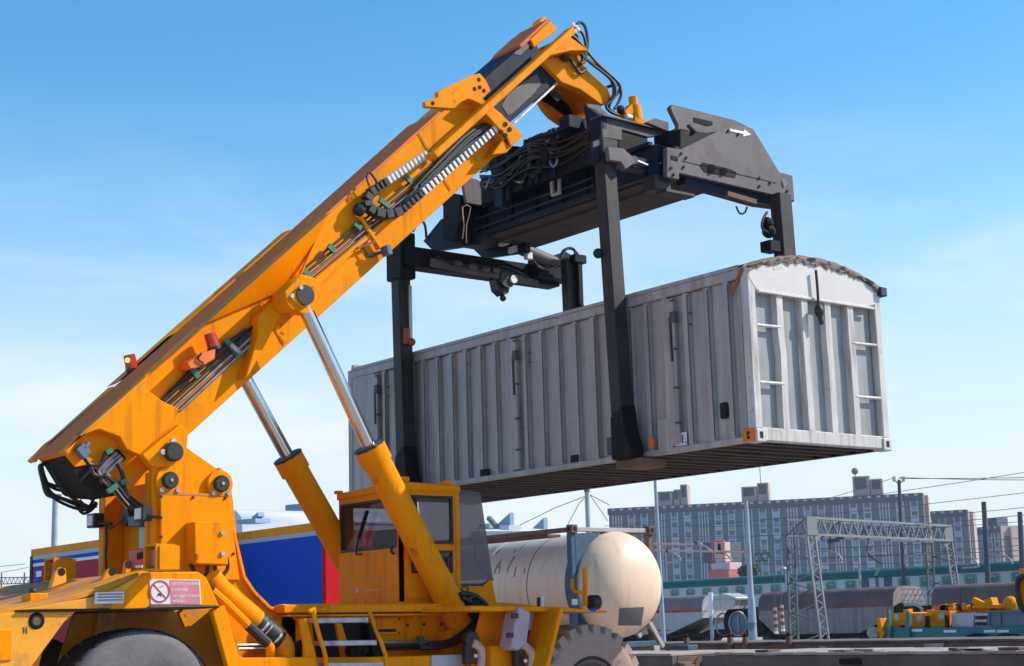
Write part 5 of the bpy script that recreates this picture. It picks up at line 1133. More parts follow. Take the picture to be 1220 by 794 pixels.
# rear wall with window opening
def frame_x(x0, x1, outer, inner):
    """wall normal to x: outer rect with inner rect opening as four strips (y0,y1,z0,z1)"""
    m = MB()
    a0, a1, c0, c1 = outer
    b0, b1, d0, d1 = inner
    m.box(x0, x1, a0, a1, c0, d0).box(x0, x1, a0, a1, d1, c1).box(x0, x1, a0, b0, d0, d1).box(x0, x1, b1, a1, d0, d1)
    return m
def frame_y(y0, y1, outer, inner):
    m = MB()
    a0, a1, c0, c1 = outer
    b0, b1, d0, d1 = inner
    m.box(a0, a1, y0, y1, c0, d0).box(a0, a1, y0, y1, d1, c1).box(a0, b0, y0, y1, d0, d1).box(b1, a1, y0, y1, d0, d1)
    return m
part('rear_wall', M_YEL, cab, frame_x(XC, XC + 0.05, (YC0, YC1, 2.10, 3.52), (YC0 + 0.10, YC1 - 0.06, 2.80, 3.42)))
w = part('rear_window', M_GLASS, cab, MB().box(XC + 0.02, XC + 0.03, YC0 + 0.10, YC1 - 0.06, 2.80, 3.42))
part('window_seal', M_BLK, w, frame_x(XC - 0.012, XC + 0.018, (YC0 + 0.085, YC1 - 0.045, 2.785, 3.435), (YC0 + 0.125, YC1 - 0.085, 2.825, 3.395)), 0.006)
wp = part('wiper', M_BLK, w, MB().bar((XC - 0.05, 0.02, 3.30), (XC - 0.05, 0.24, 2.95), 0.05, 0.03))
part('wiper_arm', M_BLK, wp, MB().tube([(XC - 0.06, 0.16, 3.06), (XC - 0.05, 0.28, 2.86), (XC - 0.03, 0.33, 2.74), (XC - 0.03, 0.20, 2.745)], 0.012, 6, 1))
part('window_handle', M_BLK, w, MB().tube([(XC - 0.03, -0.52, 2.80), (XC - 0.04, -0.52, 2.73), (XC - 0.04, -0.58, 2.71)], 0.018, 6, 1))
part('wall_badge', M_SHEET, cab, MB().cyl((XC - 0.004, 0.36, 2.28), (XC, 0.36, 2.28), 0.035, 12))
part('wall_badge', M_SHEET, cab, MB().box(XC - 0.003, XC, -0.2, 0.18, 2.262, 2.27))
# near side: door with upper and lower window
DX0, DX1 = -3.78, -2.93
part('side_wall', M_YEL, cab, frame_y(YC0, YC0 + 0.05, (XC, -2.88, 2.10, 3.52), (DX0 + 0.12, DX1 - 0.06, 2.56, 3.46)))
dr = part('door', M_YEL, cab, frame_y(YC0 - 0.025, YC0 + 0.02, (DX0 + 0.06, DX1 - 0.02, 2.14, 3.49), (DX0 + 0.13, DX1 - 0.07, 2.46, 3.44)), 0.006)
part('door_bar', M_YEL, dr, MB().box(DX0 + 0.131, DX1 - 0.071, YC0 - 0.022, YC0 + 0.018, 2.74, 2.84), 0.006)
part('upper_window', M_GLASS, dr, MB().box(DX0 + 0.131, DX1 - 0.071, YC0 - 0.004, YC0 + 0.004, 2.841, 3.44))
part('window_seal', M_BLK, dr, frame_y(YC0 - 0.032, YC0 - 0.005, (DX0 + 0.12, DX1 - 0.05, 2.83, 3.455), (DX0 + 0.15, DX1 - 0.09, 2.86, 3.425)))
part('window_divider', M_BLK, dr, MB().box(DX0 + 0.20, DX0 + 0.23, YC0 - 0.028, YC0 - 0.006, 2.86, 3.42))
part('lower_window', M_GLASS, dr, MB().box(DX0 + 0.131, DX1 - 0.071, YC0 - 0.004, YC0 + 0.004, 2.46, 2.739))
part('window_seal', M_BLK, dr, frame_y(YC0 - 0.030, YC0 - 0.006, (DX0 + 0.125, DX1 - 0.065, 2.455, 2.745), (DX0 + 0.15, DX1 - 0.09, 2.48, 2.72)))
part('door_handle', M_BLK, dr, MB().tube([(-3.11, -0.74, 2.648), (-3.055, -0.74, 2.67), (-3.059, -0.74, 2.539), (-3.113, -0.74, 2.539)], 0.014, 6, 1))
part('door_lock', M_BLK, dr, MB().lathe([(0.06, -0.735), (0.075, -0.735), (0.075, -0.705), (0.06, -0.705)], ([(-3.164, -0.72, 2.594)][0][0], 0, [(-3.164, -0.72, 2.594)][0][2]), 'y', 16))
# front bay: pillar, slanted side glass, lower panel, far side
part('front_pillar', M_YEL, cab, MB().box(-2.93, -2.86, YC0 - 0.01, YC0 + 0.06, 2.10, 3.56), 0.008)
lowp = [(-2.939, 2.346), (-2.873, 2.292), (-2.502, 2.278), (-2.344, 2.387), (-2.271, 2.056), (-2.947, 2.065)]
part('front_panel', M_YEL, cab, MB().prism(lowp, 'y', YC0, YC0 + 0.05), 0.006)
gl = [(-2.893, 3.555), (-2.49, 3.534), (-2.316, 2.376), (-2.487, 2.3), (-2.859, 2.302), (-2.925, 2.357)]
g_ = part('front_side_glass', M_GLASSF, cab, MB().prism(gl, 'y', YC0 + 0.018, YC0 + 0.028))
for i in range(len(gl)):
    (xa, za), (xb, zb) = gl[i], gl[(i + 1) % len(gl)]
    if i in (5, 4, 3, 2): part('glass_seal', M_BLK, g_, MB().bar((xa, YC0 + 0.02, za), (xb, YC0 + 0.02, zb), 0.035, 0.03, up=(0, 1, 0)))
gw = [(x, z) for x, z in [(-2.49, 3.534), (-2.316, 2.376)]]
part('windscreen', M_GLASSF, cab, MB().hexa([(gw[0][0], YC0 + 0.03, gw[0][1]), (gw[0][0] + 0.012, YC0 + 0.03, gw[0][1]), (gw[1][0] + 0.012, YC0 + 0.03, gw[1][1]), (gw[1][0], YC0 + 0.03, gw[1][1])], [(gw[0][0], YC1, gw[0][1]), (gw[0][0] + 0.012, YC1, gw[0][1]), (gw[1][0] + 0.012, YC1, gw[1][1]), (gw[1][0], YC1, gw[1][1])]))
part('dash_cable', M_BLK, cab, MB().tube([(-2.51, -0.4, 2.947), (-2.401, -0.4, 2.836), (-2.406, -0.4, 2.679), (-2.324, -0.4, 2.567), (-2.243, -0.4, 2.455), (-2.353, -0.4, 2.544), (-2.322, -0.4, 2.657)], 0.014, 6))
part('dash_box', M_BLK, cab, MB().box(-2.86, -2.66, -0.5, 0.5, 2.12, 2.32), 0.02)
part('far_wall', M_YEL, cab, frame_y(YC1 - 0.05, YC1, (XC + 0.05, -2.55, 2.10, 3.52), (XC + 0.2, -2.7, 2.55, 3.40)))
part('far_glass', M_GLASS, cab, MB().box(XC + 0.2, -2.7, YC1 - 0.03, YC1 - 0.02, 2.55, 3.40))
st = part('driver_seat', M_DARK, cab, MB().box(-3.55, -3.05, -0.2, 0.3, 2.1, 2.5).box(-3.62, -3.48, -0.2, 0.3, 2.45, 3.05), 0.03)
rf = part('cab_roof', M_YEL, cab, MB().hexa([(XC - 0.02, YC0 - 0.02, 3.52), (-2.84, YC0 - 0.02, 3.52), (-2.60, YC1, 3.52), (XC - 0.02, YC1 + 0.03, 3.50)], [(XC - 0.02, YC0 - 0.02, 3.63), (-2.84, YC0 - 0.02, 3.60), (-2.60, YC1, 3.60), (XC - 0.02, YC1 + 0.03, 3.59)]), 0.012)
part('roof_lug', M_YEL, rf, MB().box(XC + 0.02, XC + 0.14, YC0 - 0.03, YC0 + 0.06, 3.63, 3.69), 0.01)
part('roof_lug', M_YEL, rf, MB().box(-3.10, -2.98, YC0 - 0.03, YC0 + 0.06, 3.61, 3.66), 0.01)
part('roof_lug', M_YEL, rf, MB().box(XC - 0.05, XC + 0.05, YC1 - 0.04, YC1 + 0.05, 3.585, 3.63), 0.01)
text_mesh('cab_letters', 'SL', M_TEXT, cab, [(-2.868, -0.687, 2.15)][0], (1, 0, 0), (0, 0, 1), 0.2)

# --- wheels
def wheel(x, yo, z, r, w, tyre_m, nb, steer=0.0, rim=0.5, tread_m=None, worn=False):
    """outer sidewall at yo (towards -y), width w inwards"""
    hub = part('wheel', M_RIM, rs, MB().lathe([(0.002, yo + 0.20), (0.16, yo + 0.20), (0.18, yo + 0.17), (0.22, yo + 0.17), (rim * r - 0.06, yo + 0.24), (rim * r - 0.03, yo + 0.06), (rim * r, yo + 0.035), (rim * r, yo + w - 0.03)], (x, 0, z), 'y', 44))
    part('tyre', tyre_m, hub, MB().lathe([(rim * r - 0.01, yo + 0.05), (rim * r + 0.03, yo + 0.03), (rim * r + 0.10, yo + 0.015), (r * 0.80, yo - 0.005), (r * 0.86, yo + 0.01), (r * 0.90, yo + 0.05), (r * 0.915, yo + 0.12), (r * 0.915, yo + w - 0.12), (r * 0.89, yo + w - 0.03), (r * 0.7, yo + w), (rim * r, yo + w - 0.04)], (x, 0, z), 'y', 64))
    part('rim_ring', M_TYRED, hub, MB().lathe([(rim * r - 0.005, yo + 0.028), (rim * r + 0.02, yo + 0.012), (rim * r + 0.04, yo + 0.028)], (x, 0, z), 'y', 44))
    for k in range(8):
        t = 2 * math.pi * k / 8
        part('wheel_nut', M_PIN, hub, MB().cyl((x + 0.27 * math.cos(t), yo + 0.17, z + 0.27 * math.sin(t)), (x + 0.27 * math.cos(t), yo + 0.13, z + 0.27 * math.sin(t)), 0.03, 6))
    for k in range(nb):
        for side in (0, 1):
            t = 2 * math.pi * (k + 0.5 * side) / nb
            m = MB()
            dt = 2 * math.pi / nb * (0.43 if worn else 0.33)
            def P(rr, yy, a): return (x + rr * math.cos(a), yy, z + rr * math.sin(a))
            y0, y1 = (yo + (0.06 if worn else 0.01), yo + w * 0.52) if side == 0 else (yo + w * 0.48, yo + w - 0.01)
            sk = 0.10 if side == 0 else -0.10
            ri, ro = r * 0.82, r * (0.945 if worn else 1.0)
            if side == 0:
                m.hexa([P(ri, y0 - 0.006, t - dt), P(ri, y0 - 0.006, t + dt), P(ri, y1, t + dt + sk), P(ri, y1, t - dt + sk)],
                       [P(ro * 0.985, y0 + 0.012, t - dt * 0.85), P(ro * 0.985, y0 + 0.012, t + dt * 0.85), P(ro, y1, t + dt + sk), P(ro, y1, t - dt + sk)])
            else:
                m.hexa([P(ri, y0, t - dt + 0.10), P(ri, y0, t + dt + 0.10), P(ri, y1, t + dt), P(ri, y1, t - dt)],
                       [P(ro, y0, t - dt + 0.10), P(ro, y0, t + dt + 0.10), P(ro * 0.985, y1 - 0.03, t + dt), P(ro * 0.985, y1 - 0.03, t - dt)])
            part('tread_block', tread_m or tyre_m, hub, m, 0.006)
    return hub
wheel(-1.86, -2.12, 0.86, 0.90, 0.62, M_TYRE, 26)
wheel(-1.86, -1.42, 0.86, 0.90, 0.60, M_TYRED, 22)
wheel(-1.86, 1.50, 0.86, 0.90, 0.62, M_TYRE, 22)
wheel(-7.90, -1.92, 0.92, 0.985, 0.62, M_TYREG, 30, rim=0.45, tread_m=M_TYRED, worn=True)
wheel(-7.92, 1.30, 0.90, 0.95, 0.62, M_TYRED, 24, rim=0.45)
part('axle', M_GRIME, rs, MB().cyl((-1.86, -1.9, 0.86), (-1.86, 1.9, 0.86), 0.22, 14))
part('axle', M_GRIME, rs, MB().cyl((-7.92, -1.6, 0.9), (-7.92, 1.6, 0.9), 0.2, 14))

# weld seams and bolt rows on the yellow steel
for P in ([(-4.362, -0.507, 7.414), (-3.949, -0.507, 6.737)], [(-3.262, -0.507, 8.462), (-2.74, -0.507, 7.728)], [(-5.857, -0.507, 6.022), (-5.38, -0.507, 5.319)]):
    part('weld_seam', M_YELW, boom, MB().bar(P[0], P[1], 0.012, 0.012))
part('weld_seam', M_YELW, boom, MB().bar([(-8.115, -0.663, 4.005)][0], [(-7.309, -0.663, 4.737)][0], 0.012, 0.012))
for q in [(-7.189, -0.805, 3.328), (-6.786, -0.805, 3.329), (-6.372, -0.805, 3.331), (-7.183, -0.805, 2.868), (-7.178, -0.805, 2.487), (-6.259, -0.805, 2.682)]:
    part('bolt', M_PIN, m1, MB().cyl((q[0], -0.815, q[2]), (q[0], -0.795, q[2]), 0.018, 6))
for q in [(-4.344, -0.785, 1.885), (-3.904, -0.785, 1.877), (-3.907, -0.785, 1.71), (-4.321, -0.785, 1.71)]:
    part('bolt', M_PIN, fr, MB().cyl((q[0], -0.785, q[2]), (q[0], -0.77, q[2]), 0.014, 6))
for q in [(-3.763, -0.745, 1.801), (-3.504, -0.745, 1.806), (-3.242, -0.745, 1.801), (-2.218, -0.745, 1.768), (-2.054, -0.745, 1.599), (-2.353, -0.745, 1.934)]:
    part('bolt', M_PIN, fr, MB().cyl((q[0], -0.76, q[2]), (q[0], -0.735, q[2]), 0.02, 6))

# ================================================================== tank container on its wagon
TX, TZ, TR, TY = 7.41, 2.56, 1.13, 7.85
tk = thing('tank_container', 'cream cylindrical tank in a steel frame behind the yellow machine', 'tank container', (TX, 11, 1.2))
prof = [(TR, 14.2), (TR, TY)]
for i in range(1, 13):
    t = i / 12 * math.pi / 2
    prof.append((max(TR * math.cos(t) ** 0.8, 0.003), TY - 0.80 * math.sin(t)))
part('tank_shell', M_TANK, tk, MB().lathe([(0.003, 14.9), (0.7, 14.7), (TR, 14.2)] + prof[1:], (TX, 0, TZ), 'y', 72), angle=60)
sh = tk.children[-1]
for y in (7.87, 9.4, 11.0, 12.6): part('weld_seam', M_TANKS if 9 < y < 10 else M_TANK, sh, MB().lathe([(TR - 0.01, y - 0.012), (TR + 0.006, y - 0.008), (TR + 0.006, y + 0.008), (TR - 0.01, y + 0.012)], (TX, 0, TZ), 'y', 72))
q = [(6.939, 7.181, 2.051), (7.006, 7.16, 2.053), (7.077, 7.143, 2.055), (7.147, 7.125, 2.056), (7.225, 7.115, 2.058), (7.306, 7.109, 2.06), (7.391, 7.106, 2.062), (7.48, 7.107, 2.064), (7.572, 7.112, 2.066), (6.947, 7.201, 1.993), (7.014, 7.18, 1.994), (7.081, 7.16, 1.995), (7.155, 7.147, 1.996), (7.232, 7.137, 1.998), (7.309, 7.128, 1.999), (7.394, 7.126, 2), (7.481, 7.127, 2.001), (7.573, 7.132, 2.003), (6.96, 7.225, 1.935), (7.026, 7.205, 1.935), (7.092, 7.184, 1.936), (7.162, 7.168, 1.936), (7.239, 7.159, 1.937), (7.315, 7.15, 1.938), (7.399, 7.149, 1.938), (7.483, 7.147, 1.939), (7.578, 7.156, 1.94), (6.975, 7.252, 1.877), (7.037, 7.229, 1.877), (7.103, 7.209, 1.877), (7.176, 7.197, 1.877), (7.249, 7.185, 1.877), (7.325, 7.177, 1.877), (7.408, 7.176, 1.877), (7.495, 7.178, 1.877), (7.589, 7.188, 1.877), (6.994, 7.283, 1.818), (7.056, 7.26, 1.818), (7.121, 7.241, 1.817), (7.19, 7.226, 1.817), (7.266, 7.218, 1.816), (7.342, 7.21, 1.815), (7.424, 7.21, 1.815), (7.511, 7.213, 1.814), (7.604, 7.224, 1.814), (7.016, 7.318, 1.76), (7.078, 7.296, 1.759), (7.143, 7.278, 1.758), (7.211, 7.263, 1.756), (7.286, 7.255, 1.755), (7.361, 7.248, 1.754), (7.444, 7.248, 1.753), (7.533, 7.256, 1.752), (7.63, 7.27, 1.751), (7.045, 7.361, 1.702), (7.106, 7.339, 1.7), (7.171, 7.321, 1.698), (7.239, 7.307, 1.696), (7.313, 7.3, 1.695), (7.392, 7.297, 1.693), (7.474, 7.298, 1.691), (7.566, 7.309, 1.689), (7.672, 7.336, 1.687)]
m = MB().add([(x, y - 0.012, z) for x, y, z in q], [(j * 9 + i, j * 9 + i + 1, j * 9 + i + 10, j * 9 + i + 9) for j in range(6) for i in range(8)])
part('end_placard', M_PLQ, tk, m)
rr = random.Random(31)
for k in range(26):
    y = rr.uniform(9.5, 12.6)
    a = math.pi - rr.uniform(0.25, 1.0)
    n = Vector((math.cos(a), 0, math.sin(a)))
    t = Vector((math.sin(a), 0, -math.cos(a)))
    p = Vector((TX, y, TZ)) + n * (TR + 0.003)
    ln = rr.uniform(0.03, 0.12)
    part('paint_chip', M_TANKS, sh, MB().hexa([p - t * ln - Vector((0, 0.012, 0)), p + t * ln - Vector((0, 0.010, 0)), p + t * ln + Vector((0, 0.008, 0)), p - t * ln + Vector((0, 0.012, 0))],
         [q + n * 0.003 for q in (p - t * ln - Vector((0, 0.012, 0)), p + t * ln - Vector((0, 0.010, 0)), p + t * ln + Vector((0, 0.008, 0)), p - t * ln + Vector((0, 0.012, 0)))]))
part('shell_hatch', M_TANK, sh, MB().box(TX - TR - 0.012, TX - TR + 0.2, 11.55, 12.25, 2.0, 2.75), 0.01)
# end frame
fy = 7.80
part('saddle_ring', M_TEALF, tk, MB().lathe([(TR - 0.02, fy), (TR + 0.05, fy), (TR + 0.05, fy + 0.26), (TR - 0.02, fy + 0.26)], (TX, 0, TZ), 'y', 72, a0=math.radians(100), a1=math.radians(262)))
for x in (6.20, 8.40):
    c = part('corner_casting', M_RUST, tk, MB().box(x - 0.09, x + 0.09, fy - 0.16, fy + 0.02, 3.62, 3.80), 0.015)
    part('casting_hole', M_DARK, c, MB().cyl((x + 0.01, fy - 0.165, 3.71), (x + 0.01, fy - 0.155, 3.71), 0.05, 12))
    part('casting_hole', M_DARK, c, MB().cyl((x - 0.095, fy - 0.07, 3.71), (x - 0.085, fy - 0.07, 3.71), 0.045, 12))
    part('frame_post', M_TEALF if x < 7 else M_RUST, tk, MB().box(x - 0.06, x + 0.06, fy - 0.1, fy + 0.05, 1.24, 3.62), 0.01)
    part('corner_casting', M_RAILW, tk, MB().box(x - 0.09, x + 0.09, fy - 0.16, fy + 0.02, 1.12, 1.25), 0.012)
part('end_top_rail', M_RAILW, tk, MB().box(6.30, 8.30, fy - 0.10, fy + 0.0, 3.66, 3.75), 0.01)
part('side_top_rail', M_RUST, tk, MB().bar((6.16, fy + 0.03, 3.70), (6.16, 14.4, 3.70), 0.10, 0.10), 0.01)
part('side_top_rail', M_RUST, tk, MB().bar((8.40, fy + 0.03, 3.70), (8.40, 14.4, 3.70), 0.10, 0.10), 0.01)
part('walkway', M_RUST, tk, MB().box(6.24, 6.62, 8.6, 14.2, 3.60, 3.66), 0.008)
part('corner_gusset', M_TEALF, tk, MB().prism([(6.28, 3.62), (7.0, 3.66), (6.28, 2.75)], 'y', fy - 0.08, fy - 0.03))
part('gusset_flange', M_RAILW, tk, MB().bar((6.95, fy - 0.06, 3.63), (6.32, fy - 0.06, 2.95), 0.10, 0.03, up=(0, 1, 0)))
part('diagonal_brace', M_RAILW, tk, MB().bar((8.25, fy - 0.1, 1.75), (8.62, fy - 0.1, 1.22), 0.10, 0.09, up=(0, 1, 0)), 0.01)
part('diagonal_brace', M_RAILW, tk, MB().bar((8.0, fy, 1.45), (8.35, fy, 1.70), 0.10, 0.07, up=(0, 1, 0)), 0.01)
part('bottom_rail', M_TEALF, tk, MB().box(6.26, 8.46, fy - 0.12, fy, 1.24, 1.36), 0.01)
part('bottom_rail', M_TEALF, tk, MB().box(6.1, 6.22, fy + 0.06, 14.4, 1.24, 1.36), 0.01)

# ================================================================== flat wagons
def flat_wagon(label, x0, x1, y0, y1, zt, mats, deck=True, bog=()):
    w = thing('flat_wagon', label, 'flat wagon', ((x0 + x1) / 2, (y0 + y1) / 2, 0), 'flat wagons in the foreground')
    part('side_sill', mats[0], w, MB().box(x0, x0 + 0.14, y0, y1, zt - 0.42, zt - 0.03), 0.01)
    part('sill_flange', mats[0], w, MB().box(x0 - 0.06, x0 - 0.001, y0, y1, zt - 0.46, zt - 0.41), 0.005)
    part('side_sill', mats[0], w, MB().box(x1 - 0.14, x1, y0, y1, zt - 0.42, zt - 0.03), 0.01)
    n = int((y1 - y0) / 0.5)
    pl = part('deck_plank', mats[1], w, MB().box(x0 - 0.03, x1 + 0.03, y0, y0 + 0.49, zt - 0.028, zt + 0.02), 0.006)
    r_ = random.Random(int(y1 * 10))
    for k in range(1, n): twin('deck_plank', pl, w, (r_.uniform(-0.005, 0.005), k * 0.5, r_.uniform(-0.004, 0.004)))
    for yy in (y0, y1 - 0.15): part('headstock', mats[0], w, MB().box(x0 + 0.15, x1 - 0.15, yy, yy + 0.15, zt - 0.45, zt - 0.04), 0.01)
    for yy in (y0 - 0.32, y1):
        for xx in (x0 + 0.5, x1 - 0.5):
            part('buffer', M_RUST, w, MB().cyl((xx, yy, zt - 0.24), (xx, yy + 0.32, zt - 0.24), 0.10, 12).cyl((xx, yy if yy < y0 else yy + 0.28, zt - 0.24), (xx, yy + 0.04 if yy < y0 else yy + 0.32, zt - 0.24), 0.21, 14))
    for yy in bog:
        b = part('bogie_frame', M_GRIME, w, MB().prism([(yy - 1.3, 0.62), (yy + 1.3, 0.62), (yy + 1.3, 0.80), (yy + 0.5, 0.86), (yy - 0.5, 0.86), (yy - 1.3, 0.80)], 'x', x0 + 0.12, x0 + 0.26), 0.01)
        for d in (-0.9, 0.9):
            q = part('wagon_wheel', M_RUST, w, MB().lathe([(0.02, 0.02), (0.12, 0), (0.14, 0.04), (0.36, 0.05), (0.40, 0.0), (0.42, 0.0), (0.43, 0.12), (0.02, 0.12)], (x0 + 0.27, yy + d, 0.45), 'x', 26))
            part('axle_box', M_GRIME, q, MB().box(x0 + 0.06, x0 + 0.28, yy + d - 0.15, yy + d + 0.15, 0.36, 0.58), 0.02)
    return w
w1 = flat_wagon('brown flat wagon carrying the cream tank', 6.06, 8.66, 4.75, 18.5, 1.13, (M_WAG, M_WAGT), bog=(7.0, 16.5))
part('deck_fitting', M_TEALF, w1, MB().box(8.2, 8.5, 6.5, 7.2, 1.16, 1.26), 0.01)
part('rusty_coupling', M_RUST, w1, MB().prism([(4.72, 1.0), (4.45, 0.95), (4.35, 0.75), (4.72, 0.70)], 'x', 6.1, 6.5), 0.02)
w2 = flat_wagon('empty brown flat wagon nearest the camera on the right', 6.06, 8.66, -9.4, 3.95, 1.14, (M_WAG, M_WAGT), bog=(1.9, -7.4))
part('orange_cover', M_ORANGE, w2, MB().box(6.02, 6.10, -2.55, -2.1, 0.82, 0.93), 0.006)
part('rope_hook', M_GRIME, w2, MB().box(6.0, 6.058, 0.15, 0.6, 0.95, 1.05).ball((6.0, 0.2, 0.85), 0.06, 8), 0.01)
r_ = random.Random(3)
for k in range(9):
    y = r_.uniform(-4, 3.6)
    part('deck_scrap', M_RUST if k % 3 else M_WAGT, w2, MB().box(6.15, 6.5, y, y + r_.uniform(0.15, 0.5), 1.165, 1.165 + r_.uniform(0.02, 0.05)), 0.008)
w3 = flat_wagon('dark brown flat wagon with its bogies in view on the second track', 11.5, 14.1, -3.6, 15.5, 1.22, (M_WAG, M_WAG), bog=(2.6, 13.0))
part('pale_side_plate', M_WAGT, w3, MB().prism([(3.021, 1.165), (2.504, 1.177), (2.644, 0.996), (3.016, 0.998)], 'x', 11.46, 11.5), 0.006)
part('pale_side_plate', M_WAGT, w3, MB().prism([(5.786, 1.137), (5.621, 1.136), (5.629, 1.029), (5.795, 1.03)], 'x', 11.46, 11.5))
for px_ in ([(11.5, 9.872, 1.247)][0], [(11.5, 8.439, 1.271)][0], [(11.5, 7.963, 1.266)][0], [(11.5, 6.641, 1.271)][0]):
    st = part('stake_socket', M_RUST, w3, MB().box(11.4, 11.5, px_[1] - 0.06, px_[1] + 0.06, 0.95, 1.36), 0.01)
    part('stake_top', M_GRIME, st, MB().ball((11.44, px_[1], 1.40), 0.05, 8))
p = [(11.3, 9.566, 1.076)][0]
part('orange_buffer', M_ORANGE, w3, MB().ball((11.3, p[1], p[2]), 0.08, 10))
# rails under the wagons
for xc in (7.36, 12.8, 24.0, 54.6, 69.5):
    for d in (-0.75, 0.75):
        solo('rail', M_RUST, MB().box(xc + d - 0.035, xc + d + 0.035, -120, 200, 0.004, 0.16), None, None, (xc + d, 0, 0), kind='structure')

# ================================================================== curtain trailers behind the machine
def trailer(label, x0, y0, y1, zt, left):
    t = thing('curtain_trailer', label, 'trailer', (x0 + 1.25, (y0 + y1) / 2, 0), 'curtain-sided trailers behind the machine')
    part('box_body', M_GREYF, t, MB().box(x0 + 0.03, x0 + 2.5, y0 + 0.03, y1 - 0.03, 1.15, zt - 0.02))
    part('top_rail', M_YEL, t, MB().box(x0 - 0.02, x0 + 0.10, y0, y1, zt - 0.17, zt), 0.01)
    part('top_gutter', M_GREYF, t, MB().box(x0 - 0.01, x0 + 0.05, y0 + 0.02, y1 - 0.02, zt - 0.27, zt - 0.171))
    part('roof', M_GREYF, t, MB().box(x0 + 0.1, x0 + 2.5, y0, y1, zt - 0.02, zt + 0.01))
    part('chassis', M_GRIME, t, MB().box(x0 + 0.3, x0 + 2.2, y0, y1, 0.75, 1.14), 0.02)
    for yy in (y0 + 1.6, y0 + 2.9):
        q = part('wheel', M_TYRED, t, MB().lathe([(0.02, 0.04), (0.28, 0.06), (0.30, 0.0), (0.48, 0.0), (0.5, 0.06), (0.5, 0.3), (0.02, 0.3)], (x0 + 0.02, yy, 0.5), 'x', 24))
    n = max(3, int((y1 - y0) / 1.1))
    for k in range(n):
        a, b = y0 + 0.05 + (y1 - y0 - 0.1) * k / n, y0 + 0.05 + (y1 - y0 - 0.1) * (k + 1) / n
        if left:
            part('curtain_panel', M_CRIM, t, MB().box(x0, x0 + 0.03, a, b, 1.2, zt - 0.43))
            part('curtain_panel', M_TEXTW, t, MB().box(x0, x0 + 0.03, a, b, zt - 0.43, zt - 0.36))
            part('curtain_panel', M_BLUE, t, MB().box(x0, x0 + 0.03, a, b, zt - 0.36, zt - 0.27))
        else:
            part('curtain_panel', M_BLUE, t, MB().box(x0, x0 + 0.03, a, b, 1.2, zt - 0.27))
    return t
t1 = trailer('blue and crimson curtain trailer with a white stripe, left of the mast', 0.0, 14.6, 21.55, 4.0, True)
part('end_post', M_GRIME, t1, MB().box(-0.02, 0.06, 21.45, 21.60, 1.15, 3.83))
part('blue_border', M_BLUE, t1, MB().box(-0.012, 0.0, 20.95, 21.3, 1.2, 3.56))
part('border_line', M_TEXTW, t1, MB().box(-0.014, 0.0, 20.6, 21.3, 3.561, 3.59))
part('white_tag', M_TEXTW, t1, MB().prism([(21.172, 3.436), (20.845, 3.443), (20.835, 3.298), (21.162, 3.291)], 'x', -0.02, 0.0))
t2 = trailer('plain blue curtain trailer with a bright red end, right of the mast', 2.0, 10.75, 17.6, 4.0, False)
e = part('red_end', M_REDT, t2, MB().box(2.0, 4.5, 10.70, 10.77, 1.15, 3.83), 0.01)
part('end_post', M_REDT, e, MB().box(1.985, 2.10, 10.66, 10.80, 1.15, 3.82), 0.015)
for x in (2.45, 2.9, 3.4, 3.9): part('end_bar', M_REDT, e, MB().box(x, x + 0.07, 10.64, 10.70, 1.2, 3.78), 0.01)
text_mesh('end_letter', 'N', M_TEXTW, e, [(1.999, 10.69, 3.28)][0], (1, 0, 0), (0, 0, 1), 0.22)
part('end_vents', M_STEEL, t2, MB().box(1.97, 2.0, 12.3, 13.6, 1.17, 1.30), 0.01)

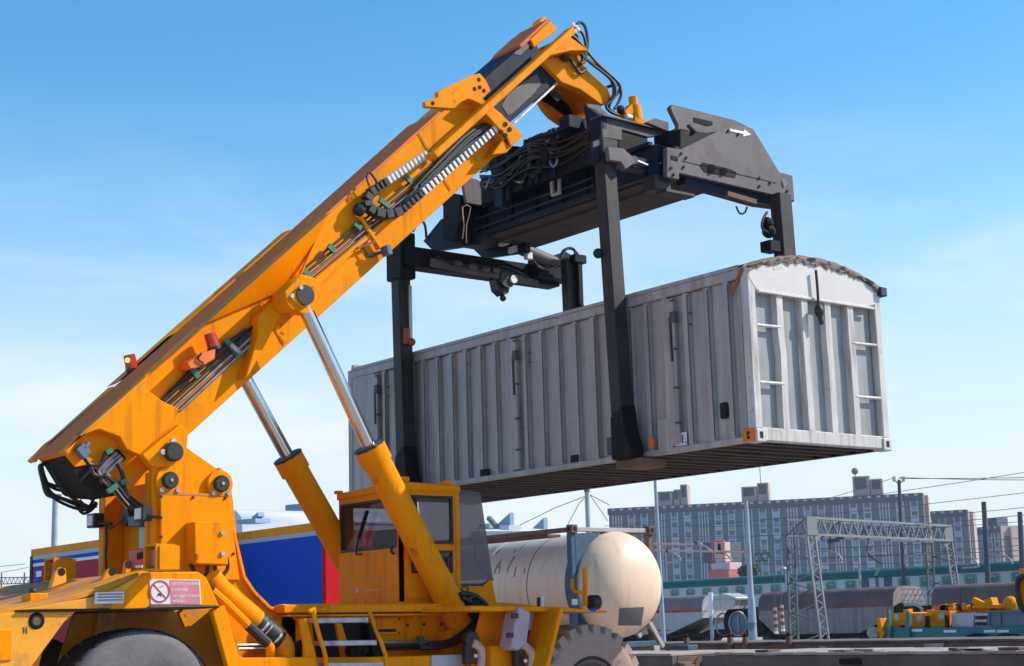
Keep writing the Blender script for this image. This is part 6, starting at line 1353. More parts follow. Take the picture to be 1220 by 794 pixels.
# ================================================================== hopper wagons
HX = 53.0
def hopper(label, y0, y1, zb, zt, stripe, mats, endl, endr):
    """y0 is the right hand end; endl / endr: slope of each lower end"""
    h = thing('hopper_wagon', label, 'hopper wagon', (HX + 1.4, (y0 + y1) / 2, 0), 'hopper wagons beyond the yard')
    # rounded upper body
    def sec(y):
        return [(HX, y, zb), (HX, y, stripe), (HX + 0.02, y, stripe + 0.2), (HX + 0.12, y, zt - 0.35), (HX + 0.40, y, zt - 0.1), (HX + 0.9, y, zt), (HX + 1.9, y, zt), (HX + 2.4, y, zt - 0.1), (HX + 2.68, y, zt - 0.35), (HX + 2.8, y, stripe), (HX + 2.8, y, zb)]
    def loft(a, b, i0, i1, m):
        A, B = sec(a), sec(b)
        vs = A[i0:i1] + B[i0:i1]
        n = i1 - i0
        m.add(vs, [(k, k + 1, n + k + 1, n + k) for k in range(n - 1)])
        return m
    n = max(4, int((y1 - y0) / 1.6))
    for k in range(n):
        a, b = y0 + (y1 - y0) * k / n, y0 + (y1 - y0) * (k + 1) / n
        part('roof_panel', mats[1], h, loft(a + 0.01, b - 0.01, 1, 10, MB()), angle=50)
    m = MB().prism([(y0 + endr, zb - 0.9), (y1 - endl, zb - 0.9), (y1, zb), (y1, stripe - 0.03), (y0, stripe - 0.03), (y0, zb)], 'x', HX + 0.01, HX + 2.79)
    part('lower_body', mats[0], h, m, 0.01)
    for ye in (y0, y1): part('end_plate', mats[0], h, MB().prism([(p[0], p[2]) for p in sec(ye)[1:10]], 'y', ye - 0.02, ye + 0.02))
    part('side_stripe', M_STRIPE if mats[0] is M_HOPL else M_STRIPED, h, MB().box(HX - 0.02, HX + 0.01, y0, y1, stripe - 0.03, stripe + 0.09 if mats[0] is M_HOPL else stripe + 0.05))
    part('underframe', M_GRIME, h, MB().box(HX + 0.2, HX + 2.6, y0 - 1.0, y1 + 1.0, 0.75, 1.0), 0.01)
    for k in range(5):
        yy = y0 + (y1 - y0) * (k + 0.5) / 5
        part('discharge_chute', M_GRIME, h, MB().prism([(yy - 0.9, zb - 0.88), (yy + 0.9, zb - 0.88), (yy + 0.3, 0.45), (yy - 0.3, 0.45)], 'x', HX + 0.4, HX + 2.3))
    for yy in (y0 + 0.2, y0 + 1.8, y1 - 0.2, y1 - 1.8):
        part('wagon_wheel', M_PIN, h, MB().lathe([(0.02, 0.0), (0.40, 0.03), (0.46, 0.0), (0.46, 0.12), (0.02, 0.12)], (HX + 0.5, yy, 0.62), 'x', 20))
    return h
h1 = hopper('pale grey hopper wagon with red stripes beside the cream tank', 51.2, 63.0, 1.9, 3.30, 2.32, (M_HOPL, M_HOPQ), 1.6, 3.0)
part('side_stripe', M_STRIPE, h1, MB().box(HX - 0.02, HX + 0.005, 54.2, 60, 1.20, 1.28))
# round-ended platform with hoop
def hoop(h, yc, zc, r):
    o = part('end_hoop', M_HOPL, h, MB().lathe([(r - 0.05, HX - 0.05), (r, HX - 0.08), (r + 0.02, HX + 0.05), (r - 0.05, HX + 0.05)], (0, yc, zc), 'x', 36))
    part('hoop_plate', M_BGREY, o, MB().cyl((HX + 0.06, yc, zc), (HX + 0.10, yc, zc), r - 0.06, 30))
    part('hoop_bar', M_HOPL, o, MB().box(HX - 0.02, HX + 0.02, yc - 0.03, yc + 0.03, zc - r, zc + r * 0.7))
h2 = hopper('brown hopper wagon with a round hooped end behind the blue mast', 36.9, 46.6, 1.75, 3.28, 2.25, (M_HOP, M_HOPR), 1.2, 2.4)
hoop(h2, 48.25, 1.52, 0.72)
part('dark_end_tank', M_GRIME, h2, MB().cyl((HX + 1.3, 49.9, 1.6), (HX + 1.3, 46.7, 1.6), 0.85, 24).prism([(46.6, 2.5), (48.2, 2.3), (49.2, 1.9), (49.6, 1.0), (46.6, 1.0)], 'x', HX + 0.3, HX + 2.5))
part('end_ring', M_RAILW, h2, MB().lathe([(0.62, 50.0), (0.68, 50.0), (0.68, 50.1), (0.62, 50.1)], (HX + 0.6, 0, 1.5), 'y', 24))
part('cream_end_box', M_CONTE, h2, MB().prism([(50.212, 3.149), (49.363, 3.319), (48.285, 3.04), (48.472, 2.365), (50.269, 2.362)], 'x', 52.9, 54.4), 0.02)
part('box_lid', M_HOPL, h2, MB().prism([(50.239, 3.052), (48.173, 2.988), (48.178, 2.915), (50.244, 2.978)], 'x', 52.8, 54.5))
part('red_base', M_STRIPE, h2, MB().box(HX - 0.03, HX, 47.5, 49.0, 0.95, 1.05))
h3 = hopper('dark brown hopper wagon above the yellow engines at the right', 20.0, 34.4, 1.75, 3.22, 2.2, (M_HOP, M_HOPR), 1.0, 2.0)
# pipework between the last two hoppers
r_ = random.Random(8)
for k in range(6):
    y0 = 36.5 - k * 0.30
    part('platform_rail', M_RAILW, h3, MB().cyl((53.2, y0, 2.2), (53.3, y0 - 0.5, 3.1 - 0.04 * k), 0.022, 6))
    part('platform_rail', M_RAILW, h3, MB().cyl((53.25, y0 - 0.3, 2.2), (53.35, y0 + 0.1, 3.1 - 0.04 * k), 0.018, 6))
for z in (2.5, 2.8, 3.1): part('platform_rail', M_RAILW, h3, MB().cyl((53.2, 36.5, z), (53.2, 34.6, z - 0.1), 0.02, 6))
part('platform_box', M_GRIME, h3, MB().box(53.3, 55, 34.6, 36.6, 1.2, 2.2), 0.02)
part('bent_pipe', M_RAILW, h3, MB().tube([(52.8, 35.954, 2.262), (52.8, 35.516, 2.293), (52.8, 35.094, 2.195), (52.8, 34.846, 1.973), (52.8, 34.924, 1.717)], 0.09, 10))
part('dark_coupler', M_GRIME, h3, MB().prism([(37.323, 1.987), (36.507, 2.404), (35.036, 1.843), (34.844, 0.466), (39.042, 0.512), (38.889, 0.955)], 'x', 53.1, 53.3))

# ================================================================== teal works wagon with engines
VX = 22.0
tw = thing('works_wagon', 'teal works wagon loaded with yellow engine housings and grey boxes', 'works wagon', (VX + 1.3, 8, 0))
part('teal_sill', M_TEALW, tw, MB().prism([(12.527, 1.403), (7.311, 1.359), (7.344, 1.032), (12.56, 1.044)], 'x', VX, VX + 0.15), 0.01)
part('wagon_deck', M_WAG, tw, MB().box(VX + 0.16, VX + 2.6, 3.0, 12.5, 1.2, 1.40))
part('far_sill', M_TEALW, tw, MB().box(VX + 2.61, VX + 2.75, 3.0, 12.5, 1.0, 1.42))
for q in ('1056 727, 1059 727, 1061 763, 1058 763', '1079 727, 1083 727, 1084 763, 1079 763'): pass
part('teal_post', M_TEALW, tw, MB().prism([(12.312, 1.88), (12.221, 1.878), (12.238, 1.019), (12.329, 1.02)], 'x', VX - 0.12, VX - 0.001), 0.006)
part('teal_post', M_TEALW, tw, MB().prism([(11.623, 1.839), (11.505, 1.836), (11.551, 1.012), (11.699, 1.014)], 'x', VX - 0.12, VX - 0.001), 0.006)
part('teal_post', M_GRIME, tw, MB().prism([(10.959, 1.706), (10.844, 1.703), (10.874, 1.377), (10.99, 1.379)], 'x', VX - 0.1, VX - 0.001), 0.006)
part('teal_post', M_GRIME, tw, MB().prism([(10.298, 1.714), (10.213, 1.712), (10.217, 1.366), (10.302, 1.368)], 'x', VX - 0.1, VX - 0.001), 0.006)
for q, d in (([(12.733, 1.811), (11.97, 1.817), (12.014, 1.34), (12.744, 1.351)], 1.6), ([(11.793, 1.789), (11.231, 1.776), (11.273, 1.328), (11.834, 1.337)], 1.6), ([(11.107, 1.843), (10.416, 1.826), (10.462, 1.338), (11.154, 1.349)], 1.6)):
    e = part('engine_housing', M_YEL, tw, MB().prism(q, 'x', VX + 0.3, VX + 0.3 + d), 0.02)
    ys = [p[0] for p in q]; zs = [p[1] for p in q]
    ym, zm = sum(ys) / 4, sum(zs) / 4
    part('grey_disc', M_SHEET, e, MB().cyl((VX + 0.28, ym - 0.1, zm + 0.1), (VX + 0.30, ym - 0.1, zm + 0.1), 0.10, 14))
    part('vent_slot', M_DARK, e, MB().box(VX + 0.285, VX + 0.30, ym - 0.35, ym - 0.2, zm - 0.2, zm - 0.12))
    part('lift_eye', M_YEL, e, MB().box(VX + 0.6, VX + 0.8, ym - 0.3, ym - 0.1, max(zs), max(zs) + 0.10), 0.01)
part('orange_plate', M_YEL, tw, MB().prism([(11.225, 1.782), (10.962, 1.775), (10.98, 1.588), (11.127, 1.568), (11.238, 1.641)], 'x', VX + 0.2, VX + 0.3))
for q in ('a',): pass
part('white_case', M_SHEET, tw, MB().prism([(10.216, 1.755), (9.461, 1.76), (9.501, 1.35), (10.228, 1.339)], 'x', VX + 0.1, VX + 1.7), 0.015)
for z0 in (0, 1, 2):
    q = [(9.436, 1.737), (9.053, 1.727), (9.06, 1.66), (9.442, 1.668)]
    part('grille_bar', M_SHEET if z0 != 1 else M_SHEET, tw, MB().prism([(y, z - 0.17 * z0) for y, z in q], 'x', VX + 0.1, VX + 0.25))
part('dark_grille', M_RUST, tw, MB().prism([(9.508, 1.737), (9.125, 1.727), (9.163, 1.342), (9.546, 1.348)], 'x', VX + 0.26, VX + 1.6))
bb = part('blue_grey_case', M_BGREY, tw, MB().prism([(8.986, 1.772), (7.304, 1.753), (7.349, 1.315), (9.028, 1.343)], 'x', VX + 0.05, VX + 1.8), 0.012)
part('case_post', M_BGREY, bb, MB().prism([(8.575, 1.763), (8.521, 1.762), (8.564, 1.336), (8.617, 1.337)], 'x', VX + 0.01, VX + 0.05))
part('case_post', M_BGREY, bb, MB().prism([(8.923, 1.771), (8.883, 1.77), (8.925, 1.342), (8.966, 1.343)], 'x', VX + 0.01, VX + 0.05))
part('case_rim', M_BGREY, bb, MB().prism([(8.948, 1.795), (7.268, 1.775), (7.273, 1.731), (8.953, 1.749)], 'x', VX + 0.0, VX + 0.1))
for a in ([(22, 11.485, 1.291), (22, 11.134, 1.286)][0], [(22, 10.332, 1.251)][0], [(22, 9.004, 1.231)][0], [(22, 8.628, 1.225)][0]):
    part('white_mark', M_TEXTW, tw, MB().box(VX - 0.004, VX, a[1] - 0.32, a[1] + 0.1, a[2] - 0.02, a[2] + 0.05))
fo = part('folded_crane', M_YEL, tw, MB().tube([(23, 10.911, 1.803), (23, 10.39, 1.838), (23, 9.877, 1.871), (23, 9.38, 1.835), (23, 8.907, 1.915)], 0.12, 10), 0.0)
part('crane_arm', M_YEL, fo, MB().bar([(22.6, 9.789, 2.107)][0], [(22.6, 9.365, 1.91)][0], 0.16, 0.16).bar([(22.6, 9.807, 1.922)][0], [(22.6, 8.579, 1.889)][0], 0.14, 0.10).bar([(22.7, 9.376, 1.955)][0], [(22.7, 9.15, 2.018)][0], 0.3, 0.3).ball([(22.7, 8.668, 1.958)][0], 0.22, 10), 0.01)
r_ = random.Random(12)
for k in range(12):
    q = [(22.8, 11.162, 1.884), (22.8, 8.581, 1.909)]
    p = Vector(lerp(q[0], q[1], r_.random()))
    part('machine_part', M_YEL if k % 3 else M_PIN, fo, MB().box(p.x, p.x + 0.2, p.y - 0.1, p.y + 0.12, p.z - 0.05, p.z + r_.uniform(0.03, 0.16)), 0.01)
for yy in (4.0, 5.6, 9.9, 11.5):
    part('wagon_wheel', M_PIN, tw, MB().lathe([(0.02, 0.0), (0.40, 0.03), (0.46, 0.0), (0.46, 0.12), (0.02, 0.12)], (VX + 0.4, yy, 0.62), 'x', 20))
part('wheel_guard', M_YEL, tw, MB().prism([(12.648, 1.674), (12.525, 1.671), (12.488, 1.407), (12.413, 1.215), (12.578, 1.073), (12.645, 1.361)], 'x', VX - 0.15, VX + 0.4), 0.015)
part('buffer', M_RAILW, tw, MB().cyl([(21.9, 12.858, 1.266)][0], [(22.3, 13.186, 1.261)][0], 0.18, 14).cyl([(21.9, 12.68, 1.192)][0], [(21.9, 12.989, 1.196)][0], 0.06, 8))
for q in ([(21.85, 9.621, 1.085), (21.85, 9.339, 1.149), (21.85, 9.015, 1.122), (21.85, 8.805, 1.075)], [(21.85, 8.644, 1.073), (21.85, 8.372, 1.136), (21.85, 8.164, 1.112), (21.85, 7.903, 1.108)]):
    part('spring', M_GRIME, tw, MB().tube(q, 0.05, 8))

# ================================================================== yellow machine cut by the frame edge
lo = thing('yellow_loader', 'yellow machine arm with black hose at the right edge of the picture', 'loader', (18, 5.2, 0))
part('loader_arm', M_YEL, lo, MB().prism([(5.168, 2.523), (5.016, 2.636), (4.511, 2.614), (4.624, 1.518), (5.028, 1.605), (5.135, 1.924), (5.173, 2.244)], 'x', 18.0, 19.0), 0.03)
part('loader_base', M_GRIME, lo, MB().box(18.2, 20.2, 2.5, 5.0, 0.4, 2.0), 0.05)
part('loader_window', M_GLASS, lo, MB().prism([(4.975, 2.475), (4.494, 2.456), (4.534, 2.065), (4.992, 2.079)], 'x', 17.97, 17.99))
part('arm_hose', M_BLK, lo, MB().tube([(17.9, 4.86, 2.59), (17.9, 5.053, 2.519), (17.9, 5.119, 2.322), (17.9, 5.12, 2.084), (17.9, 5.07, 1.884), (17.9, 4.99, 1.764)], 0.07, 10))
part('beacon', M_ORANGE, lo, MB().cyl([(18.2, 5.129, 2.64)][0], [(18.2, 5.117, 2.76)][0], 0.09, 12))
for yy in (2.9, 4.5):
    part('wheel', M_TYRED, lo, MB().lathe([(0.02, 0.05), (0.25, 0.0), (0.5, 0.0), (0.55, 0.08), (0.55, 0.35), (0.02, 0.35)], (17.9, yy, 0.56), 'x', 24))

# ================================================================== passenger train
TRX = 68.0
def coach(label, y0, y1):
    c = thing('passenger_coach', label, 'train coach', (TRX + 1.4, (y0 + y1) / 2, 0), 'coaches of the parked train')
    zb, ze, zr = 1.1, 4.24, 4.80
    part('body', M_TRAINW, c, MB().box(TRX, TRX + 2.8, y0, y1, zb, ze), 0.03)
    part('roof', M_TRAINR, c, MB().prism([(TRX - 0.04, ze), (TRX + 0.02, ze + 0.22), (TRX + 0.35, zr - 0.06), (TRX + 0.9, zr), (TRX + 1.9, zr), (TRX + 2.45, zr - 0.06), (TRX + 2.78, ze + 0.22), (TRX + 2.84, ze)], 'y', y0, y1), 0.0, angle=50)
    part('roof_edge', M_TRAINR, c, MB().box(TRX - 0.06, TRX - 0.001, y0, y1, ze - 0.05, ze + 0.03))
    part('underframe', M_GRIME, c, MB().box(TRX + 0.2, TRX + 2.6, y0 + 0.3, y1 - 0.3, 0.5, 1.1))
    n = int((y1 - y0 - 2.4) / 1.62)
    st = (y1 - y0 - 2.4) / n
    for k in range(n):
        yc = y0 + 1.2 + st * (k + 0.5)
        zc = 3.78
        w, h, ch = 0.40, 0.29, 0.10
        def oct_(s): return [(yc - w * s, zc - h * s + ch), (yc - w * s + ch, zc - h * s), (yc + w * s - ch, zc - h * s), (yc + w * s, zc - h * s + ch), (yc + w * s, zc + h * s - ch), (yc + w * s - ch, zc + h * s), (yc - w * s + ch, zc + h * s), (yc - w * s, zc + h * s - ch)]
        wf = part('window_frame', M_WINF, c, MB().prism(oct_(1.18), 'x', TRX - 0.03, TRX - 0.001))
        part('pane', M_WINP, wf, MB().prism(oct_(0.86), 'x', TRX - 0.036, TRX - 0.031))
        part('blind', M_WINF, wf, MB().box(TRX - 0.042, TRX - 0.037, yc - 0.22, yc + 0.20, zc + 0.06, zc + 0.20))
    for yy in (y0 + 0.5, y1 - 1.1):
        part('door', M_TEALF, c, MB().box(TRX - 0.03, TRX, yy, yy + 0.65, 1.3, 4.2), 0.01)
    for yy in (y0 + 2, y0 + 4.2, y1 - 2, y1 - 4.2):
        part('wagon_wheel', M_PIN, c, MB().lathe([(0.02, 0.0), (0.40, 0.03), (0.46, 0.0), (0.46, 0.12), (0.02, 0.12)], (TRX + 0.4, yy, 0.62), 'x', 18))
    return c
coach('white and teal coach behind the pale hopper and the lattice tower', 50.2, 74.5)
coach('white and teal coach at the right behind the dark hopper wagon', 25.4, 49.9)
for k, y in enumerate((31.0, 36.5)):
    pass

# ================================================================== lattice gantry over the tracks
gt = thing('lattice_gantry', 'grey lattice gantry spanning the tracks in front of the apartment block', 'gantry', (49.3, 40, 0))
def chord(a, b, w=0.10, m=M_GALV, nm='chord'): return part(nm, m, gt, MB().bar(a, b, w, w))
GA, GB = Vector((49.3, 39.3, 7.0)), Vector((65.6, 42.15, 7.0))
ux = (GB - GA).normalized()
back = Vector((0, 1.45, 0))
dn = Vector((0, 0, -0.88))
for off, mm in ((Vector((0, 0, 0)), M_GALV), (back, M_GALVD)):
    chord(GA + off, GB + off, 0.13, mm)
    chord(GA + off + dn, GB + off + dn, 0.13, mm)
    n = 15
    for k in range(n):
        a = GA + off + (GB - GA) * ((k + 0.4) / n)
        b = GA + off + (GB - GA) * ((k + 0.9) / n) + dn
        c_ = GA + off + (GB - GA) * ((k + 1.4) / n)
        if k < n - 1:
            chord(a, b, 0.07, mm, 'brace'); chord(b, c_, 0.07, mm, 'brace')
for k in range(10):
    a = GA + (GB - GA) * (k / 9)
    chord(a + (dn if k % 2 else Vector()), a + back + (Vector() if k % 2 else dn), 0.06, M_GALVD, 'brace')
for base in (GA, GB):
    sgn = 1 if base is GA else -1
    part('corner_plate', M_GALV, gt, MB().box(base.x - 0.05 if sgn > 0 else base.x - 0.75, base.x + 0.75 if sgn > 0 else base.x + 0.05, base.y - 0.10, base.y + 0.06, 6.05, 7.06), 0.01)
    part('knee_plate', M_GALV, gt, MB().prism([(base.x + sgn * 0.6, 6.1), (base.x + sgn * 1.1, 6.1), (base.x + sgn * 0.65, 5.6)], 'y', base.y - 0.06, base.y + 0.02))
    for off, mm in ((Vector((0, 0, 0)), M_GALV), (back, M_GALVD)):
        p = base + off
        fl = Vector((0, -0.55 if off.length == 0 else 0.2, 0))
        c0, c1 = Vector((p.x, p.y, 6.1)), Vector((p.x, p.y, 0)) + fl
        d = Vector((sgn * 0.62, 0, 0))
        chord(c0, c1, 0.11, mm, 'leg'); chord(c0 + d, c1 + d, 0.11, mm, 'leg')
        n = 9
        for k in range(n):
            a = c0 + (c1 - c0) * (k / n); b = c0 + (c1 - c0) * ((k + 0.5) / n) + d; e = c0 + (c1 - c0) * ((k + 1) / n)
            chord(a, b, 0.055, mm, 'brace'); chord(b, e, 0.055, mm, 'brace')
    for k in range(7):
        z = 5.6 - k * 0.8
        chord((base.x, base.y - 0.05 * k, z), (base.x, base.y + 1.5, z - 0.45 + 0.9 * (k % 2)), 0.06, M_GALVD if k % 2 else M_GALV, 'brace')
part('dark_sign_frame', M_GALVD, gt, MB().box(49.2, 49.35, 42.1, 43.1, 5.25, 5.32).box(49.2, 49.35, 42.1, 43.1, 4.85, 4.92).box(49.2, 49.35, 42.1, 42.16, 4.92, 5.25).box(49.2, 49.35, 42.55, 42.62, 4.92, 5.25).box(49.2, 49.35, 43.04, 43.1, 4.92, 5.25))
# suspended catenary arms below the gantry
for (a, b, c_) in (([(53, 41.739, 5.421), (53, 40.897, 5.329), (53, 40.431, 5.166), (53, 40.106, 4.783)], [(53, 41.316, 4.658), (53, 40.173, 4.695)], [(53, 40.867, 6.39), (53, 40.957, 5.332)]),
                   ([(58, 42.425, 6.023), (58, 42.224, 6.205), (58, 41.849, 6.279)], [(58, 42.419, 5.394), (58, 41.151, 5.23)], [(58, 42.364, 6.02), (58, 42.428, 5.297), (58, 41.504, 4.674)]),
                   ([(62, 42.809, 5.189), (62, 41.954, 5.096)], [(62, 41.693, 5.28), (62, 41.08, 5.345)], [(62, 41.503, 6.009), (62, 41.581, 5.175)])):
    part('arm_tube', M_RAILW, gt, MB().tube(a, 0.05, 7))
    part('registration_arm', M_COPPER, gt, MB().tube(b, 0.045, 7))
    part('drop_tube', M_POLED, gt, MB().tube(c_, 0.05, 7))
part('hanging_box', M_POLED, gt, MB().prism([(41.143, 5.99), (40.48, 5.997), (40.495, 5.813), (41.159, 5.806)], 'x', 53.0, 53.3).prism([(40.472, 6.088), (40.174, 6.07), (40.186, 5.933), (40.483, 5.951)], 'x', 53.0, 53.3))

# ================================================================== masts and poles
def pole(label, cat, base, topp, r0, r1, m, name='catenary_mast', group='poles along the tracks'):
    p = thing(name, label, cat, (base[0], base[1], 0), group)
    part('shaft', m, p, MB().cyl((base[0], base[1], 0), topp, r0, 12, r1))
    return p
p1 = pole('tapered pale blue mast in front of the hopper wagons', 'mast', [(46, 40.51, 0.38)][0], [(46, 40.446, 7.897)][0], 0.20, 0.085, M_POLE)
part('mast_base', M_POLE, p1, MB().cyl([(46, 40.51, 0.38)][0], [(46, 40.468, 2.873)][0], 0.24, 12, 0.19))
part('base_band', M_BGREY, p1, MB().cyl([(46, 40.511, 1.151)][0], [(46, 40.507, 1.581)][0], 0.235, 12))
o = part('cantilever_tube', M_COPPER, p1, MB().tube([(46.2, 47.892, 6.086), (46.2, 45.278, 5.89), (46.2, 44.106, 5.868)], 0.055, 8, 1))
part('cantilever_tube', M_COPPER, p1, MB().tube([(46, 47.635, 5.696), (46, 44.32, 5.471), (46, 40.469, 5.219)], 0.055, 8, 1))
part('steady_arm', M_RAILW, p1, MB().tube([(46.2, 44.493, 5.89), (46.2, 43.86, 5.718), (46.2, 43.311, 5.372)], 0.05, 8))
part('steady_arm', M_RAILW, p1, MB().tube([(46, 46.82, 5.652), (46, 46.03, 5.425), (46, 45.592, 5.036), (46, 46.665, 4.951)], 0.045, 8))
part('steady_arm', M_RAILW, p1, MB().tube([(46, 42.299, 5.317), (46, 41.886, 5.03), (46, 41.657, 4.797)], 0.05, 8))
part('mast_bracket', M_POLED, p1, MB().ball([(46, 40.529, 5.222)][0], 0.12, 8))
part('insulator', M_POLED, p1, MB().ball([(46, 46.62, 5.618)][0], 0.12, 8))
part('insulator', M_POLED, p1, MB().ball([(46.2, 44.49, 5.936)][0], 0.13, 8))
p2 = pole('slim pale pole rising behind the right of the cream tank', 'pole', [(47, 48.295, 0.412)][0], [(47, 48.404, 9.749)][0], 0.14, 0.09, M_POLE)
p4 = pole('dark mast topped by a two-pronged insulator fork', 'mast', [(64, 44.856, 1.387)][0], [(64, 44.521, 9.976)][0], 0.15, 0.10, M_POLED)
part('insulator_fork', M_POLED, p4, MB().tube([(64, 44.828, 10.16), (64, 44.847, 9.953), (64, 44.545, 9.719), (64, 44.206, 9.896), (64, 44.187, 10.102)], 0.04, 7, 1))
for q in [(64, 44.87, 10.06), (64, 44.165, 9.997)]:
    part('insulator', M_FARW, p4, MB().cyl((q[0], q[1], q[2] - 0.15), (q[0], q[1], q[2] + 0.15), 0.12, 10))
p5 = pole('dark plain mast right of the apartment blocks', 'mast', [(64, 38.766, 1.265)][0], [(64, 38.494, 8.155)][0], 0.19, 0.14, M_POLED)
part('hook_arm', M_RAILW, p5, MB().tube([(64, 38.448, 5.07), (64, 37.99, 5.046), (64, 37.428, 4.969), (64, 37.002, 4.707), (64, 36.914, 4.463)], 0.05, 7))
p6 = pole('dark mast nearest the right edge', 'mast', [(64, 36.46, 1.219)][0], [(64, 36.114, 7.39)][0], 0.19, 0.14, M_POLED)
part('hook_arm', M_RAILW, p6, MB().tube([(64, 40.094, 5.008), (64, 39.628, 4.936), (64, 39.306, 4.626), (64, 39.213, 4.377)], 0.05, 7))
part('registration_arm', M_COPPER, p6, MB().tube([(64, 40.392, 4.383), (64, 39.388, 4.385)], 0.045, 7))
p7 = pole('thin pale pole left of the lattice gantry beam, in front of the train', 'pole', [(60, 44.92, 1.47)][0], [(60, 44.684, 7.833)][0], 0.09, 0.06, M_POLE)
p8 = pole('short white signal post in front of the hoppers', 'post', [(46, 43.474, 0.36)][0], [(46, 43.452, 3.278)][0], 0.10, 0.09, M_POLE, 'signal_post')
part('signal_board', M_TEXTW, p8, MB().prism([(43.414, 3.234), (43.131, 3.224), (43.157, 1.988), (43.408, 1.994)], 'x', 45.8, 45.88))
p9 = pole('thin lattice mast far left above the trailer roof', 'mast', (39.9, 118.8, 0), (39.9, 118.8, 14.2), 0.32, 0.26, M_POLE)
part('mast_head', M_RUST, p9, MB().box(39.5, 40.3, 118.4, 119.2, 14.2, 14.5))
p10 = pole('tall mast with stay cables over the far roofs', 'mast', (172, 199, 0), (172, 199, 25.2), 0.5, 0.42, M_POLE, 'stayed_mast')
part('mast_cap', M_POLED, p10, MB().cyl((172, 199, 25.2), (172, 199, 26.0), 0.55, 10))
for q in ([(172, 198.628, 24.664), (172, 208.498, 22.986), (172, 219.964, 20.337)], [(172, 198.86, 24.683), (172, 201.276, 23.356), (172, 204.804, 19.642)], [(172, 198.166, 24.626), (172, 195.47, 23.505), (172, 193.041, 22.419)], [(172, 198.166, 24.626), (172, 195.785, 22.03), (172, 193.658, 19.64)]):
    part('stay_cable', M_WIRE, p10, MB().tube(q, 0.07, 6, 1))
# catenary weights hanging beside the tower
for k, (a, b) in enumerate((([(46, 38.639, 5.895), (46, 38.864, 2.312)]), ([(46, 38.177, 5.867), (46, 38.393, 2.427)]))):
    wgt = thing('tension_weight', ['rust and white stack of tension weights hanging left of its neighbour', 'longer rust stack of tension weights nearest the tower leg'][k], 'tension weight', b, 'catenary tension weights')
    part('hanger_wire', M_WIRE, wgt, MB().cyl(a, b, 0.02, 6))
    for j in range(7):
        z = b[2] - 0.17 * j
        part('weight_disc', M_RUST if j % 2 else M_COPPER, wgt, MB().cyl((b[0], b[1], z), (b[0], b[1], z - 0.155), 0.10, 10))
    part('foot_disc', M_TEXTW, wgt, MB().cyl((b[0], b[1], b[2] - 1.2), (b[0], b[1], b[2] - 1.32), 0.11, 10))
lp_ = thing('street_lamp', 'pale round lamp head glowing cream above the train roof', 'lamp', [(56, 47.527, 0.137)][0][:2] + (0,))
part('lamp_post', M_POLE, lp_, MB().cyl([(56, 47.298, 0.525)][0], [(56, 47.038, 4.59)][0], 0.05, 8))
part('lamp_head', M_CONTE, lp_, MB().ball([(56, 47.3, 4.651)][0], 0.24, 12, sc=(1, 1.25, 0.6)))

# ================================================================== overhead wires
def wire(a, b, sag, r, label, n=9):
    A, B = Vector(a), Vector(b)
    P = []
    for i in range(n + 1):
        t = i / n
        p = A.lerp(B, t)
        p.z -= sag * 4 * t * (1 - t)
        P.append(p)
    solo('overhead_wire', M_WIRE, MB().tube(P, r, 5, 1), label, 'wire', tuple(A), 'overhead wires above the tracks')
WLS = ['overhead wire climbing from the tank to the top of the right hand masts', 'steepest overhead wire, leaving the picture high above the smallest block',
       'low overhead wire running level with the gantry beam', 'lowest overhead wire from behind the tank across the block windows',
       'overhead wire rising from the far roofs past the insulator fork mast', 'overhead wire just above the train roof, behind the pale blue mast',
       'overhead wire from the tank top to the middle of the dark masts', 'short overhead wire between the lattice tower and the right edge, above the train',
       'overhead wire starting left of the lift houses and leaving above the second block', 'spare']
W58 = [(58, 67.266, 7.312), (58, 30.79, 6.783), (58, 65.41, 8.424), (58, 30.557, 9.057), (58, 65.512, 6.689), (58, 30.915, 5.563), (58, 65.536, 6.285), (58, 30.982, 4.912), (58, 67.219, 8.132), (58, 30.669, 7.962), (58, 62.126, 5.716), (58, 30.95, 5.216), (58, 62.016, 7.461), (58, 30.825, 6.434), (58, 51.331, 5.144), (58, 31.004, 4.695), (58, 57.117, 7.818), (58, 30.749, 7.175)]
for k in range(0, len(W58), 2): wire(W58[k], W58[k + 1], 0.25, 0.018, WLS[k // 2])
Q = [(64, 44.507, 10.131), (64, 34.559, 9.086), (64, 44.514, 10.054), (64, 34.545, 9.229)]
wire(Q[0], Q[1], 0.05, 0.022, 'highest wire, level from the insulator fork to the right edge'); wire(Q[2], Q[3], 0.02, 0.022, 'second level wire from the insulator fork, nearly touching the highest one')
Q = [(64, 53.679, 8.902), (64, 44.828, 10.16), (64, 36.417, 8.282), (64, 36.477, 7.127)]
wire(Q[0], Q[1], 0.1, 0.018, 'wire slanting up to the insulator fork across the long block roof')
Q = [(40, 136.706, 8.877), (40, 125.827, 8.682), (40, 136.646, 8.226), (40, 124.984, 8.336)]
wire(Q[0], Q[1], 0.05, 0.03, 'thin wire at the left edge above the hood'); wire(Q[2], Q[3], 0.1, 0.025, 'lower thin wire at the left edge above the hood')
lb = thing('lattice_beam', 'small far lattice beam at the left edge above the yellow hood', 'gantry', (60, 70, 0))
q = [(60, 195.617, 10.147), (60, 175.965, 9.448), (60, 195.532, 9.253), (60, 175.912, 8.722), (60, 185.202, 10.688)]
part('chord', M_POLED, lb, MB().bar(q[0], q[1], 0.12, 0.12))
part('chord', M_POLED, lb, MB().bar(q[2], q[3], 0.12, 0.12))
for k in range(14):
    a, b = lerp(q[0], q[1], k / 14), lerp(q[2], q[3], (k + 0.5) / 14)
    part('brace', M_POLED, lb, MB().bar(a, b, 0.06, 0.06)); part('brace', M_POLED, lb, MB().bar(b, lerp(q[0], q[1], (k + 1) / 14), 0.06, 0.06))
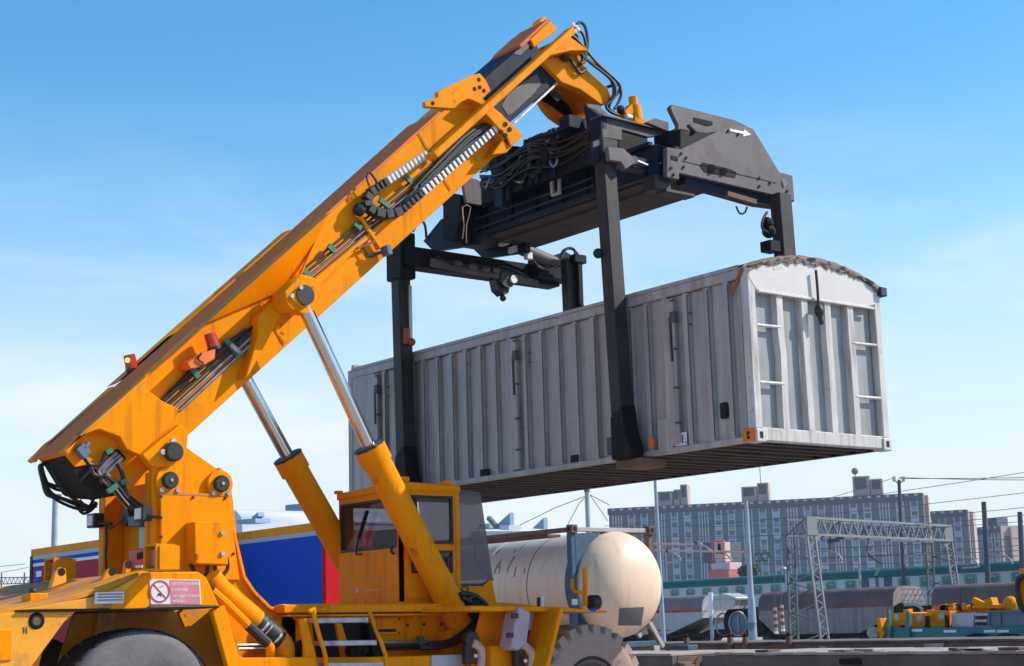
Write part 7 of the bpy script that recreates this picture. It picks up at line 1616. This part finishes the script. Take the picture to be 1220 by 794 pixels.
for t in (0.1, 0.5, 0.9):
    a = lerp(q[0], q[1], t); part('post', M_POLED, lb, MB().bar((a[0], a[1], 0), (a[0], a[1], a[2] + 0.6), 0.14, 0.14))

# ================================================================== apartment blocks
def block(label, A, B, dep, H, nmod, floors, z0, roofs, lead=0.0):
    A, B = Vector((A[0], A[1], 0)), Vector((B[0], B[1], 0))
    u = (B - A).normalized()
    w = Vector((-u.y, u.x, 0))
    if w.x < 0: w = -w
    L = (B - A).length
    b = thing('apartment_block', label, 'apartment block', tuple(A), 'apartment blocks on the skyline')
    def P(s, t, z): return A + u * s + w * t + Vector((0, 0, z))
    def bx(s0, s1, t0, t1, za, zb, m=None):
        m = m or MB()
        return m.hexa([P(s0, t0, za), P(s1, t0, za), P(s1, t1, za), P(s0, t1, za)], [P(s0, t0, zb), P(s1, t0, zb), P(s1, t1, zb), P(s0, t1, zb)])
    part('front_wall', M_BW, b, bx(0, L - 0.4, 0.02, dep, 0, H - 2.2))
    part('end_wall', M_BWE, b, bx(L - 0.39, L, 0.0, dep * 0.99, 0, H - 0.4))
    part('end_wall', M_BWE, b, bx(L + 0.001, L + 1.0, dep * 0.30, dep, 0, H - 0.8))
    part('dark_recess', M_BWT, b, bx(L + 0.001, L + 0.3, dep * 0.12, dep * 0.299, 0, H - 3.5))
    part('parapet', M_BWT, b, bx(-0.3, L - 0.4, -0.35, dep, H - 2.199, H - 0.3))
    pv = None
    n = int(L / 2.6)
    for k in range(n):
        s = 1.0 + k * 2.6
        if pv is None: pv = part('parapet_vent', M_BWF, b, bx(s, s + 1.0, -0.42, -0.36, H - 1.05, H - 0.5))
        else: twin('parapet_vent', pv, b, u * (2.6 * k))
    fl = (H - 2.4 - z0) / floors
    md = (L - lead) / nmod
    wproto = sproto = None
    s_first = lead + 0.6
    for k in range(nmod):
        s = lead + k * md
        for j in range(4):
            ss = s + 0.5 + j * 0.85
            if sproto is None:
                sproto = part('stair_strip', M_BWF, b, bx(ss, ss + 0.32, -0.10, 0.0, z0, H - 2.6)); s0_ = ss
            else: twin('stair_strip', sproto, b, u * (ss - s0_))
        for j in (0, 1):
            ws = s + 0.5 + 4 * 0.85 + 1.3 + j * (md - 5.2) / 2
            for f_ in range(floors):
                z = z0 + f_ * fl
                if wproto is None:
                    m = MB()
                    wd = 2.2
                    m.hexa([P(ws, -0.12, z + 0.1), P(ws + wd, -0.12, z + 0.1), P(ws + wd, 0, z + 0.1), P(ws, 0, z + 0.1)], [P(ws, -0.12, z + 0.3), P(ws + wd, -0.12, z + 0.3), P(ws + wd, 0, z + 0.3), P(ws, 0, z + 0.3)], 0)
                    for a_ in (0, wd - 0.3):
                        m.hexa([P(ws + a_, -0.12, z + 0.301), P(ws + a_ + 0.3, -0.12, z + 0.301), P(ws + a_ + 0.3, 0, z + 0.301), P(ws + a_, 0, z + 0.301)], [P(ws + a_, -0.12, z + fl - 0.02), P(ws + a_ + 0.3, -0.12, z + fl - 0.02), P(ws + a_ + 0.3, 0, z + fl - 0.02), P(ws + a_, 0, z + fl - 0.02)], 0)
                    m.hexa([P(ws + 0.31, -0.04, z + 0.31), P(ws + wd - 0.31, -0.04, z + 0.31), P(ws + wd - 0.31, 0, z + 0.31), P(ws + 0.31, 0, z + 0.31)], [P(ws + 0.31, -0.04, z + fl * 0.62), P(ws + wd - 0.31, -0.04, z + fl * 0.62), P(ws + wd - 0.31, 0, z + fl * 0.62), P(ws + 0.31, 0, z + fl * 0.62)], 1)
                    wproto = part('window', [M_BWF, M_BWP], b, m)
                    w0 = (ws, z)
                    me2 = wproto.data.copy()
                    me2.materials[1] = M_BWQ
                    wr = random.Random(int(L * 10))
                else:
                    o_ = twin('window', wproto, b, u * (ws - w0[0]) + Vector((0, 0, z - w0[1])))
                    if wr.random() < 0.3: o_.data = me2
    for (s0, s1, hh, kind) in roofs:
        h_ = part('lift_house', M_BWE if kind else M_BW, b, bx(s0, s1, 3.0, 7.5, H - 0.299, H + hh))
        part('house_front', M_BWT, h_, bx(s0 + (s1 - s0) * 0.12, s0 + (s1 - s0) * 0.82, 2.9, 2.999, H + hh * 0.35, H + hh * 0.92))
        if kind == 2: part('aerial', M_WIRE, h_, MB().cyl(P(s0 + 1, 4, H + hh), P(s0 + 1, 4, H + hh + 5), 0.12, 6))
        if kind == 1: part('dish', M_BW, h_, MB().ball(P(s0 + 0.8, 4, H + hh + 1.6), 1.0, 10).cyl(P(s0 + 0.8, 4, H + hh), P(s0 + 0.8, 4, H + hh + 1.2), 0.15, 6))
    return b, P
Z = [(301.573, 339.229), (353.874, 263.523)]
bk, PB = block('long grey apartment block with pale window columns and lift houses on its roof', Z[0], Z[1], 10.5, 36, 7, 9, 6, [(14.5, 19.0, 4.2, 3), (19.4, 21.2, 4.6, 3), (21.5, 23.6, 6.0, 3), (39.8, 44.3, 4.3, 3), (44.5, 47.8, 5.2, 2), (72.2, 77.0, 5.6, 1), (77.2, 80.6, 4.6, 3)], lead=0.6)
Z = [(376.12, 282.232), (383.033, 270.075)]
block('second grey apartment block with a sunlit pinkish end wall, half behind the long one', Z[0], Z[1], 10.5, 32.4, 1, 8, 6, [])
Z = [(401.743, 281.977), (399.832, 270.87)]
block('smallest grey apartment block farthest right on the skyline', Z[0], Z[1], 10.5, 28.0, 1, 7, 5, [(3, 7, 2.5, 0)])
# antenna mast on the long roof
# red and white kiosk tower
kt = thing('signal_tower', 'white stepped tower with coral red edges above the train roof', 'tower', (150, 143, 0))
def kx(s, x0, x1, m, nm, par=kt): return part(nm, m, par, MB().prism(s, 'x', x0, x1), 0.05)
a = kx([(145.933, 12.928), (143.74, 12.8), (143.802, 9.689), (145.989, 9.794)], 150, 151.2, M_PLINK, 'tall_panel')
part('red_edge', M_CORAL, a, MB().prism([(146.085, 13.179), (143.556, 13.029), (143.573, 12.79), (146.103, 12.938)], 'x', 149.6, 150.0))
part('red_edge', M_CORAL, a, MB().prism([(146.103, 12.938), (145.865, 12.924), (145.82, 9.786), (146.074, 9.798)], 'x', 149.7, 149.99))
part('red_edge', M_CORAL, a, MB().prism([(143.807, 12.804), (143.573, 12.79), (143.626, 9.8), (143.86, 9.812)], 'x', 149.7, 149.99))
part('dark_emblem', M_GRIME, a, MB().prism([(144.738, 12.616), (144.569, 12.606), (144.471, 11.639), (144.17, 11.143), (144.665, 11.289), (145.18, 11.196), (144.807, 11.657)], 'x', 149.6, 149.99))
kx([(144.831, 9.737), (140.993, 9.79), (141.072, 8.732), (144.564, 8.769)], 148, 150.5, M_PLINK, 'white_block')
kx([(144.396, 8.762), (140.264, 8.578), (140.352, 7.408), (144.315, 7.568)], 147, 149.5, M_CORAL, 'red_base')
kx([(144.315, 7.568), (140.515, 7.414), (140.996, 1), (144.789, 1.068)], 148, 149.4, M_PLINK, 'lower_wall')
kx([(150.173, 13.073), (148.084, 13.074), (148.123, 10.143), (150.208, 10.121)], 152, 158, M_BWT, 'dark_wing')
kx([(150.208, 10.121), (148.123, 10.143), (148.78, 1.074), (150.85, 1.112)], 153, 157, M_BW, 'grey_wing')
# tree beside the tower
rr = random.Random(77)
tr = thing('tree', 'small green tree right of the white and coral tower', 'tree', [(140, 130.169, 1.003)][0][:2] + (0,))
c0 = Vector([(140, 129.786, 8.012)][0])
part('trunk', M_BARK, tr, MB().cyl((c0.x, c0.y, 0), (c0.x, c0.y, c0.z), 0.35, 8, 0.15))
m = MB()
for k in range(900):
    v = Vector((rr.gauss(0, 1), rr.gauss(0, 1), rr.gauss(0, 1)))
    v = v.normalized() * (rr.random() ** 0.4)
    p = c0 + Vector((v.x * 1.3, v.y * 1.5, v.z * 0.9))
    a, b = Vector((rr.uniform(-1, 1), rr.uniform(-1, 1), rr.uniform(-1, 1))) * 0.3, Vector((rr.uniform(-1, 1), rr.uniform(-1, 1), rr.uniform(-1, 1))) * 0.3
    m.add([p - a, p + b, p + a, p - b], [(0, 1, 2, 3)])
part('crown', M_LEAF, tr, m)
# far roofs on the left and middle
fr_ = thing('sail_roof_hall', 'white hall with pale blue triangular roof sails beyond the tank', 'hall', (105, 134, 0))
for q in ('586 630, 607 612, 608 631', '633 629, 648 617, 649 630'):
    pass
part('roof_sail', M_SAIL, fr_, MB().prism([(139.526, 13.883), (136.129, 15.512), (136.134, 13.558), (138.848, 13.631)], 'x', 105, 105.6))
part('roof_sail', M_SAIL, fr_, MB().prism([(131.854, 13.279), (129.623, 14.435), (129.615, 13.033)], 'x', 105, 105.6))
part('hall_wall', M_FARW, fr_, MB().prism([(145.805, 13.882), (132.137, 13.008), (132.696, 1.794), (146.273, 2.039)], 'x', 106, 106.6))
part('roof_unit', M_SAIL, fr_, MB().prism([(141.242, 14.415), (139.16, 14.379), (139.015, 13.746), (141.268, 13.788)], 'x', 104, 106))
part('roof_pipe', M_WIRE, fr_, MB().bar([(104, 139.195, 15.091)][0], [(104, 137.534, 13.84)][0], 0.5, 0.5))
part('roof_unit', M_FARW, fr_, MB().prism([(136.787, 14.012), (135.114, 13.901), (135.143, 13.289), (136.815, 13.396)], 'x', 104, 105.9))
f2 = thing('dome_roof_building', 'pale building with a rounded roof behind the blue trailer', 'building', (75, 147, 0))
part('rounded_roof', M_FARW, f2, MB().prism([(153.281, 13.229), (153.31, 16.035), (152.047, 16.443), (150.582, 16.135), (149.338, 15.352), (148.914, 12.962), (140.827, 11.995), (140.849, 2.621), (153.175, 2.843)], 'x', 75, 95), 0.05)
part('roof_machine', M_SAIL, f2, MB().prism([(146.676, 14.754), (142.322, 14.643), (142.127, 14.153), (146.472, 14.255)], 'x', 73, 75))
part('roof_arm', M_SAIL, f2, MB().bar([(74, 144.083, 14.671)][0], [(74, 142.712, 15.149)][0], 0.8, 0.5))
f3 = thing('white_silo', 'white round silo seen above the blue trailer beside the lift cylinder', 'silo', (90, 161, 0))
q = [(90, 160.641, 15.796), (90, 160.626, 17.745), (90, 162.335, 17.875)]
part('silo_body', M_FARW, f3, MB().cyl((90, q[0][1], 0), (90, q[0][1], q[1][2]), 2.1, 24))
part('silo_band', M_SAIL, f3, MB().cyl((90, q[0][1], q[1][2] - 1.3), (90, q[0][1], q[1][2] + 0.2), 2.16, 24))
part('silo_base', M_SAIL, f3, MB().box(88, 92, q[0][1] - 2, q[0][1] + 6, 0, q[0][2]))
